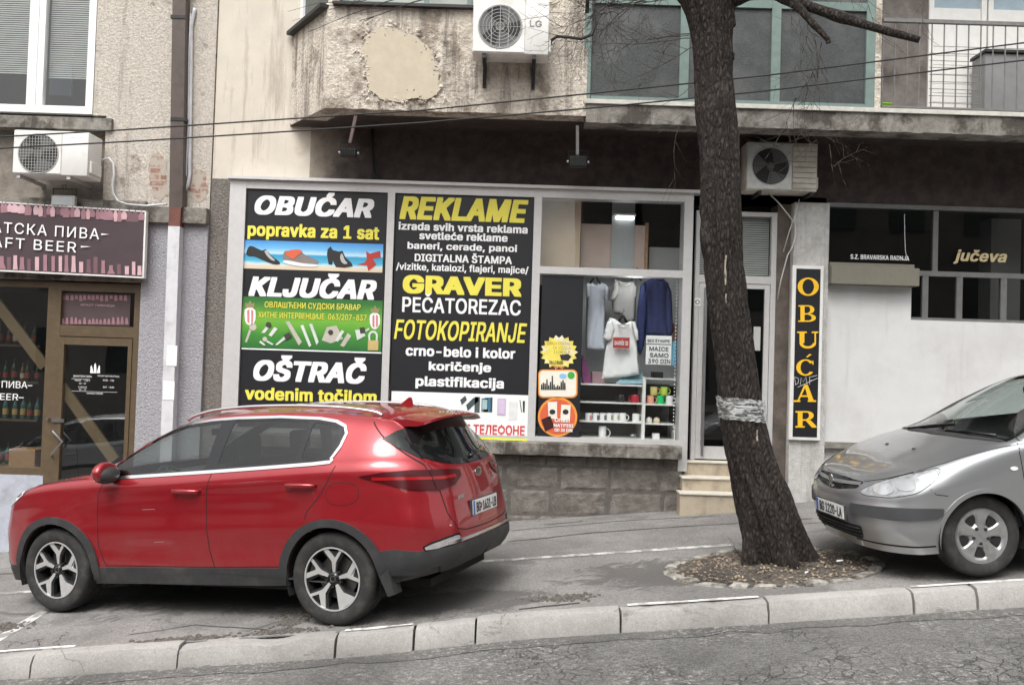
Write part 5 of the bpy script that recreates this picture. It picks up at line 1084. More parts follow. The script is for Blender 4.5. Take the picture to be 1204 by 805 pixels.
# ------------------------------------------------------------------ vertical sign on the pier
YV=YP-.05
vs=thing('vertical_sign','tall narrow black sign with ochre letters in a white frame on the plastered pier','sign',P(948,517,YV))
x0,x1,z0,z1=rect(929.7,312.2,966.2,517,YV); mb=MB(); fr=.03
mb.box(x0,x1,YV,YP-.001,z0,z1); mb.build('frame',M['whitepaint'],vs)
sheet(934.2,316,962.8,513.5,YV-.004,M['black'],'panel',vs,t=.003)
def serif(ch,cx,cy_,w,h):
    """thick-and-thin serif capitals as flat polygons (photo pixels)"""
    x0,x1,y0,y1=cx-w/2,cx+w/2,cy_-h/2,cy_+h/2; tk,tn,sf_=w*.23,w*.075,w*.16; out=[]
    def bar(a,b,c,d): out.append([(a,b),(c,b),(c,d),(a,d)])
    def stem(xc,t=tk,ser=True,top=True,bot=True):
        bar(xc-t/2,y0,xc+t/2,y1)
        if ser:
            if top: bar(xc-t/2-sf_*.7,y0-.01,xc+t/2+sf_*.7,y0+tn)
            if bot: bar(xc-t/2-sf_*.7,y1-tn,xc+t/2+sf_*.7,y1+.01)
    def ringseg(cx_,cy2,rx,ry,tx,ty,a0,a1,n=18):
        o_=[(cx_+rx*math.cos(a0+(a1-a0)*i/n),cy2+ry*math.sin(a0+(a1-a0)*i/n)) for i in range(n+1)]
        i_=[(cx_+(rx-tx)*math.cos(a0+(a1-a0)*i/n),cy2+(ry-ty)*math.sin(a0+(a1-a0)*i/n)) for i in range(n+1)]
        for i in range(n): out.append([o_[i],o_[i+1],i_[i+1],i_[i]])
    if ch=='O': ringseg(cx,cy_,w/2,h/2,tk,tn,0,2*PI,28)
    if ch in 'BR':
        xs=x0+sf_*.7+tk/2; stem(xs); xr=xs+tk/2
        ym=cy_+(.02*h if ch=='B' else .04*h)
        bar(xr,y0,xr+w*.22,y0+tn); bar(xr,ym-tn/2,xr+w*.22,ym+tn/2)
        ringseg(xr+w*.2,(y0+ym)/2,w*.34,(ym-y0)/2,tk,tn,-PI/2,PI/2,12)
        if ch=='B': bar(xr,y1-tn,xr+w*.25,y1); ringseg(xr+w*.22,(y1+ym)/2,w*.40,(y1-ym)/2,tk,tn,-PI/2,PI/2,12)
        else: out.append([(xr+w*.12,ym),(xr+w*.12+tk*1.1,ym),(x1,y1-tn),(x1+sf_*.3,y1),(x1-tk*.9,y1)])
    if ch=='U':
        xs=x0+sf_*.7+tk/2; yb2=y1-h*.32
        bar(xs-tk/2,y0,xs+tk/2,yb2); bar(xs-tk/2-sf_*.7,y0,xs+tk/2+sf_*.7,y0+tn)
        xt=x1-sf_*.7-tn/2; bar(xt-tn/2,y0,xt+tn/2,yb2); bar(xt-tn/2-sf_*.8,y0,xt+tn/2+sf_*.7,y0+tn)
        ringseg((xs-tk/2+xt+tn/2)/2,yb2,(xt+tn/2-xs+tk/2)/2,y1-yb2,(tk+tn)/2,tn*1.4,0,PI,16)
    if ch in 'CĆ':
        yc=cy_+(h*.12 if ch=='Ć' else 0); hh=h*(.76 if ch=='Ć' else 1)/2
        ringseg(cx,yc,w/2,hh,tk,tn,.62,2*PI-.62,24); bar(x1-w*.14,yc-hh+tn,x1-w*.08,yc-hh*.35)
        if ch=='Ć': out.append([(cx+w*.02,y0+h*.14),(cx+w*.2,y0-h*.0),(cx+w*.34,y0+h*.02),(cx+w*.1,y0+h*.16)])
    if ch=='A':
        out.append([(cx-tn*.4,y0),(cx+tk*.55,y0),(x1-sf_*.5,y1),(x1-sf_*.5-tk,y1)]); out.append([(cx-tn*.4,y0+h*.02),(cx+tn*.7,y0+h*.08),(x0+sf_*.9+tn,y1),(x0+sf_*.9,y1)])
        bar(x0+w*.27,y0+h*.62,x1-w*.3,y0+h*.62+tn); bar(x0,y1-tn,x0+sf_*1.9,y1); bar(x1-sf_*2.3,y1-tn,x1,y1)
    return out
for ch,cx,cy_,w,h in (('O',950.3,337,25,21.5),('B',949.4,368.5,21.5,19.5),('U',949.8,399.6,25,20),('Ć',947.2,428.8,22,25.5),('A',946.3,462,26.5,20.5),('R',947.5,492.7,24.5,19.5)):
    mb=MB()
    for k,pts in enumerate(serif(ch,cx,cy_,w,h)): 
        try: mb.poly([P(a,b,YV-.009-.00015*k) for a,b in pts])
        except ValueError: pass
    mb.build('letter',M['gold'],vs)
mb=MB()
for pl_ in (((934,443),(935.5,452)),((934.5,443),(939,445),(938.5,450),(935,452.5)),((941,452),(942,444),(944.5,449),(947.5,443),(949,452)),((952,443.5),(952,452)),((951,443.5),(961,441)),((951.5,447.5),(957,446.5)),((938,455),(962,444))):
    mb.tube([P(a,b,YV-.013) for a,b in pl_],.0035,5)
mb.build('scrawl',mat('silver_marker',(.5,.5,.5),.4),vs)
# ------------------------------------------------------------------ sign over the drink shop
YN=YL-.20
bsn=thing('fascia_sign','long dark plum fascia sign with rows of pink glasses and bottles over the drink shop','sign',P(80,320,YN))
def fq(px,py): # slanting top edge as it hangs
    return P(px,py,YN)
mb=MB(); mb.prism([P(-110,231.5,YN),P(170,249.5,YN),P(167,325,YN),P(-110,311.5,YN)],(0,.06,0)); mb.build('panel',mat('plum_print',(.062,.040,.046),.5,var=.08,vs=5),bsn)
mb=MB(); mb.prism([P(-111,230,YN),P(171.5,248,YN),P(171.5,249.5,YN),P(-111,231.5,YN)],(0,.07,0)); mb.prism([P(170,249,YN),P(172,249,YN),P(169,327,YN),P(167,327,YN)],(0,.07,0)); mb.prism([P(-111,311.7,YN),P(167,325.2,YN),P(167,327,YN),P(-111,313.5,YN)],(0,.07,0)); mb.build('trim',M['whitepaint'],bsn)
pk=[mat('pink_print_light',(.58,.38,.405),.5),mat('pink_print_mid',(.33,.175,.205),.5),mat('pink_print_dark',(.17,.09,.11),.5)]
r=random.Random(12); S=1204/175
lists=[[],[],[]]; ytop=lambda x:237.5+(x)*.0665; ybot=lambda x:316.3+x*.044
x=-106
while x<168:
    c=r.choice((0,0,1,1,2)); w=r.choice((2.4,3,3.6,4.6)); h=r.uniform(11,16); y=ytop(x)-1
    lists[c].append([(x-.5,y),(x+.5,y),(x+.6,y+2.2),(x+w*.8,y+4.5),(x+w,y+7.5),(x+w*.8,y+h),(x-w*.8,y+h),(x-w,y+7.5),(x-w*.8,y+4.5),(x-.6,y+2.2)])
    x+=w*r.uniform(1.5,2.1)
x=-105
while x<166:
    c=r.choice((0,0,1,2)); w=r.choice((2,2.4,2.2)); h=r.uniform(12,20); y=ybot(x); fl_=r.choice((1,1.3,2.2))
    if x>118: h*=.8
    lists[c].append([(x-w,y-h),(x+w,y-h),(x+w,y-h*.5),(x+w*(1+fl_)/2,y-h*.25),(x+w*fl_,y),(x-w*fl_,y),(x-w*(1+fl_)/2,y-h*.25),(x-w,y-h*.5)])
    x+=r.uniform(6.5,10)
for c in (2,1,0):
    mb=MB()
    for k,pts in enumerate(lists[c]): mb.poly([P(a,b,YN-.002-.003*(2-c)-.00003*k) for a,b in pts])
    o=mb.build('glass_print',pk[c],bsn)
ex=(P(116,272,YN)-P(0,268,YN)); ex=(P(120,280.0,YN)-P(-75,266.5,YN)).normalized(); 
def sgn(t,xc,yc,w,h,b=.0,sp=1.12): lettering(t,P(xc,yc,YN-.014),ex,(0,0,1),w/101,h/101,M['sgnwhite'],bsn,bold=b,space=sp)
sgn('ЗАНАТСКА ПИВА',34,269.5,166,13,.004); sgn('CRAFT BEER',26,286.5,128,12.5,.004)
for x0,x1,y in ((119,128.5,275.5),(95,107,290)):
    mb=MB(); mb.prism([P(x0,y-1,YN-.014),P(x1,y,YN-.014),P(x0,y+1,YN-.014)],(0,.001,0)); mb.build('dash',M['sgnwhite'],bsn)
# glass stickers of the drink shop
o=letter_px('ПИВА–',2,448,38,456,YS+.03,M['sgnwhite'],bold=.0,name='window_lettering'); tag(o,'white Cyrillic word lettered on the fixed pane left of the drink shop door','lettering')
o=letter_px('BEER–',-8,462.5,28,470,YS+.03,M['sgnwhite'],bold=.0,name='window_lettering'); tag(o,'white Latin word lettered on the lower part of the fixed pane','lettering')
ds=thing('door_lettering','small white crown emblem and opening hours lettered on the drink shop door','lettering',P(111,450,YS))
YDS=YS-.002
mb=MB()
for pts in ([(106,438.5),(106.5,430.5),(107.5,429),(109,434),(110,438.5)],[(110,438.5),(110.7,429),(112,426.5),(113,429),(113.6,438.5)],[(114,438.5),(114.8,434),(116.5,429),(117.4,430.5),(117.6,438.5)]): mb.prism([P(a,b,YDS) for a,b in pts],(0,.001,0))
mb.build('emblem',M['sgnwhite'],ds)
for t,x0,y0,x1,y1 in (('ЗАНАТСКА ПИВА',86,441,108,443.3),('КРАФТ БАР БЕОГРАД',115,441,140,443.3),('ПОН - ПЕТ',88,446,106,448),('10 - 22',93,449.4,101,451.4),('СУБОТА',92,454,102,456),('10 - 22',93,457,101,459),('MON - FRI',121,446,134,448),('SAT - SUN',121,454,134,456),('RADNO VREME',102,461.5,121,463.3)):
    letter_px(t,x0,y0,x1,y1,YDS,M['sgnwhite'],ds)
sheet(84,445,105,445.5,YDS,M['greycard'],'rule_line',ds,t=.001); sheet(84,460,138,460.5,YDS,M['greycard'],'rule_line',ds,t=.001)
# transom picture
o=sheet(72.5,345,153,382,YS+.035,mat('plum_film',(.09,.06,.06),.5,var=.1),'transom_poster'); tag(o,'dim plum poster with pale glasses behind the transom pane over the drink shop door','poster')
mb=MB(); x=74
while x<151:
    h=r.uniform(5,9); mb.prism([P(a,b,YS+.031) for a,b in ((x-1,381-h),(x+1,381-h),(x+2,381),(x-2,381))],(0,.001,0)); x+=r.uniform(4,6)
x=74
while x<151:
    h=r.uniform(5,8); mb.prism([P(a,b,YS+.031) for a,b in ((x-2,346+h),(x+2,346+h),(x+1.5,347),(x-1.5,347))],(0,.001,0)); x+=r.uniform(4.5,6)
mb.build('glass_print',pk[1],o); letter_px('КРАФТ ПИВНИЦА',95,357.5,135,360.5,YS+.031,pk[0],o)
# shelves of bottles in the drink shop
shf=thing('bottle_shelf','dark shelf of bottles behind the fixed pane of the drink shop','shelf',P(20,540,YS+.9))
bk=[mat('bottle_glass_%s'%n,c,.12,var=.15) for n,c in (('brown',(.06,.025,.01)),('green',(.015,.06,.03)),('clear',(.25,.27,.24)),('teal',(.03,.11,.11)),('amber',(.16,.07,.015)))]
lbm=[mat('bottle_label_%s'%n,c,.6) for n,c in (('cream',(.55,.50,.38)),('red',(.3,.05,.04)),('white',(.6,.6,.58)),('gold',(.4,.28,.08)))]
base={}
for gi,gm_ in enumerate(bk):
    t=thing('bottle','bottle','bottle',(0,-40,0)); mb=MB(); mb.lathe([(0,0),(.032,.0),(.034,.01),(.034,.15),(.028,.18),(.014,.215),(.013,.26),(.015,.262),(.015,.275),(0,.276)],(0,0,0),(0,0,1),12); mb.build('bottle_body',gm_,t,smooth=True,angle=50,local=True)
    mb=MB(); mb.lathe([(.0345,.05),(.0347,.052),(.0347,.12),(.0345,.122)],(0,0,0),(0,0,1),12); mb.build('paper_label',lbm[gi%4],t,smooth=True,local=True); base[gi]=[t,False]
r=random.Random(33); names=('brown','green','clear','teal','amber')
for si,(py,tone) in enumerate(((405,'top'),(448,'second'),(492,'third'),(545,'lowest'))):
    z=P(20,py,YS+.85).z; mb=MB(); mb.box(XL+1,P(50,450,YS+.85).x,YS+.75,YS+1.0,z-.025,z); mb.build('shelf_board',M['bronze'],shf)
    px=-24
    while px<47:
        gi=r.choice((0,1,1,2,4) if si!=2 else (3,3,1,3)); b=base[gi]; o=b[0] if not b[1] else copy_tree(b[0]); b[1]=True
        q=P(px,py,YS+.82); o.location=(q.x,YS+.82+r.uniform(-.02,.05),z); s=r.uniform(.85,1.1); o.scale=(s,s,s)
        tag(o,'%s glass bottle on the %s shelf of the drink shop'%(names[gi],tone),'bottle','bottles on the drink shop shelves'); px+=r.uniform(8.5,11)
mb=MB(); x0,x1,z0,z1=rect(10,528,41,551,YS+.3); mb.box(x0,x1,YS+.3,YS+.6,z0,z1,.006); o=mb.build('wooden_crate',M['wood'],origin=((x0+x1)/2,YS+.45,z0)); tag(o,'pale wooden crate standing behind the foot of the drink shop pane','crate')
x0,x1,z0,z1=rect(-60,551,52,556,YS+.3); mb=MB(); mb.box(x0,x1,YS+.22,YS+.7,z0-.03,z1); mb.build('shelf_board',M['bronze'],shf)
# ------------------------------------------------------------------ air conditioners
def ac_unit(x0,y0,x1,y1,Y,dep,fan,fr_,casing,label,style,yaw=0):
    X0,X1,Z0,Z1=rect(x0,y0,x1,y1,Y); t=thing('ac_unit',label,'air conditioner',((X0+X1)/2,Y+dep,Z0))
    mb=MB(); mb.box(X0,X1,Y+.01,Y+dep,Z0,Z1,.012,2); mb.build('casing',casing,t,smooth=True,angle=40)
    c=P(*fan,Y); rr=fr_/FPX*Y
    xm=c.x+rr*1.12
    mb=MB(); mb.box(X0+.006,xm,Y+.0,Y+.012,Z0+.012,Z1-.012,.004); mb.build('front_panel',casing if style!='slats' else M['galv'],t)
    mb=MB(); mb.lathe([(rr,0),(rr,-.004),(rr*.96,-.006),(rr*.95,-.001),(rr*.93,.001)],(c.x,Y-.001,c.z),(0,1,0),40); mb.build('fan_ring',M['acgrille'],t,smooth=True)
    mb=MB(); mb.lathe([(0,.0),(rr*.95,0)],(c.x,Y-.0015,c.z),(0,1,0),40); mb.build('fan_opening',M['acfan'],t,recalc=True)
    mb=MB()
    for k in range(3):
        a0=2*PI*k/3+.4
        pts=[(c.x+rr*.2*math.cos(a0),Y-.003,c.z+rr*.2*math.sin(a0))]+[(c.x+rr*.9*math.cos(a0+q),Y-.003-.0003*k,c.z+rr*.9*math.sin(a0+q)) for q in np.linspace(-.1,1.15,8)]
        mb.poly(pts)
    mb.lathe([(0,-.004),(rr*.22,-.004)],(c.x,Y,c.z),(0,1,0),20); mb.build('fan_blade',mat('fan_blade_grey',(.11,.11,.11),.5) if 'fan_blade_grey' not in bpy.data.materials else bpy.data.materials['fan_blade_grey'],t)
    mb=MB()
    if style=='grid':
        n=7
        for k in range(-n,n+1):
            q=rr*1.0*k/n
            h=math.sqrt(max(0,(rr*.98)**2-q*q))
            if h>.01: mb.box(c.x+q-.0018,c.x+q+.0018,Y-.012,Y-.009,c.z-h,c.z+h); mb.box(c.x-h,c.x+h,Y-.0085,Y-.0055,c.z+q-.0018,c.z+q+.0018)
    else:
        for q in np.linspace(.18,.92,6): mb.lathe([(rr*q-.0018,-.010),(rr*q+.0018,-.010),(rr*q+.0018,-.007),(rr*q-.0018,-.007)],(c.x,Y,c.z),(0,1,0),36,close=True)
        for k in range(8):
            a=PI*k/4; mb.tube([(c.x+rr*.1*math.cos(a),Y-.006,c.z+rr*.1*math.sin(a)),(c.x+rr*.97*math.cos(a),Y-.006,c.z+rr*.97*math.sin(a))],.002,5)
        if style=='rings':
            for q in (-.38,0,.38): mb.box(c.x+rr*q-.003,c.x+rr*q+.003,Y-.013,Y-.010,c.z-rr*math.sqrt(1-q*q),c.z+rr*math.sqrt(1-q*q))
    mb.build('fan_guard',M['acgrille'] if style!='slats' else M['darkmetal'],t)
    if style=='slats':
        mb=MB(); n=8
        for k in range(n):
            z=Z0+.03+(Z1-Z0-.06)*k/n; mb.box(xm+.008,X1-.012,Y-.004,Y+.012,z,z+(Z1-Z0-.06)/n-.007,.003)
        mb.build('slatted_front',casing,t)
    mb=MB(); mb.box(X1-.001,X1+.028,Y+.05,Y+dep-.05,Z0+.04,Z0+.18,.008); mb.build('valve_cover',casing,t)
    return t,(X0,X1,Z0,Z1)
YAc=9.40
t,(a0,a1,z0,z1)=ac_unit(556,-3,645.5,63,YAc,.30,(588,31.3),26.5,M['acwhite'],'white air conditioner with a round fan guard on the front of the projecting bay','rings')
lettering('LG',P(630,28,YAc-.012+.02),(1,0,0),(0,0,1),.125,.065,mat('grey_badge_print',(.25,.25,.25),.5),t,bold=.01)
for px in (570,628):
    x=P(px,65,9.6).x; mb=MB(); mb.box(x-.02,x+.02,YAc+.02,YB,z0-.045,z0-.002); mb.box(x-.02,x+.02,YB-.04,YB+.02,z0-.26,z0-.045); mb.prism([(x-.012,YB-.04,z0-.24),(x-.012,YB-.02,z0-.26),(x-.012,YAc+.1,z0-.045),(x-.012,YAc+.08,z0-.045)],(.024,0,0)); mb.build('bracket',M['darkmetal'],t)
mb=MB(); mb.tube([P(a,b,9.68) for a,b in ((645,58),(648,48),(655,43),(668,44),(683,46),(696,41),(700,30),(698,10),(700,-30))],.017,8); mb.build('pipe',M['cable'],t,smooth=True)
t,(a0,a1,z0,z1)=ac_unit(878,167.5,961.5,224,10.33,.30,(906.2,195.5),22.6,M['accream'],'yellowed air conditioner with a slatted right front, mounted between the tree and the pier','slats')
for px in (890,950):
    x=P(px,225,10.5).x; mb=MB(); mb.box(x-.018,x+.018,10.36,YW,z0-.04,z0-.002); mb.build('bracket',M['darkmetal'],t)
mb=MB(); mb.tube([P(a,b,10.5) for a,b in ((902,226),(908,231),(916,239),(924,249),(934,262),(936,275),(931,292),(926,300),(918,330),(914,352))],.007,6); mb.tube([P(a,b,10.52) for a,b in ((940,234),(936,250),(928,272),(921,296))],.006,6); mb.build('pipe',M['galv'],t,smooth=True)
t,(a0,a1,z0,z1)=ac_unit(15,153.5,103,205.5,10.22,.36,(45,180.5),24.2,M['acwhite'],'white air conditioner with a square grid fan guard over the drink shop sign','grid')
lettering('MITSUBISHI ELECTRIC',P(89,162,10.20),(1,0,0),(0,0,1),.16,.018,bpy.data.materials['grey_badge_print'],t)
for px in (30,88):
    x=P(px,208,10.4).x; mb=MB(); mb.box(x-.02,x+.02,10.25,YL+.13,z0-.04,z0-.002); mb.build('bracket',M['galv'],t)
mb=MB(); mb.tube([P(a,b,10.62) for a,b in ((112,190),(120,188),(128,186),(133,192),(134,205),(132,217),(133,227),(138,236),(150,240),(172,242),(196,240))],.013,8); mb.build('pipe',M['whitepipe'],t,smooth=True)
# ------------------------------------------------------------------ flood lights over the shops
def flood(label,pole,body,Y0,Y1):
    t=thing('flood_light',label,'flood light',P(*pole[0],Y0)); mb=MB(); a,b_=P(*pole[0],Y0),P(*pole[1],Y1); mb.prism([a+Vector((-.016,0,0)),a+Vector((.016,0,0)),b_+Vector((.016,0,0)),b_+Vector((-.016,0,0))],(0,.03,0)); mb.build('hanger_arm',M['galv'],t)
    X0,X1,Z0,Z1=rect(*body,Y1); mb=MB(); mb.box(X0,X1,Y1-.02,Y1+.06,Z0,Z1,.008); mb.build('lamp_body',M['darkmetal'],t)
    mb=MB(); n=9
    for k in range(n): x=X0+.012+(X1-X0-.024)*k/(n-1); mb.box(x-.003,x+.003,Y1-.045,Y1-.018,Z0+.015,Z1-.015)
    mb.build('cooling_fin',M['darkmetal'],t)
    mb=MB(); mb.tube([(X0-.012,Y1+.02,(Z0+Z1)/2),(X0-.012,Y1+.02,Z1+.06),(X1+.012,Y1+.02,Z1+.06),(X1+.012,Y1+.02,(Z0+Z1)/2)],.006,6); mb.build('yoke',M['darkmetal'],t)
    mb=MB()
    for x in (X0-.018,X1+.018): mb.lathe([(0,-.01),(.014,-.01),(.014,.01),(0,.01)],(x,Y1+.02,(Z0+Z1)/2),(1,0,0),12)
    mb.build('knob',M['galv'],t)
    mb=MB(); mb.box(X0+.01,X1-.01,Y1+.062,Y1+.066,Z0+.01,Z1-.01); mb.build('lens',M['pvc'],t)
flood('dark finned flood light on a short bent arm over the left shop poster',((418,136),(411,168)),(400.5,174,419,184.5),9.9,10.1)
flood('dark finned flood light on a straight arm over the display window',((679,147.5),(679,182)),(669.5,183,690,196.5),9.95,10.1)
mb=MB(); mb.tube([P(a,b,10.66) for a,b in ((438,152),(437,170),(438,195),(440,207),(450,211),(475,215),(520,217.5)  )],.02,8); o=mb.build('drain_pipe',M['cable'],smooth=True,origin=P(438,200,10.66)); tag(o,'short black cable duct running down the sooty shaded band between the two posters','cable duct')
fl2=thing('flood_light','flat floodlight with a bright reflector hung by a wire over the drink shop sign','flood light',P(73,240,YL-.2))
X0,X1,Z0,Z1=rect(60,229.5,87.5,243,YL-.2); mb=MB(); mb.box(X0,X1,YL-.2,YL-.13,Z0,Z1,.008); mb.build('lamp_body',M['galv'],fl2)
mb=MB(); mb.box(X0+.02,X1-.02,YL-.206,YL-.201,Z0+.02,Z1-.02); mb.build('reflector',mat('pale_reflector',(.62,.66,.66),.3,metal=.4),fl2)
mb=MB(); mb.tube([(X0,YL-.16,Z1),(X0,YL-.16,Z1+.08),(X1,YL-.16,Z1+.08),(X1,YL-.16,Z1)],.006,6); mb.tube([P(75,223,YL-.16),P(73,218,YL-.15),P(77,217,YL-.12),P(78,222,YL-.1)],.004,6); mb.build('yoke',M['darkmetal'],fl2)
# ------------------------------------------------------------------ down pipe, conduit, overhead cables
dp=thing('down_pipe','square down pipe, brown above the ledge and pale below, on the lilac pillar','down pipe',P(200,520,YL-.12))
mb=MB()
def pipe_seg(mb,pa,pb,w,y0,y1):
    a,b_=P(*pa,y0),P(*pb,y0); mb.prism([(a.x-w/2,y0,a.z),(a.x+w/2,y0,a.z),(b_.x+w/2,y0,b_.z),(b_.x-w/2,y0,b_.z)],(0,y1-y0,0))
pipe_seg(mb,(211.5,-60),(206.5,244),.155,YL-.16,YL-.02); mb.build('upper_pipe',M['brownpipe'],dp)
mb=MB(); pipe_seg(mb,(206,244),(204.5,267),.135,YL-.17,YL-.03); mb.build('joint_piece',mat('rust_brown_paint',(.14,.05,.035),.6,var=.2),dp)
mb=MB(); pipe_seg(mb,(204.5,266),(191.5,628),.135,YL-.18,YL-.052); mb.build('lower_pipe',M['whitepipe'],dp)
mb=MB()
for py in (140,20): c=P(209,py,YL-.165); mb.box(c.x-.085,c.x+.085,YL-.168,YL-.0,c.z-.02,c.z+.02)
mb.build('pipe_clip',M['darkmetal'],dp)
mb=MB()
for a,b_,c,d in ((196,406,208,430),(192,448,205,470)): x0,x1,z0,z1=rect(a,b_,c,d,YL-.185); mb.box(x0,x1,YL-.185,YL-.181,z0,z1)
mb.build('torn_notice',M['paper'],dp)
mb=MB(); mb.tube([P(a,b,YL-.03) for a,b in ((229,10),(228,14),(225,30),(224.5,80),(223.5,150),(223,205),(221,218),(215,227))],.022,10); mb.tube([P(a,b,YL-.05) for a,b in ((224,16),(222,60),(221,150),(219,205),(214,225))],.008,8); o=mb.build('white_conduit',M['whitepipe'],smooth=True,origin=P(224,220,YL-.03)); tag(o,'pale plastic conduit beside the brown down pipe on the rough plaster','conduit')
def cable(pts,Y,label,rad=.008):
    q=[P(a,b,Y) for a,b in pts]; q[0]+= (q[0]-q[1])*3; q[-1]+=(q[-1]-q[-2])*3
    mb=MB(); L=[]
    for i in range(len(q)-1): L+=[q[i].lerp(q[i+1],t) for t in np.linspace(0,1,6)[:-1]]
    L.append(q[-1]); mb.tube(L,rad,6); o=mb.build('overhead_cable',M['cable'],smooth=True,origin=q[len(q)//2]); tag(o,label,'cable','cables strung along the street')
cable([(0,161),(150,152.5),(300,142.5),(500,129.5),(720,107.5),(900,89),(1204,50.5)],9.3,'upper of two thin black cables strung in front of the facade')
cable([(0,174.5),(150,166.5),(300,157.2),(500,144),(720,125),(900,107),(1204,71)],9.32,'lower of two thin black cables strung in front of the facade')
mb=MB(); q=P(1047,258,10.64-.05); 
mb.tube([P(a,b,YR2-.02) for a,b in ((1063.5,252),(1063.8,275),(1064.5,295),(1067,306))],.004,6); o=mb.build('loose_wire',M['whitepipe'],origin=P(1064,255,YR2-.02)); tag(o,'loose pale wire hanging over the dark ribbon window','wire')
# ------------------------------------------------------------------ the street tree
def bark_mat():
    m=bpy.data.materials.new('furrowed_bark'); m.use_nodes=True; n=m.node_tree.nodes; l=m.node_tree.links; b=n['Principled BSDF']; b.inputs['Roughness'].default_value=.95
    tc=n.new('ShaderNodeTexCoord'); mp=n.new('ShaderNodeMapping'); mp.inputs['Scale'].default_value=(1,1,.34); l.new(tc.outputs['Object'],mp.inputs[0])
    t=n.new('ShaderNodeTexNoise'); t.inputs['Scale'].default_value=48; t.inputs['Detail'].default_value=12; t.inputs['Roughness'].default_value=.65; l.new(mp.outputs[0],t.inputs['Vector'])
    v=n.new('ShaderNodeTexVoronoi'); v.feature='DISTANCE_TO_EDGE'; v.inputs['Scale'].default_value=34; l.new(mp.outputs[0],v.inputs['Vector'])
    mu=n.new('ShaderNodeMath'); mu.operation='MULTIPLY_ADD'; mu.inputs[1].default_value=1.2; l.new(v.outputs['Distance'],mu.inputs[0]); l.new(t.outputs['Fac'],mu.inputs[2])
    r=n.new('ShaderNodeValToRGB'); l.new(mu.outputs[0],r.inputs[0]); e=r.color_ramp.elements; e[0].position=.38; e[0].color=(.012,.009,.008,1); e[1].position=1.0; e[1].color=(.075,.056,.044,1); x=e.new(.62); x.color=(.026,.019,.015,1)
    t2=n.new('ShaderNodeTexNoise'); t2.inputs['Scale'].default_value=2.5; t2.inputs['Detail'].default_value=5; l.new(tc.outputs['Object'],t2.inputs['Vector'])
    k=n.new('ShaderNodeMapRange'); k.inputs[1].default_value=.62; k.inputs[2].default_value=.72; k.inputs[4].default_value=.5; l.new(t2.outputs['Fac'],k.inputs[0])
    mx=n.new('ShaderNodeMix'); mx.data_type='RGBA'; l.new(k.outputs[0],mx.inputs[0]); l.new(r.outputs[0],mx.inputs[6]); mx.inputs[7].default_value=(.11,.095,.08,1); l.new(mx.outputs[2],b.inputs['Base Color'])
    bp=n.new('ShaderNodeBump'); bp.inputs['Distance'].default_value=.05; bp.inputs['Strength'].default_value=1; l.new(mu.outputs[0],bp.inputs['Height']); l.new(bp.outputs[0],b.inputs['Normal']); return m
M['bark']=bark_mat()
YT_=7.80
tr=thing('street_tree','dark leaning street tree with a scarred trunk and lopped branches beside the kerb','tree',(P(906,664,YT_).x,YT_,P(906,664,YT_).z))
def catm(pts,n):
    pts=[Vector(p) for p in pts]; out=[]
    for i in range(len(pts)-1):
        p0=pts[max(i-1,0)];p1=pts[i];p2=pts[i+1];p3=pts[min(i+2,len(pts)-1)]
        for k in range(n):
            t=k/n; out.append(.5*((2*p1)+(p2-p0)*t+(2*p0-5*p1+4*p2-p3)*t*t+(3*p1-p0-3*p2+p3)*t**3))
    out.append(pts[-1]); return out
# (centre px, py, half width px) read down the trunk
prof=[(921,676,52),(918,665,44),(912,642,39.5),(903,604,36.5),(894,572,33.5),(886,548,30),(877,510,27),(872.5,488,26),(869,455,24.5),(862,405,23.8),(856,358,23.2),(851.5,310,23),(848,265,25.5),(847,215,24.6),(845.5,174,24.6),(841.5,130,23.6),(839,88,22.6),(836.5,45,24.5),(834,18,29),(832,0,34),(831,-18,38)]
cl=catm([tuple(P(a,b,YT_)) for a,b,_ in prof],5); rr=[]
for i in range(len(prof)-1):
    for k in range(5): rr.append((prof[i][2]*(1-k/5)+prof[i+1][2]*k/5)/FPX*YT_)
rr.append(prof[-1][2]/FPX*YT_)
mb=MB(); seg=110; rings=[]
# resample finely along the height
cl2=[];rr2=[]
for i in range(len(cl)-1):
    for k in range(4): cl2.append(cl[i].lerp(cl[i+1],k/4)); rr2.append(rr[i]*(1-k/4)+rr[i+1]*k/4)
cl2.append(cl[-1]);rr2.append(rr[-1]); base=cl2[0]
for p,r0 in zip(cl2,rr2):
    ring=[]
    for k in range(seg):
        a=2*PI*k/seg; d=Vector((math.cos(a),math.sin(a),0)); h=(p.z-base.z)
        q=Vector((math.cos(a)*1.0,math.sin(a)*1.0,h*.55))
        rid=abs(mnoise.noise((math.cos(a)*3.2+5,math.sin(a)*3.2,h*1.1)))  # long furrows
        rid2=abs(mnoise.noise((math.cos(a)*8,math.sin(a)*8+3,h*2.6)))
        root=.26*max(0,1-h/.55)**1.5*math.cos(a*5+1.2)+.07*max(0,1-h/.4)*math.cos(a*9)
        bump=.10*mnoise.noise((math.cos(a)*1.2,math.sin(a)*1.2,h*1.3+9))
        s=1+bump+root-.12*(1-min(1,rid*4.5))-.075*(1-min(1,rid2*4))+.02*mnoise.noise(q*14)
        ring.append(mb.bm.verts.new(p+d*r0*s*(1 if True else 1)))
    rings.append(ring)
for i in range(len(rings)-1):
    for k in range(seg): mb.bm.faces.new((rings[i][k],rings[i][(k+1)%seg],rings[i+1][(k+1)%seg],rings[i+1][k]))
mb.bm.faces.new(rings[-1]); 
trunk=mb.build('trunk',M['bark'],tr,smooth=True)
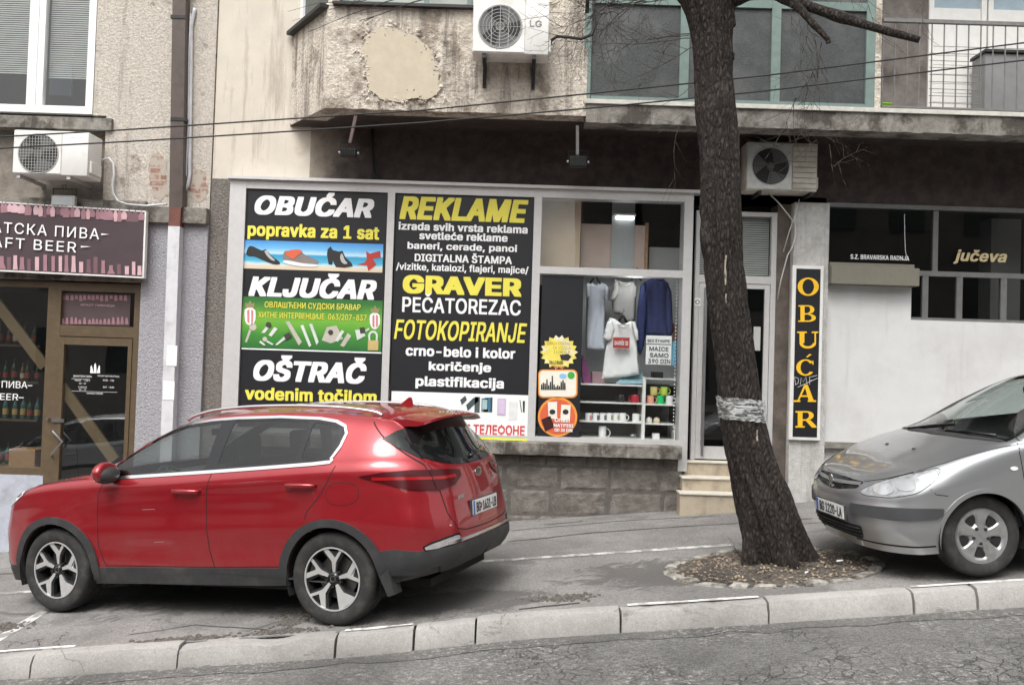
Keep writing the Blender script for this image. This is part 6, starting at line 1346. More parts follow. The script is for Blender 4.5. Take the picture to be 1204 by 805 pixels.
def limb(pts,w0,w1,name='limb',Y=YT_,parent=tr,knob=.0,seg=14):
    q=catm([tuple(P(a[0],a[1],Y+(a[2] if len(a)>2 else 0))) for a in pts],8); n=len(q)
    r=[((w0+(w1-w0)*i/(n-1))/FPX*Y)*(1+.18*mnoise.noise(q[i]*9)+knob*max(0,mnoise.noise(q[i]*6))) for i in range(n)]
    mb=MB(); mb.tube(q,r,seg)
    return mb.build(name,M['bark'],parent,smooth=True)
limb([(828,5),(812,-10),(796,-40,.1),(775,-110,.3),(760,-240,.6)],22,8)
limb([(836,0),(838,-30),(842,-100,-.2),(850,-240,-.3),(852,-420,-.5)],30,10)
limb([(850,8),(872,-4,-.1),(905,-9,-.2),(925,-2,-.25),(955,9,-.3),(1000,24,-.4),(1040,36,-.5),(1081,47,-.55)],9,3.6,knob=.5)
limb([(928,0,-.25),(940,10,-.3),(955,27,-.35),(972,45,-.38),(974,51,-.38)],5,2.6,knob=.8)
limb([(870,-8),(900,-60,.2),(960,-160,.5),(1010,-300,.9)],12,5)
# knots and stubs
for px,py,sx,sz in ((861,26,4,8),(862,66,2.5,5)):
    mb=MB(); c=P(px,py,YT_-.02); mb.ell(c,(sx/136,sx/136*1.6,sz/136),12,10)
    for v in mb.bm.verts: v.co+=Vector((.012*mnoise.noise(v.co*30),.012*mnoise.noise(v.co*30+Vector((4,4,4))),.02*mnoise.noise(v.co*22)))
    mb.build('knot',M['bark'],tr,smooth=True)
# pale scar down the bark
mb=MB()
rs=random.Random(2)
for px0,px1,y0,y1 in ((852,854,300,335),(853,854.5,345,356),(889,891,505,518)):
    pts=[]; k=7
    for i in range(k+1): y=y0+(y1-y0)*i/k; pts.append((px1+rs.uniform(-1,1)*.6,y))
    for i in range(k,-1,-1): y=y0+(y1-y0)*i/k; pts.append((px0+rs.uniform(-1,1)*.6,y))
    bv=BVHTree.FromObject(trunk,bpy.context.evaluated_depsgraph_get()); off=world_loc(trunk)
    f=[]
    for a,b in pts:
        d=P(a,b,1)-Vector((0,0,HC)); d=d.normalized(); o=Vector((0,0,HC))-off
        h=bv.ray_cast(o,d)[0]
        f.append((h+off-d*.004) if h else P(a,b,YT_-.2))
    mb.prism(f,(0,.002,0))
mb.build('bark_scar',mat('bare_wood_scar',(.30,.26,.21),.9,var=.3,vs=40),tr)
# twigs: fine drooping shoots
mb=MB(); rt=random.Random(17)
def twig(x,y,dx,dy,L,depth,w,Y,droop=.25):
    w*=1.0
    n=max(3,int(L/7)); pts=[(x,y)]; a=math.atan2(dy,dx)
    for i in range(n):
        a+=rt.gauss(0,.10); st=L/n
        x+=math.cos(a)*st; y+=math.sin(a)*st; pts.append((x,y))
        if depth>0 and rt.random()<.5:
            s=rt.choice((-1,1)); twig(x,y,math.cos(a+s*rt.uniform(.4,.9)),math.sin(a+s*rt.uniform(.4,.9)),L*rt.uniform(.25,.55),depth-1,w*.65,Y+rt.gauss(0,.03))
    q=[P(p[0],p[1],Y+.01*i*rt.uniform(-1,1)) for i,p in enumerate(pts)]
    mb.tube(q,[max(.0011,w*(1-.75*i/(len(q)-1))) for i in range(len(q))],4,cap=False)
for args in ((812,40,-1,-.15,70,2,.006),(810,42,-1,.2,80,2,.005),(815,55,-.9,.5,90,2,.005),(800,-10,-.9,.5,110,3,.006),(790,-20,-.8,.7,130,3,.006),(775,-20,-.7,.8,110,3,.005),(740,-20,-.6,.8,90,2,.005),(720,-20,-.5,.8,80,2,.004),(815,100,-.8,.5,60,2,.004),(820,120,-.6,.75,60,1,.003),(770,-15,-.8,.6,120,3,.005),(745,-25,-.75,.7,120,3,.005),(700,-20,-.7,.7,70,2,.004),(812,45,-1,.05,110,3,.005),(830,-10,-.9,.3,140,3,.006),(715,-10,-.2,1,90,2,.004)): twig(*args,YT_-.1)
for args in ((966,50,-.12,1,110,1,.006),(963,70,-.05,1,95,1,.004),(930,5,-.1,1,30,1,.004),(953,30,-.25,1,60,1,.003),(1015,-20,.2,1,70,1,.003),(1090,-20,-.3,1,60,1,.003),(985,-30,.4,1,50,2,.003),(950,20,-.1,1,110,2,.004),(958,40,.05,1,90,2,.004),(940,-5,.15,1,70,2,.003)): twig(*args,YT_-.35)
for w_,pl_ in ((.004,((470,-20),(420,2),(373,4),(338,14))),(.006,((500,-10),(455,2),(405,20),(362,38))),(.008,((560,-22),(520,-6),(485,3),(448,17),(422,25))),(.004,((440,20),(428,25),(424,31))),(.004,((455,-6),(400,8),(343,25))),(.003,((470,8),(440,14),(410,17)))):
    mb.tube([P(a,b,YT_-.05) for a,b in pl_],[w_*(1-.7*i/(len(pl_)-1)) for i in range(len(pl_))],5,cap=False)
# a hung-up dead branch in front of the air conditioner
for args in ((950,160,-.95,.1,60,1,.003),(955,155,.9,-.15,55,1,.003),(960,165,-.7,.35,60,1,.003),(975,170,.2,1,55,0,.004),(985,190,.25,1,30,0,.004),(980,196,.75,-.6,48,2,.004),(945,150,-.4,.9,40,1,.003),(965,158,.6,.3,40,1,.003),(800,145,-.25,1,80,1,.003)): twig(*args,YT_-.2)
mb.build('twig_spray',mat('twig_bark',(.045,.034,.028),.9,var=.3,vs=20),tr,recalc=False)
# suckers at the foot
mb=MB()
for k in range(40):
    a=rt.uniform(PI,2*PI); c=cl2[0]; r0=rr2[2]*1.02; b0=Vector((c.x+r0*math.cos(a),c.y+r0*math.sin(a),gz(c.x,c.y)+.05)); pts=[b0]
    for i in range(4): pts.append(pts[-1]+Vector((rt.gauss(0,.018)+.02*math.cos(a),rt.gauss(0,.012)-.012,rt.uniform(.02,.055))))
    mb.tube(pts,[.003,.0025,.002,.0015,.001],4,cap=False)
mb.build('root_sucker',bpy.data.materials['twig_bark'],tr,recalc=False)
# clear plastic film wound round the trunk
film=bpy.data.materials.new('crumpled_clear_film'); film.use_nodes=True; n=film.node_tree.nodes; l=film.node_tree.links; b=n['Principled BSDF']
b.inputs['Base Color'].default_value=(.62,.64,.63,1); b.inputs['Roughness'].default_value=.18; 
g=n.new('ShaderNodeNewGeometry'); mp=n.new('ShaderNodeMapping'); mp.inputs['Scale'].default_value=(1,1,4); l.new(g.outputs['Position'],mp.inputs[0]); t=n.new('ShaderNodeTexNoise'); t.inputs['Scale'].default_value=14; t.inputs['Detail'].default_value=6; t.inputs['Distortion'].default_value=1; l.new(mp.outputs[0],t.inputs['Vector'])
k=n.new('ShaderNodeMapRange'); k.inputs[1].default_value=.44; k.inputs[2].default_value=.58; k.inputs[3].default_value=.15; k.inputs[4].default_value=.75; l.new(t.outputs['Fac'],k.inputs[0]); l.new(k.outputs[0],b.inputs['Alpha'])
bp=n.new('ShaderNodeBump'); bp.inputs['Distance'].default_value=.03; bp.inputs['Strength'].default_value=1; l.new(t.outputs['Fac'],bp.inputs['Height']); l.new(bp.outputs[0],b.inputs['Normal'])
mb=MB(); A=[];B=[];C=[]
pa,pb_=P(873.5,493.5,YT_),P(870.2,468,YT_)
for j in range(9):
    t_=j/8; c=pa.lerp(pb_,t_); row=[[],[],[]]
    for k in range(97):
        a=2*PI*k/96; r0=26.6/FPX*YT_*(1.05+.03*mnoise.noise((math.cos(a)*4,math.sin(a)*4,t_*3))+.015*math.sin(t_*20+a*3))
        row[0].append(c.x+r0*math.cos(a)); row[1].append(c.y+r0*math.sin(a)); row[2].append(c.z-.012*math.cos(a)+.01*mnoise.noise((a*2,t_*2,4)) + (.01*mnoise.noise((a*5,0,0)) if j in(0,8) else 0))
    A.append(row[0]);B.append(row[1]);C.append(row[2])
mb.grid(np.array(A),np.array(B),np.array(C)); o=mb.build('plastic_wrap',film,smooth=True,origin=tuple(pa)); tag(o,'band of crumpled clear plastic film wound round the tree trunk','plastic wrap')
# ------------------------------------------------------------------ cars
def herm(pts,knots,ts,mirror0=None,mirror1=None):
    """non-uniform Catmull-Rom through pts (k,d) at parameters ts; mirror: multiplier vector giving the ghost point past an end"""
    pts=np.asarray(pts,float); k=np.asarray(knots,float); n=len(k); h=np.diff(k); dl=np.diff(pts,axis=0)/h[:,None]
    m=np.zeros_like(pts)
    for i in range(1,n-1): m[i]=(dl[i-1]*h[i]+dl[i]*h[i-1])/(h[i-1]+h[i])
    m[0]=dl[0]; m[-1]=dl[-1]
    if mirror0 is not None: m[0]=(pts[1]-pts[1]*mirror0)/(2*h[0])
    if mirror1 is not None: m[-1]=(pts[-2]*mirror1-pts[-2])/(2*h[-1])
    ts=np.asarray(ts); i=np.clip(np.searchsorted(k,ts,side='right')-1,0,n-2); t=((ts-k[i])/h[i])[:,None]; hh=h[i][:,None]
    return (2*t**3-3*t**2+1)*pts[i]+(t**3-2*t**2+t)*hh*m[i]+(-2*t**3+3*t**2)*pts[i+1]+(t**3-t**2)*hh*m[i+1]
def body_grid(ctrl,step=.022):
    """ctrl[row][station] -> fine grid of points (left half, v >= 0)"""
    G=np.array(ctrl,float); R,S,_=G.shape
    ks=np.r_[0,np.cumsum(np.maximum(.04,np.linalg.norm(np.diff(G,axis=1),axis=2).mean(0)))]
    kr=np.r_[0,np.cumsum(np.maximum(.012,np.linalg.norm(np.diff(G,axis=0),axis=2).mean(1)))]
    ts=np.concatenate([np.linspace(ks[i],ks[i+1],max(2,int((ks[i+1]-ks[i])/step)),endpoint=False) for i in range(S-1)]+[[ks[-1]]])
    tr_=np.concatenate([np.linspace(kr[i],kr[i+1],max(2,int((kr[i+1]-kr[i])/step)),endpoint=False) for i in range(R-1)]+[[kr[-1]]])
    mv=np.array([1,-1,1.])
    A=np.array([herm(G[r],ks,ts,mv,mv) for r in range(R)])          # rows x fine stations
    A[:,0,1]=0; A[:,-1,1]=0
    return np.array([herm(A[:,j],kr,tr_,None,mv) for j in range(A.shape[1])])   # fine stations x fine rows
def pip(x,y,poly):
    c=False; j=len(poly)-1
    for i in range(len(poly)):
        if (poly[i][1]>y)!=(poly[j][1]>y) and x<(poly[j][0]-poly[i][0])*(y-poly[i][1])/(poly[j][1]-poly[i][1])+poly[i][0]: c=not c
        j=i
    return c
def chaikin(p,it=2,keep=()):
    for _ in range(it):
        q=[]
        for i in range(len(p)):
            a,b=p[i],p[(i+1)%len(p)]; q+=[(a[0]*.75+b[0]*.25,a[1]*.75+b[1]*.25),(a[0]*.25+b[0]*.75,a[1]*.25+b[1]*.75)]
        p=q
    return p
def fillet(p,r,n=5):
    out=[]
    for i in range(len(p)):
        a,b,c=Vector(p[i-1]),Vector(p[i]),Vector(p[(i+1)%len(p)]); r1=min(r,(a-b).length*.45); r2=min(r,(c-b).length*.45)
        q0=b+(a-b).normalized()*r1; q2=b+(c-b).normalized()*r2
        for k in range(n+1): t=k/n; out.append(tuple(q0*(1-t)**2+b*2*t*(1-t)+q2*t*t))
    return out
def inset(poly,d):
    n=len(poly); ar=sum(poly[i][0]*poly[(i+1)%n][1]-poly[(i+1)%n][0]*poly[i][1] for i in range(n)); s=1 if ar>0 else -1; out=[]
    for i in range(n):
        a,b,c=poly[i-1],poly[i],poly[(i+1)%n]
        e1=Vector((b[0]-a[0],b[1]-a[1])); e2=Vector((c[0]-b[0],c[1]-b[1]))
        if e1.length<1e-9 or e2.length<1e-9: out.append(b); continue
        e1.normalize(); e2.normalize(); n1=Vector((-e1.y,e1.x))*s; n2=Vector((-e2.y,e2.x))*s; nn=n1+n2
        if nn.length<1e-6: nn=n1
        nn.normalize(); k=d/max(.35,nn.dot(n1)); out.append((b[0]+nn.x*k,b[1]+nn.y*k))
    return out
class CarBody:
    def __init__(s,ctrl,root,step=.022):
        s.root=root; H=body_grid(ctrl,step); s.H=H; bm=bmesh.new(); n,m,_=H.shape
        L=[[bm.verts.new(H[i,j]) for j in range(m)] for i in range(n)]
        Rv=[[L[i][j] if (j==m-1 or i in (0,n-1)) else bm.verts.new((H[i,j,0],-H[i,j,1],H[i,j,2])) for j in range(m)] for i in range(n)]
        for i in range(n-1):
            for j in range(m-1):
                for V,fl in ((L,0),(Rv,1)):
                    q=[V[i][j],V[i+1][j],V[i+1][j+1],V[i][j+1]]
                    if len(set(q))<4: q=list(dict.fromkeys(q))
                    if len(q)<3: continue
                    try: bm.faces.new(q[::-1] if fl else q)
                    except ValueError: pass
        bmesh.ops.remove_doubles(bm,verts=bm.verts,dist=.0004); bmesh.ops.recalc_face_normals(bm,faces=bm.faces)
        # make sure normals look outwards
        f=max(bm.faces,key=lambda f:f.calc_center_median().z)
        if f.normal.z<0: bmesh.ops.reverse_faces(bm,faces=bm.faces)
        s.bm=bm; bm.faces.ensure_lookup_table(); s.bvh=BVHTree.FromBMesh(bm)
    def hit(s,mode,a,b,sg=1,o=None):
        """2-D -> surface point; side: (u,z); rear/front: (v,z); top: (u,v); cyl: (angle,z)"""
        if mode=='side': org,d=Vector((a,3*sg,b)),Vector((0,-sg,0))
        elif mode=='rear': org,d=Vector((-5,a,b)),Vector((1,0,0))
        elif mode=='front': org,d=Vector((5,a,b)),Vector((-1,0,0))
        elif mode=='top': org,d=Vector((a,b,4)),Vector((0,0,-1))
        elif mode=='cyl':
            dd=Vector((math.cos(a),math.sin(a)*sg,0)); org=Vector((o[0],o[1]*sg,b))+dd*4; d=-dd
        h=s.bvh.ray_cast(org,d)
        if h[0] is None:
            h=s.bvh.find_nearest(org+d*(3-.9 if mode=='side' else 2.8 if mode in('rear','front') else 3))
        return h[0],h[1]
    def patch(s,name,poly,mode,m,parent=None,off=.003,thick=.0,res=.03,sg=1,o=None,hole=None,smooth=True):
        ll=.0; V=[]; E=[]
        def addloop(pl):
            st=len(V); k0=len(V)
            for i in range(len(pl)):
                a,b=pl[i],pl[(i+1)%len(pl)]; k=max(1,int(math.dist(a,b)/res))
                for t in range(k): V.append((a[0]+(b[0]-a[0])*t/k,a[1]+(b[1]-a[1])*t/k))
            nn=len(V)-k0; E.extend([(k0+i,k0+(i+1)%nn) for i in range(nn)])
        addloop(poly)
        hs=[] if not hole else (hole if isinstance(hole[0][0],(tuple,list)) else [hole])
        for h_ in hs: addloop(h_)
        bound=list(V); xs=[p[0] for p in poly]; ys=[p[1] for p in poly]
        x=min(xs)+res*.5
        while x<max(xs):
            y=min(ys)+res*.5
            while y<max(ys):
                if pip(x,y,poly) and not any(pip(x,y,h_) for h_ in hs) and min((x-b[0])**2+(y-b[1])**2 for b in bound)>(res*.5)**2: V.append((x,y))
                y+=res
            x+=res
        vo,_,F,*_q=delaunay_2d_cdt([Vector(v) for v in V],E,[],1,1e-6)
        mb=MB(); vs=[]; nv=[]
        for v in vo:
            p,nr=s.hit(mode,v[0],v[1],sg,o); vs.append(mb.bm.verts.new(p+nr*off)); nv.append(nr)
        fs=[]
        for f in F:
            c=(sum(vo[i][0] for i in f)/len(f),sum(vo[i][1] for i in f)/len(f))
            if not pip(c[0],c[1],poly) or any(pip(c[0],c[1],h_) for h_ in hs): continue
            try: fs.append(mb.bm.faces.new([vs[i] for i in f]))
            except ValueError: pass
        mb.bm.normal_update(); mb.bm.verts.index_update()
        nd={v:n for v,n in zip(vs,nv)}
        if fs:
            sgn=sum(f.normal.dot(nd[f.verts[0]]) for f in fs)
            if sgn<0: bmesh.ops.reverse_faces(mb.bm,faces=fs)
        if thick:
            be=[e for e in mb.bm.edges if len(e.link_faces)==1]; mp={}
            for e in be:
                for v in e.verts:
                    if v not in mp: mp[v]=mb.bm.verts.new(v.co-nd[v]*thick)
            for e in be:
                a,b=e.link_loops[0].vert,e.link_loops[0].link_loop_next.vert
                mb.bm.faces.new((b,a,mp[a],mp[b]))
        lone=[v for v in mb.bm.verts if not v.link_faces]; bmesh.ops.delete(mb.bm,geom=lone,context='VERTS')
        return mb.build(name,m,parent or s.root,smooth=smooth,recalc=False,local=True,angle=40)
    def strip(s,name,pts,mode,w,m,parent=None,off=.004,thick=0,sg=1,o=None,closed=False,res=.03):
        P2=[Vector(p) for p in pts]; n=len(P2); a=[];b=[]
        for i in range(n):
            t=(P2[min(i+1,n-1)]-P2[max(i-1,0)]); t.normalize(); nn=Vector((-t.y,t.x))*w/2; a.append(tuple(P2[i]+nn)); b.append(tuple(P2[i]-nn))
        return s.patch(name,a+b[::-1],mode,m,parent,off,thick,res,sg,o)
    def finish(s,m,cuts,name='body',low=None,m2=None):
        """remove body cells behind openings; cuts: (mode, polygon, test on face centre)"""
        kill=[]
        for f in s.bm.faces:
            c=f.calc_center_median()
            for test in cuts:
                if test(c,f.normal): kill.append(f); break
        bmesh.ops.delete(s.bm,geom=kill,context='FACES')
        me=bpy.data.meshes.new(name); s.bm.to_mesh(me); s.bm.free(); me.materials.append(m)
        me.polygons.foreach_set('use_smooth',[True]*len(me.polygons))
        if low:
            me.materials.append(m2)
            for p in me.polygons:
                if low(p.center): p.material_index=1
        o=bpy.data.objects.new(name,me); COL.objects.link(o); o.parent=s.root; return o
def carpaint(name,c,metal=.0,flake=.1,rough=.32,coat=1.,dust=(.35,.3,.26),dustamt=.12):
    m=bpy.data.materials.new(name); m.use_nodes=True; n=m.node_tree.nodes; l=m.node_tree.links; b=n['Principled BSDF']
    b.inputs['Metallic'].default_value=metal; b.inputs['Roughness'].default_value=rough; b.inputs['Coat Weight'].default_value=coat; b.inputs['Coat Roughness'].default_value=.025
    tc=n.new('ShaderNodeTexCoord'); t=n.new('ShaderNodeTexNoise'); t.inputs['Scale'].default_value=3.; t.inputs['Detail'].default_value=8; t.inputs['Roughness'].default_value=.7; l.new(tc.outputs['Object'],t.inputs['Vector'])
    sz=n.new('ShaderNodeSeparateXYZ'); l.new(tc.outputs['Object'],sz.inputs[0]); k=n.new('ShaderNodeMapRange'); k.inputs[1].default_value=.75; k.inputs[2].default_value=.25; k.inputs[3].default_value=.25; k.inputs[4].default_value=1; l.new(sz.outputs['Z'],k.inputs[0])   # road film, thicker low down
    k2=n.new('ShaderNodeMapRange'); k2.inputs[1].default_value=.4; k2.inputs[2].default_value=.75; k2.inputs[4].default_value=dustamt*2.2; l.new(t.outputs['Fac'],k2.inputs[0])
    mu=n.new('ShaderNodeMath'); mu.operation='MULTIPLY'; l.new(k.outputs[0],mu.inputs[0]); l.new(k2.outputs[0],mu.inputs[1])
    mx=n.new('ShaderNodeMix'); mx.data_type='RGBA'; l.new(mu.outputs[0],mx.inputs[0]); mx.inputs[6].default_value=tuple(c)+(1,); mx.inputs[7].default_value=dust+(1,); l.new(mx.outputs[2],b.inputs['Base Color'])
    r=n.new('ShaderNodeMapRange'); r.inputs[3].default_value=.03; r.inputs[4].default_value=.35; l.new(mu.outputs[0],r.inputs[0]); l.new(r.outputs[0],b.inputs['Coat Roughness'])
    t3=n.new('ShaderNodeTexNoise'); t3.inputs['Scale'].default_value=2.2; t3.inputs['Detail'].default_value=2; l.new(tc.outputs['Object'],t3.inputs['Vector']); bp=n.new('ShaderNodeBump'); bp.inputs['Distance'].default_value=.002; bp.inputs['Strength'].default_value=.35; l.new(t3.outputs['Fac'],bp.inputs['Height']); l.new(bp.outputs[0],b.inputs['Coat Normal'])
    return m
M['rubber']=mat('tyre_rubber',(.022,.021,.020),.8,var=.25,vs=12,bump=.001,bs=200,dirt=(.06,.055,.05),ds=8,dthr=.6,obj=True)
M['plast']=mat('black_body_plastic',(.030,.030,.031),.6,var=.2,vs=9,bump=.0008,bs=400,obj=True,dirt=(.065,.06,.055),ds=5,dthr=.62)
M['gloss']=mat('gloss_black_trim',(.010,.010,.011),.12,var=.05)
M['chrome']=mat('satin_chrome_trim',(.75,.75,.75),.18,metal=1,var=.03)
M['seam']=mat('panel_gap',(.006,.005,.005),.8,var=.05)
M['well']=mat('wheel_well_liner',(.012,.012,.012),.9,var=.2)
M['alloy']=mat('machined_alloy',(.56,.55,.54),.35,metal=.45,var=.06,vs=14,obj=True)
M['alloyblk']=mat('black_alloy_pocket',(.018,.018,.019),.4,var=.1)
M['silverwheel']=mat('silver_wheel_trim',(.48,.48,.48),.35,metal=.75,var=.1,vs=14,obj=True,dirt=(.28,.27,.26),ds=9,dthr=.6)
M['disc']=mat('brake_disc_iron',(.22,.21,.20),.4,metal=.8,var=.15)
M['seat']=mat('dark_seat_fabric',(.035,.035,.037),.9,var=.15)
M['dash']=mat('dashboard_plastic',(.03,.03,.032),.7,var=.1)
M['carglass']=glass('car_side_glass',(.62,.66,.65),.05)
M['carglass2']=glass('tinted_car_glass',(.21,.225,.225),.05); M['rearglass']=mat('dark_rear_glass',(.008,.009,.009),.04,var=.05)
M['carglass3']=glass('pale_green_windscreen',(.80,.88,.85),.06)
M['tail']=mat('deep_red_lens',(.060,.003,.005),.22,var=.1,spec=.35)
M['tail2']=mat('bright_red_lens',(.30,.008,.012),.15,var=.1)
M['lens']=glass('headlamp_glass',(.9,.92,.93),.10)
M['plate']=mat('plate_white',(.80,.80,.78),.4,var=.02)
M['plateblue']=mat('plate_blue',(.08,.16,.50),.4,var=.02)
def wheel(root,u,v,sg,r,w,rim,style,name='wheel'):
    """tyre + rim at hub (u, v outer face, r); sg = side; built in the car's frame"""
    hub=Vector((u,v,r)); t=bpy.data.objects.new(name,None); COL.objects.link(t); t.parent=root; t.location=hub; t.empty_display_size=.1
    ax=(0,sg,0); mb=MB()
    # tyre: tread, shoulders, side wall, bead
    mb.lathe([(rim,-w+.02),(rim+.03,-w+.005),(r*.93,-w),(r*.985,-w+.02),(r,-w+.05),(r,-.05),(r*.985,-.022),(r*.95,-.006),(r*.90,.002),((r+rim)/2,.004),(rim+.02,-.002),(rim+.004,-.012),(rim-.004,-.03)],(0,0,0),ax,64)
    n=64
    mb.build('tyre',M['rubber'],t,smooth=True,angle=60,local=True)
    mb=MB()
    for k in range(56):
        a=2*PI*k/56
        for y0,y1,tw in ((-.048,-.075,.06),(-.09,-.13,-.05),(-.145,-w+.05,.06)):
            p=[]
            for q,yy in ((0,y0),(.045,y0),(.045+tw,y1),(tw,y1)): p.append(((r+.004)*math.cos(a+q),sg*yy,(r+.004)*math.sin(a+q)))
            mb.poly(p)
        for q0 in (0,):
            mb.poly([((rr_)*math.cos(a+q),sg*yy,(rr_)*math.sin(a+q)) for rr_,q,yy in ((r*.986,0,-.019),(r*.986,.05,-.019),(r*.962,.05,-.0085),(r*.962,0,-.0085))])
    mb.build('tread_block',M['rubber'],t,local=True)
    mb=MB(); mb.lathe([(rim-.005,-.012),(rim+.006,-.008),(rim+.004,-.016),(rim-.012,-.02),(rim-.02,-.06),(rim-.03,-w+.03)],(0,0,0),ax,64); mb.build('rim',M['alloyblk'] if style=='suv' else M['silverwheel'],t,smooth=True,angle=40,local=True)
    mb=MB(); mb.lathe([(.05,-.10),(rim-.07,-.10),(rim-.07,-.115),(.05,-.115)],(0,0,0),ax,40,close=True); mb.build('brake_disc',M['disc'],t,smooth=True,angle=40,local=True)
    mb=MB(); mb.lathe([(0,-w+.04),(rim-.01,-w+.04)],(0,0,0),ax,40); mb.build('wheel_back',M['well'],t,local=True)
    def pol(rad,ang,y): return (rad*math.cos(ang),sg*y,rad*math.sin(ang))
    if style=='suv':
        mb=MB(); mb.lathe([(rim+.005,-.0085),(rim+.0045,-.004),(rim-.006,-.004),(rim-.0065,-.012)],(0,0,0),ax,64); mb.build('rim_lip',M['alloy'],t,smooth=True,angle=30,local=True)
        mbm,mbb=MB(),MB()
        R0=rim
        for k in range(5):
            a=2*PI*k/5+PI/2+.12
            # machined blade: broad arm that forks towards the rim
            arm=[(.050,-.22),(.050,.22),(.120,.11),(.150,.17),(R0-.004,.29),(R0-.004,.19),(.168,.07),(.158,-.01),(R0-.004,-.27),(R0-.004,-.45),(.13,-.18)]
            pts=[pol(q[0],a+q[1]*sg,-.012-.02*(1-q[0]/R0)) for q in arm]
            mbm.prism(pts,(0,-sg*.010,0))
            arm2=[(.04,-.42),(.04,.42),(.12,.24),(R0-.003,.36),(R0-.003,-.56),(.13,-.32)]
            mbb.prism([pol(q[0],a+q[1]*sg,-.025-.02*(1-q[0]/R0)) for q in arm2],(0,-sg*.035,0))
        bmesh.ops.triangulate(mbm.bm,faces=[f for f in mbm.bm.faces if len(f.verts)>4]); 
        mbb.build('spoke_pocket',M['alloyblk'],t,local=True); mbm.build('spoke',M['alloy'],t,local=True)
        mb=MB(); mb.lathe([(0,-.020),(.030,-.020),(.034,-.026),(.055,-.034),(.058,-.06)],(0,0,0),ax,30); mb.build('hub_cap',M['gloss'],t,smooth=True,angle=40,local=True)
        mb=MB(); mb.lathe([(.020,-.0175),(.023,-.0175),(.023,-.0195),(.020,-.0195)],(0,0,0),ax,24,close=True); mb.build('hub_badge',M['chrome'],t,local=True)
        mb=MB()
        for k in range(5):
            a=2*PI*k/5+PI/2+.12+.63; mb.lathe([(0,-.026),(.009,-.026),(.011,-.05)],(.062*math.cos(a),0,.062*math.sin(a)),ax,10)
        mb.build('wheel_nut',M['darkmetal'],t,local=True)
    else:
        mb=MB(); R0=rim-.002; N=150; nr=14; 
        A=np.zeros((N+1,nr));B=A.copy();C=A.copy(); 
        # dished trim with five broad arms: scooped between them
        verts=[]
        for i in range(N+1):
            a=2*PI*i/N; c=math.cos(5*(a-PI/2-.1)); 
            for j in range(nr):
                q=j/(nr-1); rad=.0+R0*q; arm=1/(1+math.exp(-(c+.25-.35*(q-.5))*7))
                y=-.012-.018*(q*(1-q))*0-.004
                mid=math.exp(-((q-.63)/.22)**4)
                y=-.006-.034*(1-arm)*mid-.012*(1-q)**1.5*1.2
                if q>.9: y=-.004-.01*(q-.9)*10*.3
                A[i,j]=rad*math.cos(a);B[i,j]=sg*y;C[i,j]=rad*math.sin(a)
        mb.grid(A,B,C); bmesh.ops.remove_doubles(mb.bm,verts=mb.bm.verts,dist=.0003); mb.build('wheel_trim',M['silverwheel'],t,smooth=True,local=True)
        mb=MB()
        for k in range(5):
            a=2*PI*k/5+PI/2+.1+PI/5
            out=[]
            for q,dq in ((.46,.0),(.53,.17),(.66,.28),(.80,.30),(.86,.22),(.875,0),(.86,-.22),(.80,-.30),(.66,-.28),(.53,-.17)): out.append(pol(R0*q,a+dq,-.026))
            mb.prism(out,(0,sg*.004,0))
        mb.build('trim_opening',M['alloyblk'],t,local=True)
        mb=MB()
        for k in range(5):
            a=2*PI*k/5+PI/2+.1+PI/5; mb.lathe([(0,-.006),(.011,-.006),(.013,-.02),(.013,-.03)],(R0*.30*math.cos(a),0,R0*.30*math.sin(a)),ax,10)
        mb.build('wheel_nut',M['darkmetal'],t,local=True)
    return t
def seats(root,xf,xr,zb,hh,m,yw=.38):
    def one(u,v,w):
        o=bpy.data.objects.new('seat',None); COL.objects.link(o); o.parent=root; o.location=(u,v,zb); o.empty_display_size=.1
        mb=MB(); mb.box(-.25,.25,-w,w,-.05,.12,.05,3); mb.build('seat_cushion',m,o,smooth=True,local=True)
        mb=MB(); mb.prism([(-.20,-w*.95,.08),(-.34,-w*.85,.62),(-.24,-w*.85,.63),(-.08,-w*.95,.10)],(0,w*1.9,0)); bmesh.ops.bevel(mb.bm,geom=mb.bm.edges[:],offset=.03,segments=2,affect='EDGES'); mb.build('seat_back',m,o,smooth=True,local=True)
        mb=MB(); mb.box(-.36,-.27,-.13,.13,.66,.84,.04,3); mb.tube([(-.31,-.06,.6),(-.315,-.06,.68)],.008,6); mb.tube([(-.31,.06,.6),(-.315,.06,.68)],.008,6); mb.build('head_rest',m,o,smooth=True,local=True)
    for v in (-yw,yw): one(xf,v,.24)
    for v in (-yw,yw): one(xr,v,.28)
def steering(root,u,v,z):
    mb=MB(); q=[]
    n=Vector((-.5,0,.45)).normalized(); a=Vector((0,1,0)); b=n.cross(a)
    ring=[Vector((u,v,z))+(a*math.cos(t)+b*math.sin(t))*.185 for t in np.linspace(0,2*PI,33)]
    mb.tube(ring,.016,8,cap=False); 
    for t in (PI*.5,PI,0): mb.tube([Vector((u,v,z)),Vector((u,v,z))+(a*math.cos(t-PI/2)+b*math.sin(t-PI/2))*.18],.014,6)
    mb.ell((u,v,z),(.05,.06,.06),12,8); mb.build('steering_wheel',M['dash'],root,smooth=True,local=True)
def place(root,x,y,z,yaw,pit):
    cy,sy,cp,sp=math.cos(yaw),math.sin(yaw),math.cos(pit),math.sin(pit)
    F=Vector((-cy*cp,sy*cp,-sp)); L=Vector((-sy,-cy,0)); U=F.cross(L)
    root.matrix_world=Matrix(((F.x,L.x,U.x,x),(F.y,L.y,U.y,y),(F.z,L.z,U.z,z),(0,0,0,1)))
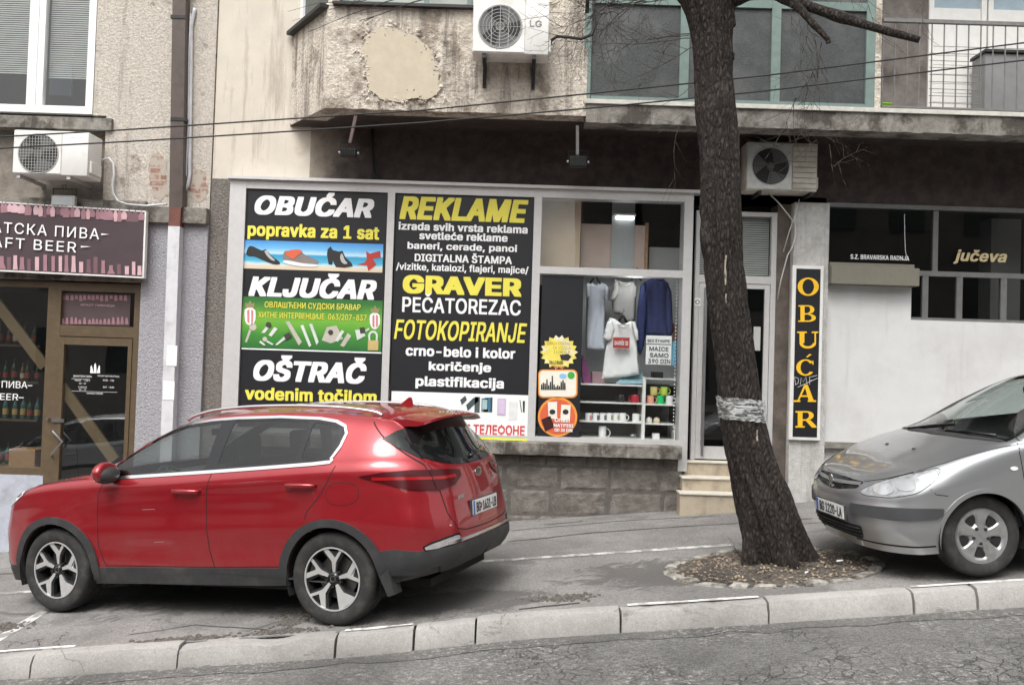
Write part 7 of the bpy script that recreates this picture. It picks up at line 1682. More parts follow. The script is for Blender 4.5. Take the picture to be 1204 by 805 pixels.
def rows_from(st):
    """stations [(r0,r1,r2,r3,B,R,C)] -> control rows with auto shoulder, glass bulge and roof crown"""
    rows=[[] for _ in range(13)]
    for r0,r1,r2,r3,B,R_,C in st:
        r0,r1,r2,r3,B,R_,C=[np.array(p,float) for p in (r0,r1,r2,r3,B,R_,C)]
        r5=B+.05*(R_-B)+np.array([0,-.006,.004]) if abs(B[1])>.01 else B*.9+R_*.1
        r6=(B+R_)/2+np.array([0,.014,.0])*(1 if abs(B[1])>.3 else .3)
        def cr(t): q=R_+(C-R_)*t; e=1-(1-t)**2.3; q=q.copy(); q[2]=R_[2]+(C[2]-R_[2])*e; q[0]=R_[0]+(C[0]-R_[0])*(1-(1-t)**2); return q
        side=max(0,min(1,(1.05-abs(r2[0]+.05))/.25))*(1 if abs(r2[1])>.5 else 0)
        r1b=(r1*.55+r2*.45)-np.array([0,.006*side,0]); r2b=(r2*.45+r3*.55)+np.array([0,-.004*side,0])
        for k,p in enumerate((r0,r1,r1b,r2,r2b,r3,B,r5,r6,R_,cr(.14),cr(.5),C)): rows[k].append(p)
    return rows
# ================================================================== red SUV
suv=thing('parked_suv','glossy red SUV with black wheel arches parked in front of the posters','car')
M['redpaint']=carpaint('deep_red_metallic_paint',(.31,.007,.015),metal=.42,rough=.33,dust=(.28,.15,.12),dustamt=.14)
ST=[ # bottom, low, mid, high, belt, roof edge, centre line : from nose (v=0) round to tail (v=0)
((2.13,0,.21),(2.21,0,.40),(2.215,0,.62),(2.18,0,.80),(2.10,0,.885),(2.08,0,.90),(2.05,0,.915)),
((2.11,.40,.21),(2.18,.42,.40),(2.19,.42,.63),(2.15,.42,.80),(2.06,.41,.895),(2.02,.36,.93),(1.95,0,.96)),
((2.02,.66,.22),(2.08,.68,.41),(2.09,.68,.65),(2.05,.68,.82),(1.96,.665,.925),(1.88,.56,.985),(1.82,0,1.01)),
((1.90,.78,.23),(1.94,.815,.42),(1.95,.82,.66),(1.91,.82,.85),(1.83,.795,.975),(1.70,.64,1.035),(1.66,0,1.055)),
((1.68,.83,.24),(1.70,.885,.42),(1.68,.90,.68),(1.65,.895,.90),(1.60,.855,1.045),(1.47,.70,1.085),(1.47,0,1.095)),
((1.33,.85,.25),(1.33,.905,.42),(1.33,.936,.70),(1.33,.922,.94),(1.29,.880,1.085),(1.20,.745,1.125),(1.25,0,1.135)),
((.92,.86,.25),(.92,.90,.42),(.92,.915,.68),(.92,.917,.93),(.95,.885,1.105),(.905,.80,1.165),(1.03,0,1.17)),
((.42,.86,.26),(.42,.885,.42),(.42,.908,.68),(.42,.918,.94),(.50,.888,1.125),(.47,.735,1.385),(.63,0,1.42)),
((-.30,.86,.27),(-.30,.885,.43),(-.30,.910,.70),(-.30,.921,.96),(.02,.892,1.145),(.02,.685,1.545),(.18,0,1.605)),
((-.75,.86,.28),(-.75,.89,.435),(-.75,.914,.71),(-.75,.924,.97),(-.48,.897,1.170),(-.45,.675,1.585),(-.38,0,1.660)),
((-1.05,.86,.29),(-1.05,.90,.44),(-1.05,.922,.72),(-1.05,.926,.985),(-.95,.897,1.195),(-.95,.668,1.575),(-.95,0,1.655)),
((-1.38,.86,.30),(-1.38,.905,.45),(-1.38,.940,.74),(-1.38,.928,1.01),(-1.40,.885,1.215),(-1.43,.648,1.535),(-1.45,0,1.620)),
((-1.78,.85,.32),(-1.78,.895,.46),(-1.76,.905,.75),(-1.76,.89,1.015),(-1.78,.825,1.215),(-1.74,.615,1.475),(-1.86,0,1.560)),
((-2.01,.76,.36),(-2.05,.80,.48),(-2.02,.825,.74),(-1.99,.795,1.015),(-1.99,.70,1.195),(-1.87,.575,1.39),(-1.965,0,1.455)),
((-2.13,.56,.38),(-2.195,.60,.49),(-2.175,.61,.72),(-2.13,.59,.98),(-2.085,.52,1.165),(-1.99,.45,1.28),(-2.05,0,1.30)),
((-2.17,.30,.39),(-2.24,.32,.50),(-2.225,.33,.70),(-2.185,.32,.95),(-2.14,.28,1.135),(-2.10,.25,1.19),(-2.115,0,1.19)),
((-2.175,0,.39),(-2.25,0,.50),(-2.235,0,.70),(-2.20,0,.94),(-2.155,0,1.12),(-2.145,0,1.13),(-2.135,0,1.145)),
]
cb=CarBody(rows_from(ST),suv)
winF=fillet([(.80,1.118),(.745,1.195),(.58,1.305),(.40,1.40),(.25,1.46),(.12,1.503),(-.255,1.538),(-.20,1.168)],.035)
winR=fillet([(-.375,1.545),(-.75,1.543),(-1.075,1.520),(-1.04,1.218),(-.305,1.188)],.04)
winQ=fillet([(-1.11,1.516),(-1.27,1.497),(-1.365,1.455),(-1.375,1.38),(-1.295,1.236),(-1.075,1.222)],.05)
AF,AR_,WR=(1.335,.35),(-1.335,.35),.351
outl=[(.90,1.105),(.78,1.24),(.42,1.435),(.12,1.53),(-.30,1.565),(-.80,1.565),(-1.20,1.535),(-1.38,1.49),(-1.43,1.43),(-1.40,1.33),(-1.30,1.20),(-.30,1.145)]
outl_s=chaikin(outl,2)
# gloss black surround between the panes, with satin rim
for sg in (1,-1):
    for W,nm,gm in ((winF,'front_side_window','carglass'),(winR,'rear_side_window','carglass2'),(winQ,'quarter_window','carglass2')):
        w=W
        o=cb.patch(nm,w,'side',M[gm],off=.001,sg=sg,res=.05)
    top=[(.86,1.135),(.78,1.24),(.60,1.345),(.42,1.43),(.25,1.49),(.10,1.53),(-.15,1.556),(-.40,1.565),(-.80,1.562),(-1.15,1.538),(-1.30,1.512),(-1.385,1.475),(-1.415,1.42),(-1.395,1.33),(-1.34,1.235)]
    cb.patch('window_surround',fillet(outl,.03),'side',M['gloss'],off=.003,thick=.008,sg=sg,hole=[inset(winF,.004),inset(winR,.004),inset(winQ,.004)],res=.05)
    cb.strip('window_trim',top,'side',.020,M['chrome'],off=.007,thick=.006,sg=sg)
    cb.strip('window_trim',[(.90,1.10),(.60,1.118),(.20,1.135),(-.30,1.157),(-.80,1.182),(-1.20,1.203),(-1.345,1.215),(-1.36,1.235)],'side',.024,M['chrome'],off=.007,thick=.006,sg=sg)
    # black arches, sills and lower bumper
    for (cu,cz),a0,a1,nm in ((AF,-.08,PI+.18,'wheel_arch'),(AR_,-.15,PI+.06,'wheel_arch')):
        ou=[(cu+.465*math.cos(t),cz+.445*math.sin(t)+.005) for t in np.linspace(a0,a1,28)]; inn=[(cu+.392*math.cos(t),cz+.392*math.sin(t)) for t in np.linspace(a1,a0,28)]
        cb.patch(nm,ou+inn,'side',M['plast'],off=.014,thick=.03,sg=sg,res=.04)
    cb.patch('sill_cover',[(.88,.385),(.3,.395),(-.3,.405),(-.90,.42),(-.945,.27),(-.3,.245),(.3,.235),(.93,.23)],'side',M['plast'],off=.010,thick=.02,sg=sg,res=.05)
    cb.strip('door_gap',[(.80,1.08),(.845,.99),(.862,.80),(.865,.56),(.80,.40)],'side',.007,M['seam'],off=.0012,sg=sg)
    cb.strip('door_gap',[(-.285,1.15),(-.245,1.0),(-.225,.75),(-.232,.55),(-.275,.405)],'side',.007,M['seam'],off=.0012,sg=sg)
    cb.strip('door_gap',[(-1.40,1.19),(-1.34,1.07),(-1.25,.95),(-1.16,.86),(-1.13,.80)],'side',.007,M['seam'],off=.0012,sg=sg)
    cb.strip('sill_gap',[(.80,.40),(.3,.405),(-.275,.41),(-.88,.43)],'side',.006,M['seam'],off=.0012,sg=sg)
    cb.strip('bonnet_gap',[(1.80,1.00),(1.60,1.052),(1.30,1.093),(1.0,1.112)],'side',.006,M['seam'],off=.0015,sg=sg)
    # handles
    for u0,z in ((-.05,1.005),(-1.11,1.045)):
        p=cb.hit('side',u0,z,sg)[0]; rec=chaikin([(u0-.10,z-.045),(u0+.10,z-.045),(u0+.08,z+.03),(u0-.08,z+.03)],2)
        mb=MB(); mb.tube([(u0+.125,p.y,z+.008),(u0+.11,p.y+sg*.030,z+.008),(u0,p.y+sg*.038,z+.008),(u0-.11,p.y+sg*.032,z+.004),(u0-.135,p.y,z)],[.012,.016,.017,.016,.012],10)
        h=mb.build('door_handle',M['redpaint'],suv,smooth=True,local=True)
        cb.patch('handle_recess',rec,'side',mat('recess_shadow_red',(.22,.006,.012),.4) if 'recess_shadow_red' not in bpy.data.materials else bpy.data.materials['recess_shadow_red'],h,off=.0015,sg=sg)
    # mirror
    ml=bpy.data.objects.new('door_mirror',None); COL.objects.link(ml); ml.parent=suv; ml.location=(.70,sg*.99,1.17); ml.empty_display_size=.1
    mb=MB(); mb.ell((0,0,.0),(.085,.135,.088),28,18)
    for v in mb.bm.verts:
        if v.co.x<-.035: v.co.x=-.035-(v.co.x+.035)*-.25
        v.co.z+= -.25*max(0,-sg*v.co.y-.02)*.4; v.co.x+= -.12*max(0,sg*v.co.y)
    mb.build('mirror_shell',M['redpaint'],ml,smooth=True,local=True)
    mb=MB(); mb.ell((-.012,-sg*.005,-.02),(.076,.125,.072),24,14); mb.build('mirror_base',M['plast'],ml,smooth=True,local=True)
    mb=MB(); mb.tube([(0,-sg*.06,-.05),(.02,-sg*.12,-.075),(.01,-sg*.17,-.085)],[.03,.028,.03],10); mb.build('mirror_arm',M['plast'],ml,smooth=True,local=True)
    # roof rail
    rp=[(.18,.60,1.565),(.10,.60,1.60),(-.1,.595,1.638),(-.45,.592,1.655),(-.9,.588,1.645),(-1.3,.575,1.615),(-1.55,.56,1.575),(-1.62,.555,1.545)]
    q=catm([(a,sg*b,c) for a,b,c in rp],6); mb=MB(); mb.tube(q,.014,10); mb.build('roof_rail',M['chrome'],suv,smooth=True,local=True)
    mb=MB(); mb.box(-1.60,.14,sg*.545-.004 if sg>0 else sg*.625,sg*.625 if sg>0 else sg*.545+.004,1.50,1.545); 
    mb.bm.free()
    # tail lamps wrap round the corner
    cyo=(-1.62,.28)
    def ang(u,v): return math.atan2(v-cyo[1],u-cyo[0])%(2*PI)
    tl=[(ang(-1.60,.90),1.110),(ang(-1.78,.885),1.133),(ang(-1.97,.78),1.138),(ang(-2.10,.55),1.12),(ang(-2.14,.32),1.10),(ang(-2.14,.32),1.055),(ang(-2.13,.44),.995),(ang(-2.08,.62),.970),(ang(-1.95,.82),1.00),(ang(-1.80,.885),1.05)]
    o=cb.patch('tail_lamp',tl,'cyl',M['tail'],off=.010,thick=.014,sg=sg,o=cyo,res=.05)
    cb.strip('lamp_band',[(ang(-1.70,.90),1.09),(ang(-1.85,.86),1.085),(ang(-1.99,.74),1.075),(ang(-2.09,.56),1.06),(ang(-2.13,.40),1.06)],'cyl',.022,M['tail2'],o,off=.0125,sg=sg,o=cyo)
    cb.strip('lamp_gap',[(ang(-2.045,.665),1.125),(ang(-2.075,.635),.985)],'cyl',.008*1.6,M['seam'],o,off=.013,sg=sg,o=cyo)
    fg=[(ang(-2.03,.80),.60),(ang(-2.16,.56),.645),(ang(-2.185,.48),.64),(ang(-2.185,.50),.575),(ang(-2.05,.78),.535)]
    o=cb.patch('rear_reflector',chaikin(fg,1),'cyl',M['gloss'],off=.006,thick=.008,sg=sg,o=cyo,res=.05)
    cb.patch('reflector_lens',chaikin(inset(fg,.014),1),'cyl',M['chrome'] if False else mat('pale_fog_lens',(.34,.32,.32),.15,coat=1,var=.2,vs=20) if 'pale_fog_lens' not in bpy.data.materials else bpy.data.materials['pale_fog_lens'],o,off=.008,sg=sg,o=cyo,res=.05)
    # head lamps
    fo=(1.5,.2)
    def angf(u,v): return math.atan2(v-fo[1],u-fo[0])
    hl=[(angf(2.08,.44),.86),(angf(2.0,.62),.90),(angf(1.90,.78),.955),(angf(1.72,.86),1.03),(angf(1.55,.88),1.075),(angf(1.64,.885),1.02),(angf(1.80,.86),.925),(angf(1.94,.80),.86),(angf(2.08,.58),.82)]
    o=cb.patch('headlight',hl,'cyl',M['plate'] if False else mat('pale_headlamp_lens',(.60,.64,.66),.08,coat=1,var=.15,vs=14) if 'pale_headlamp_lens' not in bpy.data.materials else bpy.data.materials['pale_headlamp_lens'],off=.006,thick=.01,sg=sg,o=fo,res=.05)
    cb.patch('front_skirt',[(angf(2.21,.02),.335),(angf(2.10,.62),.335),(angf(1.93,.81),.345),(angf(1.74,.875),.37),(angf(1.72,.86),.25),(angf(1.9,.78),.235),(angf(2.05,.6),.22),(angf(2.12,.02),.215)],'cyl',M['plast'],off=.010,thick=.015,sg=sg,o=fo,res=.05)
    cb.patch('front_intake',[(angf(2.14,.50),.46),(angf(2.0,.76),.47),(angf(1.97,.79),.30),(angf(2.12,.50),.30)],'cyl',M['plast'],off=.004,sg=sg,o=fo,res=.06)
cb.strip('paint_scuff',[(.40,.862),(.27,.866)],'side',.003,M['seat'] if False else mat('scuffed_paint',(.55,.25,.25),.6),off=.0018); cb.strip('paint_scuff',[(.30,.60),(.20,.604)],'side',.003,bpy.data.materials['scuffed_paint'],off=.0018)
# fuel flap outline (left side)
ff=chaikin([(-1.335,1.07),(-1.60,1.06),(-1.585,.905),(-1.325,.90)],2)
cb.patch('fuel_flap',ff,'side',M['redpaint'],off=.0015,hole=None,sg=1); cb.patch('flap_gap',inset(ff,-.005),'side',M['seam'],off=.0008,hole=ff,sg=1)
# tailgate: glass, spoiler, plate, badge
rw=[(-.56,1.205),(-.30,1.170),(0,1.162),(.30,1.170),(.56,1.205),(.655,1.27),(.60,1.36),(.50,1.455),(.25,1.490),(0,1.498),(-.25,1.490),(-.50,1.455),(-.60,1.36),(-.655,1.27)]
o=cb.patch('rear_window',chaikin(rw,1),'rear',M['rearglass'],off=.004,res=.05); cb.patch('window_seal',inset(chaikin(rw,1),-.03),'rear',M['gloss'],o,off=.006,hole=inset(chaikin(rw,1),.012),res=.05,thick=.006)
M['tailmark']=M['gloss']
for sg in (1,-1):
    cb.strip('tailgate_gap',[(sg*.66,1.20),(sg*.635,1.12),(sg*.63,1.0),(sg*.60,.80),(sg*.52,.675),(sg*.40,.65)],'rear',.008,M['seam'],off=.0014)
cb.strip('tailgate_gap',[(.40,.65),(0,.64),(-.40,.65)],'rear',.008,M['seam'],off=.0014)
cb.strip('tailgate_fold',[(.62,1.135),(.3,1.125),(0,1.12),(-.3,1.125),(-.62,1.135)],'rear',.006,bpy.data.materials['recess_shadow_red'],off=.0012)
# lower bumper in black with a chrome strip
bl=[(.74,.60),(.58,.575),(.3,.562),(0,.56),(-.3,.562),(-.58,.575),(-.74,.60),(-.74,.40),(-.5,.375),(0,.37),(.5,.375),(.74,.40)]
def cl_ang(v,z): return (v,z)
for sg in (1,-1):
    cb.patch('bumper_skirt',[(ang(-1.72,.90),.565),(ang(-1.85,.88),.575),(ang(-2.05,.77),.55),(ang(-2.18,.55),.565),(ang(-2.23,.28),.57),(ang(-2.24,0),.57),(ang(-2.24,0),.40),(ang(-2.2,.3),.395),(ang(-2.1,.6),.38),(ang(-1.95,.80),.345),(ang(-1.74,.87),.31)],'cyl',M['plast'],off=.012,thick=.02,sg=sg,o=cyo,res=.05)
    cb.strip('bumper_trim',[(ang(-2.14,.62),.583),(ang(-2.2,.45),.59),(ang(-2.235,.2),.592),(ang(-2.24,0),.592)],'cyl',.02*1.2,M['chrome'],off=.014,thick=.01,sg=sg,o=cyo)
    mb=MB(); mb.prism([(-1.70,sg*.905,.46),(-1.80,sg*.90,.46),(-1.845,sg*.885,.25),(-1.79,sg*.89,.235)],(0,-sg*.12,0)); mb.build('mud_flap',M['plast'],suv,local=True)
sp_=[]
mb=MB(); nx=24; A=[];B=[];C=[]
for i in range(nx+1):
    t=-1+2*i/nx; v=.575*t; k=1-abs(t)**3
    prof_=[(-1.70-.06*k,1.515+.045*k),(-1.86-.07*k,1.505+.045*k),(-1.985-.065*k,1.478+.045*k),(-1.99-.065*k,1.462+.045*k),(-1.93-.06*k,1.452+.045*k),(-1.80-.06*k,1.455+.04*k)]
    A.append([p[0] for p in prof_]);B.append([v]*6);C.append([p[1] for p in prof_])
mb.grid(np.array(A),np.array(B),np.array(C)); mb.poly([(A[0][j],B[0][j],C[0][j]) for j in range(6)]); mb.poly([(A[-1][j],B[-1][j],C[-1][j]) for j in range(6)])
spl=mb.build('rear_spoiler',M['redpaint'],suv,smooth=True,angle=50,local=True)
mb=MB(); mb.box(-2.062,-2.045,-.16,.16,1.508,1.520,.003); mb.build('high_brake_lamp',M['tail2'],spl,local=True)
for sg in (1,-1):
    cb.patch('corner_glass',[(ang(-1.70,.70),1.375),(ang(-1.86,.68),1.275),(ang(-1.97,.65),1.215),(ang(-2.02,.56),1.20),(ang(-1.97,.52),1.44),(ang(-1.86,.58),1.45),(ang(-1.78,.63),1.425)],'cyl',M['rearglass'],off=.0035,sg=sg,o=cyo,res=.05)
    cb.strip('tailgate_gap',[(ang(-1.60,.64),1.50),(ang(-1.70,.68),1.39),(ang(-1.86,.69),1.265),(ang(-2.0,.66),1.17),(ang(-2.03,.66),1.12)],'cyl',.011,M['seam'],off=.0022,sg=sg,o=cyo)
mb=MB(); mb.prism([(-1.47,-.012,1.60),(-1.62,-.016,1.58),(-1.61,-.003,1.672),(-1.585,-.003,1.675)],(0,.012,0)); mb.prism([(-1.45,.0,1.60),(-1.625,-.022,1.575),(-1.625,.022,1.575)],(0,0,.02)); bmesh.ops.bevel(mb.bm,geom=mb.bm.edges[:],offset=.003,segments=1,affect='EDGES'); mb.build('roof_antenna',M['redpaint'],suv,local=True)
pc,pn=cb.hit('rear',0,.80)
mb=MB(); mb.box(pc.x-.006,pc.x+.01,-.285,.285,.715,.855,.004); pl_=mb.build('number_plate',M['plast'],suv,local=True)
mb=MB(); mb.box(pc.x-.010,pc.x-.006,-.26,.26,.737,.848); mb.build('plate_field',M['plate'],pl_,local=True)
mb=MB(); mb.box(pc.x-.012,pc.x-.0101,.222,.259,.738,.847); mb.build('plate_band',M['plateblue'],pl_,local=True)
lettering('BG  1631-LB',(pc.x-.0125,-.02,.79),(0,-1,0),(0,0,1),.43,.078,M['inkblack'],pl_,bold=.012,local=True)
mb=MB(); mb.prism([(pc.x-.0125,.087+a,.79+b) for a,b in ((-.013,.022),(.013,.022),(.013,0),(0,-.025),(-.013,0))],(.001,0,0)); 
mb.build('plate_shield',M['red'],pl_,local=True)
c,_=cb.hit('rear',0,1.055); mb=MB(); n=28
ov=[(.065*math.cos(2*PI*k/n),.034*math.sin(2*PI*k/n)) for k in range(n)]
mb.prism([(c.x-.004-.0*z,y,1.055+z) for y,z in ov],(-.006,0,0)); bd_=mb.build('badge',M['chrome'],suv,local=True)
mb=MB(); mb.prism([(c.x-.0104,y*.88,1.055+z*.84) for y,z in ov],(-.001,0,0)); mb.build('badge_field',M['gloss'],bd_,local=True)
lettering('KIA',(c.x-.0118,0,1.055),(0,-1,0),(0,0,1),.075,.032,M['chrome'],bd_,local=True,bold=.01)
c,nr=cb.hit('rear',.37,.90); ex_=Vector((-.10,-1,0)).normalized()
lettering('SPORTAGE',c+nr*.006,(-nr.y*-1 if False else nr.y,-nr.x*-1 if False else nr.x,0) if nr.x<0 else ex_,(0,0,1),.25,.030,mat('bright_letter_chrome',(.72,.72,.72),.3,metal=.3),suv,bold=.03,local=True,name='model_lettering')
mb=MB(); mb.tube([cb.hit('rear',v,z)[0]+Vector((-.018,0,0)) for v,z in ((.02,1.19),(-.15,1.20),(-.35,1.225),(-.42,1.24))],.009,6); mb.ell(cb.hit('rear',.02,1.185)[0]+Vector((-.012,0,0)),(.03,.03,.02),12,8); mb.build('rear_wiper',M['gloss'],suv,smooth=True,local=True)
# windscreen
ws=[(.98,-.76),(.62,-.68),(.26,-.60),(.28,-.3),(.30,0),(.28,.3),(.26,.60),(.62,.68),(.98,.76),(1.05,.4),(1.07,0),(1.05,-.4)]
o=cb.patch('windscreen',ws,'top',M['carglass'],off=.001,res=.06); cb.patch('window_seal',inset(ws,-.02),'top',M['gloss'],o,off=.003,hole=inset(ws,.02),res=.06)
cb.patch('front_grille',[(-.46,.83),(.46,.83),(.42,.70),(-.42,.70)],'front',M['gloss'],off=.004,thick=.01,res=.05); cb.patch('lower_grille',[(-.5,.52),(.5,.52),(.55,.24),(-.55,.24)],'front',M['plast'],off=.004,res=.06)
wfr=[inset(w,-.008) for w in (winF,winR,winQ)]; rwh=inset(chaikin(rw,1),-.012); wsh=inset(ws,.0)
def side_cut(polys):
    return lambda c,n: abs(c.y)>.4 and c.z>1.1 and any(pip(c.x,c.z,p) for p in polys)
cuts=[side_cut(wfr),lambda c,n:c.z>1.1 and c.x>.2 and pip(c.x,c.y,wsh),
  lambda c,n:abs(c.y)>.5 and any(math.hypot(c.x-q[0],c.z-q[1])<.395 for q in (AF,AR_))]
hull=CarBody.finish(cb,M['redpaint'],cuts,low=lambda c:(c.x<-1.72 and c.z<.50) or (c.x>1.75 and c.z<.30) or c.z<.37,m2=M['plast'])
# liners, floor, cabin
for q in (AF,AR_):
    for sg in (1,-1):
        mb=MB(); A=[];B=[];C=[]
        for t in np.linspace(-.35,PI+.35,26): A.append([q[0]+.40*math.cos(t)]*2);B.append([sg*.90,sg*.55]);C.append([q[1]+.40*math.sin(t)]*2)
        mb.grid(np.array(A),np.array(B),np.array(C)); mb.poly([(A[i][1],B[i][1],C[i][1]) for i in range(26)]); mb.build('wheel_well',M['well'],suv,local=True)
mb=MB(); mb.box(-1.98,2.0,-.55,.55,.24,.30); mb.box(-.92,.92,-.84,.84,.25,.30); mb.build('underbody',M['well'],suv,local=True)
mb=MB(); mb.box(-.93,.93,-.82,.82,.38,.42); mb.box(-1.9,-.95,-.8,.8,.78,.82); mb.box(.93,1.0,-.8,.8,.4,1.06); mb.prism([(1.0,-.78,1.09),(.72,-.8,1.08),(.62,-.8,1.02),(.62,-.8,.80),(1.0,-.8,.80)],(0,1.58,0)); mb.build('cabin',M['dash'],suv,local=True)
mb=MB(); mb.box(-1.3,.02,-.52,.52,1.535,1.545); mb.build('headlining',M['dash'],suv,local=True)
seats(suv,.05,-.95,.58,.6,M['seat']); steering(suv,.50,.38,1.02)
mb=MB(); mb.box(.33,.35,-.10,.10,1.41,1.47,.01); mb.build('inner_mirror',M['gloss'],suv,local=True)
for u,v,sg in ((1.335,.905,1),(-1.335,.905,1),(1.335,-.905,-1),(-1.335,-.905,-1)): wheel(suv,u,v,sg,.351,.225,.232,'suv')
place(suv,-2.207,8.048,-2.083+HC,.345,.08)
# ================================================================== silver hatchback
hat=thing('parked_hatchback','dusty silver hatchback with a dark bumper strip parked nose towards the tree','car')
M['silver']=carpaint('silver_metallic_paint',(.50,.51,.525),metal=.85,rough=.34,dust=(.38,.37,.35),dustamt=.10)
ST=[
((2.02,0,.20),(2.10,0,.36),(2.125,0,.52),(2.105,0,.63),(2.05,0,.725),(2.035,0,.74),(2.01,0,.752)),
((2.00,.38,.20),(2.075,.39,.36),(2.095,.39,.52),(2.07,.39,.63),(2.005,.365,.735),(1.96,.32,.765),(1.90,0,.795)),
((1.92,.60,.20),(1.985,.625,.36),(2.0,.63,.52),(1.975,.62,.64),(1.90,.575,.755),(1.82,.48,.805),(1.74,0,.85)),
((1.79,.74,.20),(1.85,.78,.36),(1.865,.785,.52),(1.85,.775,.66),(1.75,.70,.805),(1.63,.565,.862),(1.57,0,.905)),
((1.62,.80,.21),(1.62,.835,.36),(1.63,.850,.54),(1.62,.845,.71),(1.53,.775,.875),(1.42,.64,.925),(1.40,0,.955)),
((1.30,.82,.22),(1.30,.850,.38),(1.30,.868,.58),(1.30,.866,.76),(1.25,.815,.945),(1.18,.70,.985),(1.23,0,1.01)),
((.92,.82,.22),(.92,.848,.38),(.92,.866,.58),(.92,.868,.80),(.98,.838,.985),(.93,.765,1.035),(1.09,0,1.055)),
((.45,.82,.23),(.45,.848,.38),(.45,.866,.58),(.45,.870,.80),(.55,.848,1.01),(.50,.70,1.235),(.64,0,1.285)),
((-.10,.82,.23),(-.10,.848,.38),(-.10,.866,.58),(-.10,.870,.82),(.05,.852,1.025),(.05,.635,1.395),(.17,0,1.462)),
((-.50,.82,.24),(-.50,.848,.39),(-.50,.866,.60),(-.50,.870,.83),(-.45,.852,1.04),(-.40,.615,1.445),(-.35,0,1.512)),
((-.95,.82,.24),(-.95,.850,.40),(-.95,.868,.61),(-.95,.870,.84),(-.95,.845,1.05),(-.95,.60,1.44),(-.95,0,1.508)),
((-1.30,.82,.25),(-1.30,.855,.41),(-1.30,.872,.62),(-1.30,.868,.86),(-1.35,.83,1.06),(-1.38,.575,1.39),(-1.42,0,1.465)),
((-1.62,.80,.26),(-1.65,.845,.42),(-1.65,.855,.62),(-1.64,.84,.86),(-1.66,.78,1.055),(-1.62,.545,1.32),(-1.72,0,1.41)),
((-1.86,.72,.28),(-1.90,.75,.42),(-1.91,.76,.62),(-1.88,.74,.86),(-1.86,.66,1.03),(-1.78,.52,1.21),(-1.84,0,1.29)),
((-1.97,.50,.30),(-2.03,.52,.43),(-2.04,.53,.62),(-2.01,.52,.85),(-1.97,.47,1.00),(-1.91,.42,1.09),(-1.93,0,1.13)),
((-2.0,.27,.30),(-2.07,.28,.43),(-2.08,.28,.62),(-2.05,.28,.84),(-2.02,.26,.98),(-1.99,.24,1.02),(-2.0,0,1.03)),
((-2.01,0,.30),(-2.08,0,.43),(-2.09,0,.62),(-2.06,0,.84),(-2.03,0,.97),(-2.02,0,.98),(-2.015,0,.99)),
]
hb=CarBody(rows_from(ST),hat)
AF,AR_=(1.304,.31),(-1.304,.31)
wF=fillet([(.86,1.03),(.66,1.19),(.40,1.31),(.15,1.385),(-.22,1.415),(-.20,1.06)],.035); wR=fillet([(-.30,1.418),(-.75,1.415),(-1.15,1.385),(-1.38,1.25),(-1.42,1.10),(-.28,1.062)],.04)
ol=fillet([(.98,1.01),(.72,1.20),(.42,1.335),(.14,1.415),(-.25,1.445),(-.78,1.443),(-1.20,1.41),(-1.44,1.26),(-1.46,1.075),(-.25,1.035)],.03)
fo=(1.45,.15)
def angf(u,v): return math.atan2(v-fo[1],u-fo[0])%(2*PI)
def angm(u,v):
    t=math.atan2(v-fo[1],u-fo[0]); return t
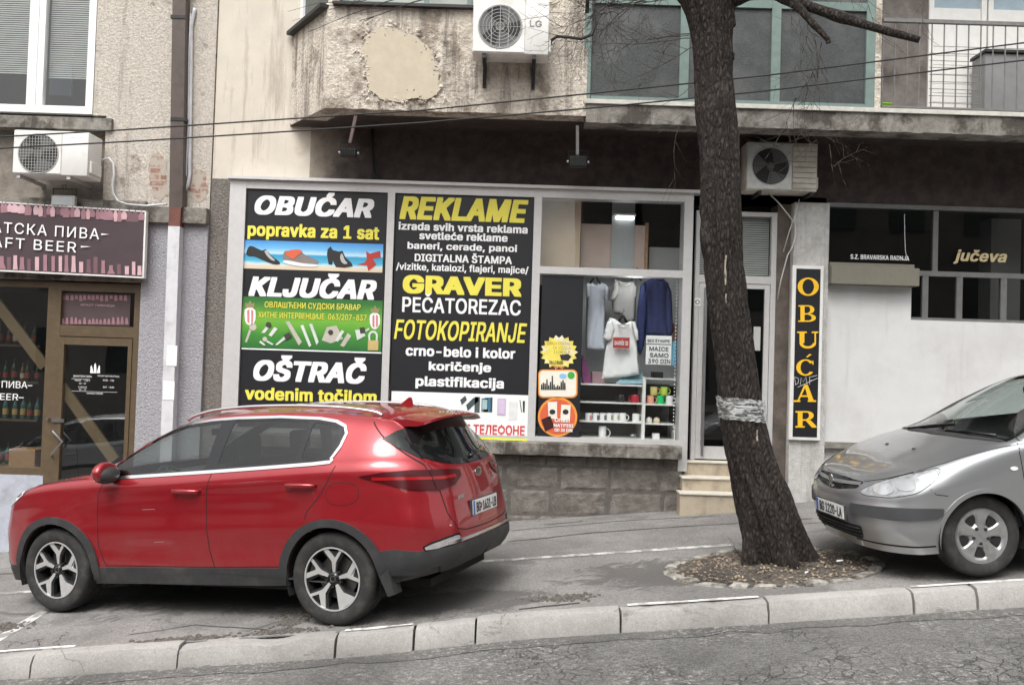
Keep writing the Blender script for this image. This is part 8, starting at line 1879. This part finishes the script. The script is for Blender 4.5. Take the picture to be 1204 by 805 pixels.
for sg in (1,-1):
    for W,nm in ((wF,'front_side_window'),(wR,'rear_side_window')): hb.patch(nm,W,'side',M['carglass'],off=.001,sg=sg,res=.06)
    hb.patch('window_surround',ol,'side',M['plast'],off=.003,thick=.008,sg=sg,hole=[inset(wF,.004),inset(wR,.004)],res=.06)
    for (cu,cz) in (AF,AR_):
        ou=[(cu+.375*math.cos(t),cz+.370*math.sin(t)) for t in np.linspace(-.2,PI+.2,30)]; inn=[(cu+.340*math.cos(t),cz+.338*math.sin(t)) for t in np.linspace(PI+.2,-.2,30)]
        hb.patch('wheel_lip',ou+inn,'side',M['silver'],off=.006,thick=.035,sg=sg,res=.04)
    hb.strip('door_gap',[(.985,1.0),(1.0,.93),(.985,.75),(.95,.55),(.93,.30)],'side',.007,M['seam'],off=.0012,sg=sg)
    hb.strip('door_gap',[(-.25,1.05),(-.23,.7),(-.24,.30)],'side',.007,M['seam'],off=.0012,sg=sg); hb.strip('sill_gap',[(.93,.30),(-.24,.30),(-.9,.30)],'side',.006,M['seam'],off=.0012,sg=sg)
    hb.strip('side_moulding',[(.92,.60),(.4,.61),(-.22,.615),(-.9,.62)],'side',.07,M['plast'],off=.010,thick=.012,sg=sg)
    for u0 in (-.12,-1.0):
        p=hb.hit('side',u0,.86,sg)[0]; mb=MB(); mb.tube([(u0+.10,p.y,.86),(u0+.09,p.y+sg*.03,.86),(u0-.09,p.y+sg*.03,.858),(u0-.11,p.y,.856)],[.012,.016,.016,.012],10); mb.build('door_handle',M['silver'],hat,smooth=True,local=True)
    hb.patch('side_repeater',[(1.055+.028*math.cos(t),.815+.014*math.sin(t)) for t in np.linspace(0,2*PI,15)[:-1]],'side',M['plate'],off=.006,thick=.008,sg=sg)
    # big swept headlights
    hl=fillet([(angm(2.045,.40),.655),(angm(1.97,.55),.735),(angm(1.80,.685),.795),(angm(1.60,.78),.845),(angm(1.585,.79),.83),(angm(1.66,.80),.755),(angm(1.78,.785),.675),(angm(1.93,.68),.635),(angm(2.035,.46),.632)],.05)
    pl=bpy.data.materials['grey_headlamp_lens'] if 'grey_headlamp_lens' in bpy.data.materials else mat('grey_headlamp_lens',(.27,.28,.29),.08,coat=1,var=.3,vs=16,obj=True)
    h=hb.patch('headlight',hl,'cyl',pl,off=.004,thick=.012,sg=sg,o=fo,res=.05)
    def blob(u,v,z,ra,rz): a=angm(u,v); return [(a+ra*math.cos(t),z+rz*math.sin(t)) for t in np.linspace(0,2*PI,17)[:-1]]
    hb.patch('reflector_bowl',blob(1.955,.60,.69,.13,.042),'cyl',M['chrome'],h,off=.0062,sg=sg,o=fo,res=.06)
    hb.patch('reflector_bowl',blob(1.83,.71,.725,.11,.040),'cyl',mat('headlamp_grey',(.34,.35,.36),.2,metal=.4) if 'headlamp_grey' not in bpy.data.materials else bpy.data.materials['headlamp_grey'],h,off=.0064,sg=sg,o=fo,res=.06)
    hb.patch('indicator_lens',blob(1.69,.775,.775,.07,.026),'cyl',M['plate'],h,off=.0063,sg=sg,o=fo,res=.06)
    hb.strip('lamp_gap',[hl[k] for k in range(len(hl))]+[hl[0]],'cyl',.010,M['seam'],h,off=.0030,sg=sg,o=fo)
    hb.strip('bonnet_gap',[(angm(2.02,.40),.725),(angm(1.92,.58),.762),(angm(1.76,.715),.815)],'cyl',.005,M['seam'],off=.0014,sg=sg,o=fo)
    hb.strip('bonnet_gap',[(1.72,sg*.69),(1.53,sg*.762),(1.25,sg*.802),(1.04,sg*.822)],'top',.007,M['seam'],off=.0014)
    hb.strip('bumper_gap',[(1.70,.70),(1.665,.66),(1.58,.645)],'side',.006,M['seam'],off=.0014,sg=sg)
    # black rubbing strip round the bumper corner
    st_=fillet([(angm(2.11,.34),.475),(angm(1.97,.66),.468),(angm(1.84,.80),.468),(angm(1.68,.865),.475),(angm(1.63,.872),.505),(angm(1.625,.872),.555),(angm(1.84,.80),.565),(angm(1.97,.66),.562),(angm(2.11,.34),.555)],.02)
    hb.patch('bumper_strip',st_,'cyl',mat('grey_rubbing_strip',(.055,.056,.06),.6,var=.1) if 'grey_rubbing_strip' not in bpy.data.materials else bpy.data.materials['grey_rubbing_strip'],off=.012,thick=.018,sg=sg,o=fo,res=.05)
    hb.strip('bumper_crease',[(angm(2.08,.30),.262),(angm(1.95,.62),.262),(angm(1.82,.79),.262),(angm(1.66,.85),.27)],'cyl',.014,M['seam'],off=.0012,sg=sg,o=fo)
    ml=bpy.data.objects.new('door_mirror',None); COL.objects.link(ml); ml.parent=hat; ml.location=(.58,sg*.95,1.03); ml.empty_display_size=.1
    mb=MB(); mb.ell((0,0,0),(.075,.115,.075),24,14)
    for v in mb.bm.verts:
        if v.co.x<-.03: v.co.x=-.03
    mb.build('mirror_shell',M['plast'],ml,smooth=True,local=True)
    mb=MB(); mb.tube([(0,-sg*.06,-.04),(.01,-sg*.12,-.05)],[.03,.03],10); mb.build('mirror_arm',M['plast'],ml,smooth=True,local=True)
    cyo=(-1.5,.28)
    tl=[(ang(-1.66,.80),1.06),(ang(-1.84,.68),1.06),(ang(-1.93,.58),1.0),(ang(-1.99,.52),.80),(ang(-1.94,.66),.78),(ang(-1.80,.80),.80)]
    hb.patch('tail_lamp',tl,'cyl',M['tail'],off=.006,thick=.01,sg=sg,o=cyo,res=.06)
    mb=MB(); mb.tube([hb.hit('top',u,sg*v)[0]+Vector((0,0,.012)) for u,v in ((1.13,.10 if sg>0 else .50),(1.09,.30 if sg>0 else .30),(1.02,.62 if sg>0 else -.05))],.010,6)
    mb.build('wiper',M['gloss'],hat,smooth=True,local=True)
    mb=MB(); mb.ell(hb.hit('top',1.48,sg*.22)[0]+Vector((0,0,.004)),(.018,.012,.008),10,6); mb.build('washer_jet',M['gloss'],hat,smooth=True,local=True)
# grille with the central bar, emblem, plate, lower mouth
g=hb.patch('front_grille',fillet([(-.40,.722),(-.2,.735),(0,.738),(.2,.735),(.40,.722),(.36,.672),(.14,.640),(0,.632),(-.14,.640),(-.36,.672)],.02),'front',M['gloss'],off=.004,thick=.01,res=.05)
hb.strip('grille_bar',[(-.38,.705),(-.2,.698),(0,.69),(.2,.698),(.38,.705)],'front',.024,M['silver'],g,off=.012,thick=.012)
c,_=hb.hit('front',0,.69)
mb=MB(); li=[(-.010,.050),(.006,.056),(.020,.044),(.014,.032),(.030,.036),(.034,.026),(.018,.018),(.026,.006),(.020,-.012),(.034,-.030),(.040,-.050),(.024,-.050),(.018,-.034),(.004,-.022),(-.006,-.036),(-.004,-.052),(-.024,-.052),(-.020,-.030),(-.014,-.006),(-.026,.004),(-.038,-.004),(-.042,.008),(-.024,.020),(-.030,.032),(-.020,.040)]
mb.prism([(c.x+.022,-a*1.15,.688+b*1.15) for a,b in li],(.008,0,0)); bmesh.ops.triangulate(mb.bm,faces=[f for f in mb.bm.faces if len(f.verts)>4]); mb.build('badge',M['chrome'],hat,local=True)
hb.patch('lower_grille',fillet([(-.44,.385),(.44,.385),(.40,.275),(-.40,.275)],.04),'front',M['seam'],off=.003,res=.05)
for z in (.305,.335,.362): hb.strip('grille_slat',[(-.41,z),(0,z-.003),(.41,z)],'front',.008,M['plast'],off=.012,thick=.01)
pc,_=hb.hit('front',0,.455)
mb=MB(); mb.box(pc.x-.01,pc.x+.012,-.275,.275,.395,.53,.004); pl_=mb.build('number_plate',M['plast'],hat,local=True)
mb=MB(); mb.box(pc.x+.0121,pc.x+.015,-.258,.258,.41,.52); mb.build('plate_field',M['plate'],pl_,local=True)
mb=MB(); mb.box(pc.x+.0151,pc.x+.0165,-.256,-.222,.411,.519); mb.build('plate_band',M['plateblue'],pl_,local=True)
lettering('BG 1220-LA',(pc.x+.017,.02,.464),(0,1,0),(0,0,1),.42,.078,M['inkblack'],pl_,bold=.012,local=True)
ws=[(1.02,-.745),(.62,-.66),(.16,-.57),(.20,-.3),(.215,0),(.20,.3),(.16,.57),(.62,.66),(1.02,.745),(1.10,.4),(1.125,0),(1.10,-.4)]
o=hb.patch('windscreen',ws,'top',M['carglass3'],off=.001,res=.06); hb.patch('window_seal',inset(ws,-.022),'top',M['gloss'],o,off=.003,hole=inset(ws,.018),res=.06)
hb.patch('cowl_panel',[(1.035,-.74),(1.11,-.4),(1.135,0),(1.11,.4),(1.035,.74),(1.07,.74),(1.17,.4),(1.20,0),(1.17,-.4),(1.07,-.74)],'top',M['plast'],off=.0045,res=.05)
rw=fillet([(-.55,1.05),(.55,1.05),(.47,1.30),(-.47,1.30)],.05); hb.patch('rear_window',rw,'rear',M['rearglass'],off=.004,res=.06)
wh=inset(ws,.0)
cuts=[lambda c,n:abs(c.y)>.4 and c.z>1.03 and any(pip(c.x,c.z,p) for p in (inset(wF,-.008),inset(wR,-.008))), lambda c,n:c.z>1.0 and c.x>.12 and pip(c.x,c.y,wh),
  lambda c,n:abs(c.y)>.5 and any(math.hypot(c.x-q[0],c.z-q[1])<.352 for q in (AF,AR_))]
hb.finish(M['silver'],cuts)
for q in (AF,AR_):
    for sg in (1,-1):
        mb=MB(); A=[];B=[];C=[]
        for t in np.linspace(-.35,PI+.35,26): A.append([q[0]+.36*math.cos(t)]*2);B.append([sg*.845,sg*.52]);C.append([q[1]+.36*math.sin(t)]*2)
        mb.grid(np.array(A),np.array(B),np.array(C)); mb.poly([(A[i][1],B[i][1],C[i][1]) for i in range(26)]); mb.build('wheel_well',M['well'],hat,local=True)
mb=MB(); mb.box(-1.9,1.95,-.5,.5,.20,.26); mb.box(-.9,.9,-.8,.8,.22,.26); mb.build('underbody',M['well'],hat,local=True)
mb=MB(); mb.box(-.93,.93,-.78,.78,.33,.37); mb.box(-1.8,-.95,-.75,.75,.70,.74); mb.box(.93,1.0,-.75,.75,.35,.95); mb.prism([(1.10,-.72,.985),(.70,-.76,.985),(.60,-.76,.92),(.60,-.76,.72),(1.05,-.72,.72)],(0,1.48,0)); mb.build('cabin',M['dash'],hat,local=True)
seats(hat,.0,-.95,.50,.6,M['seat'],.36); steering(hat,.47,.36,.93)
mb=MB(); mb.box(.26,.285,-.11,.11,1.30,1.36,.01); mb.build('inner_mirror',M['gloss'],hat,local=True)
for u,v,sg in ((1.304,.80,1),(-1.304,.80,1),(1.304,-.80,-1),(-1.304,-.80,-1)): wheel(hat,u,v,sg,.315,.20,.203,'trim')
place(hat,4.86,7.762,-1.364+HC,-.082,.0934)

# the car on the road to the left, out of the frame but mirrored in the drink shop's door
h2=copy_tree(hat); place(h2,-8.1,3.9,rz(-8.1,3.9)+.005,0,.095)
tag(h2,'grey hatchback on the road, seen only mirrored in the glass of the drink shop door','car')
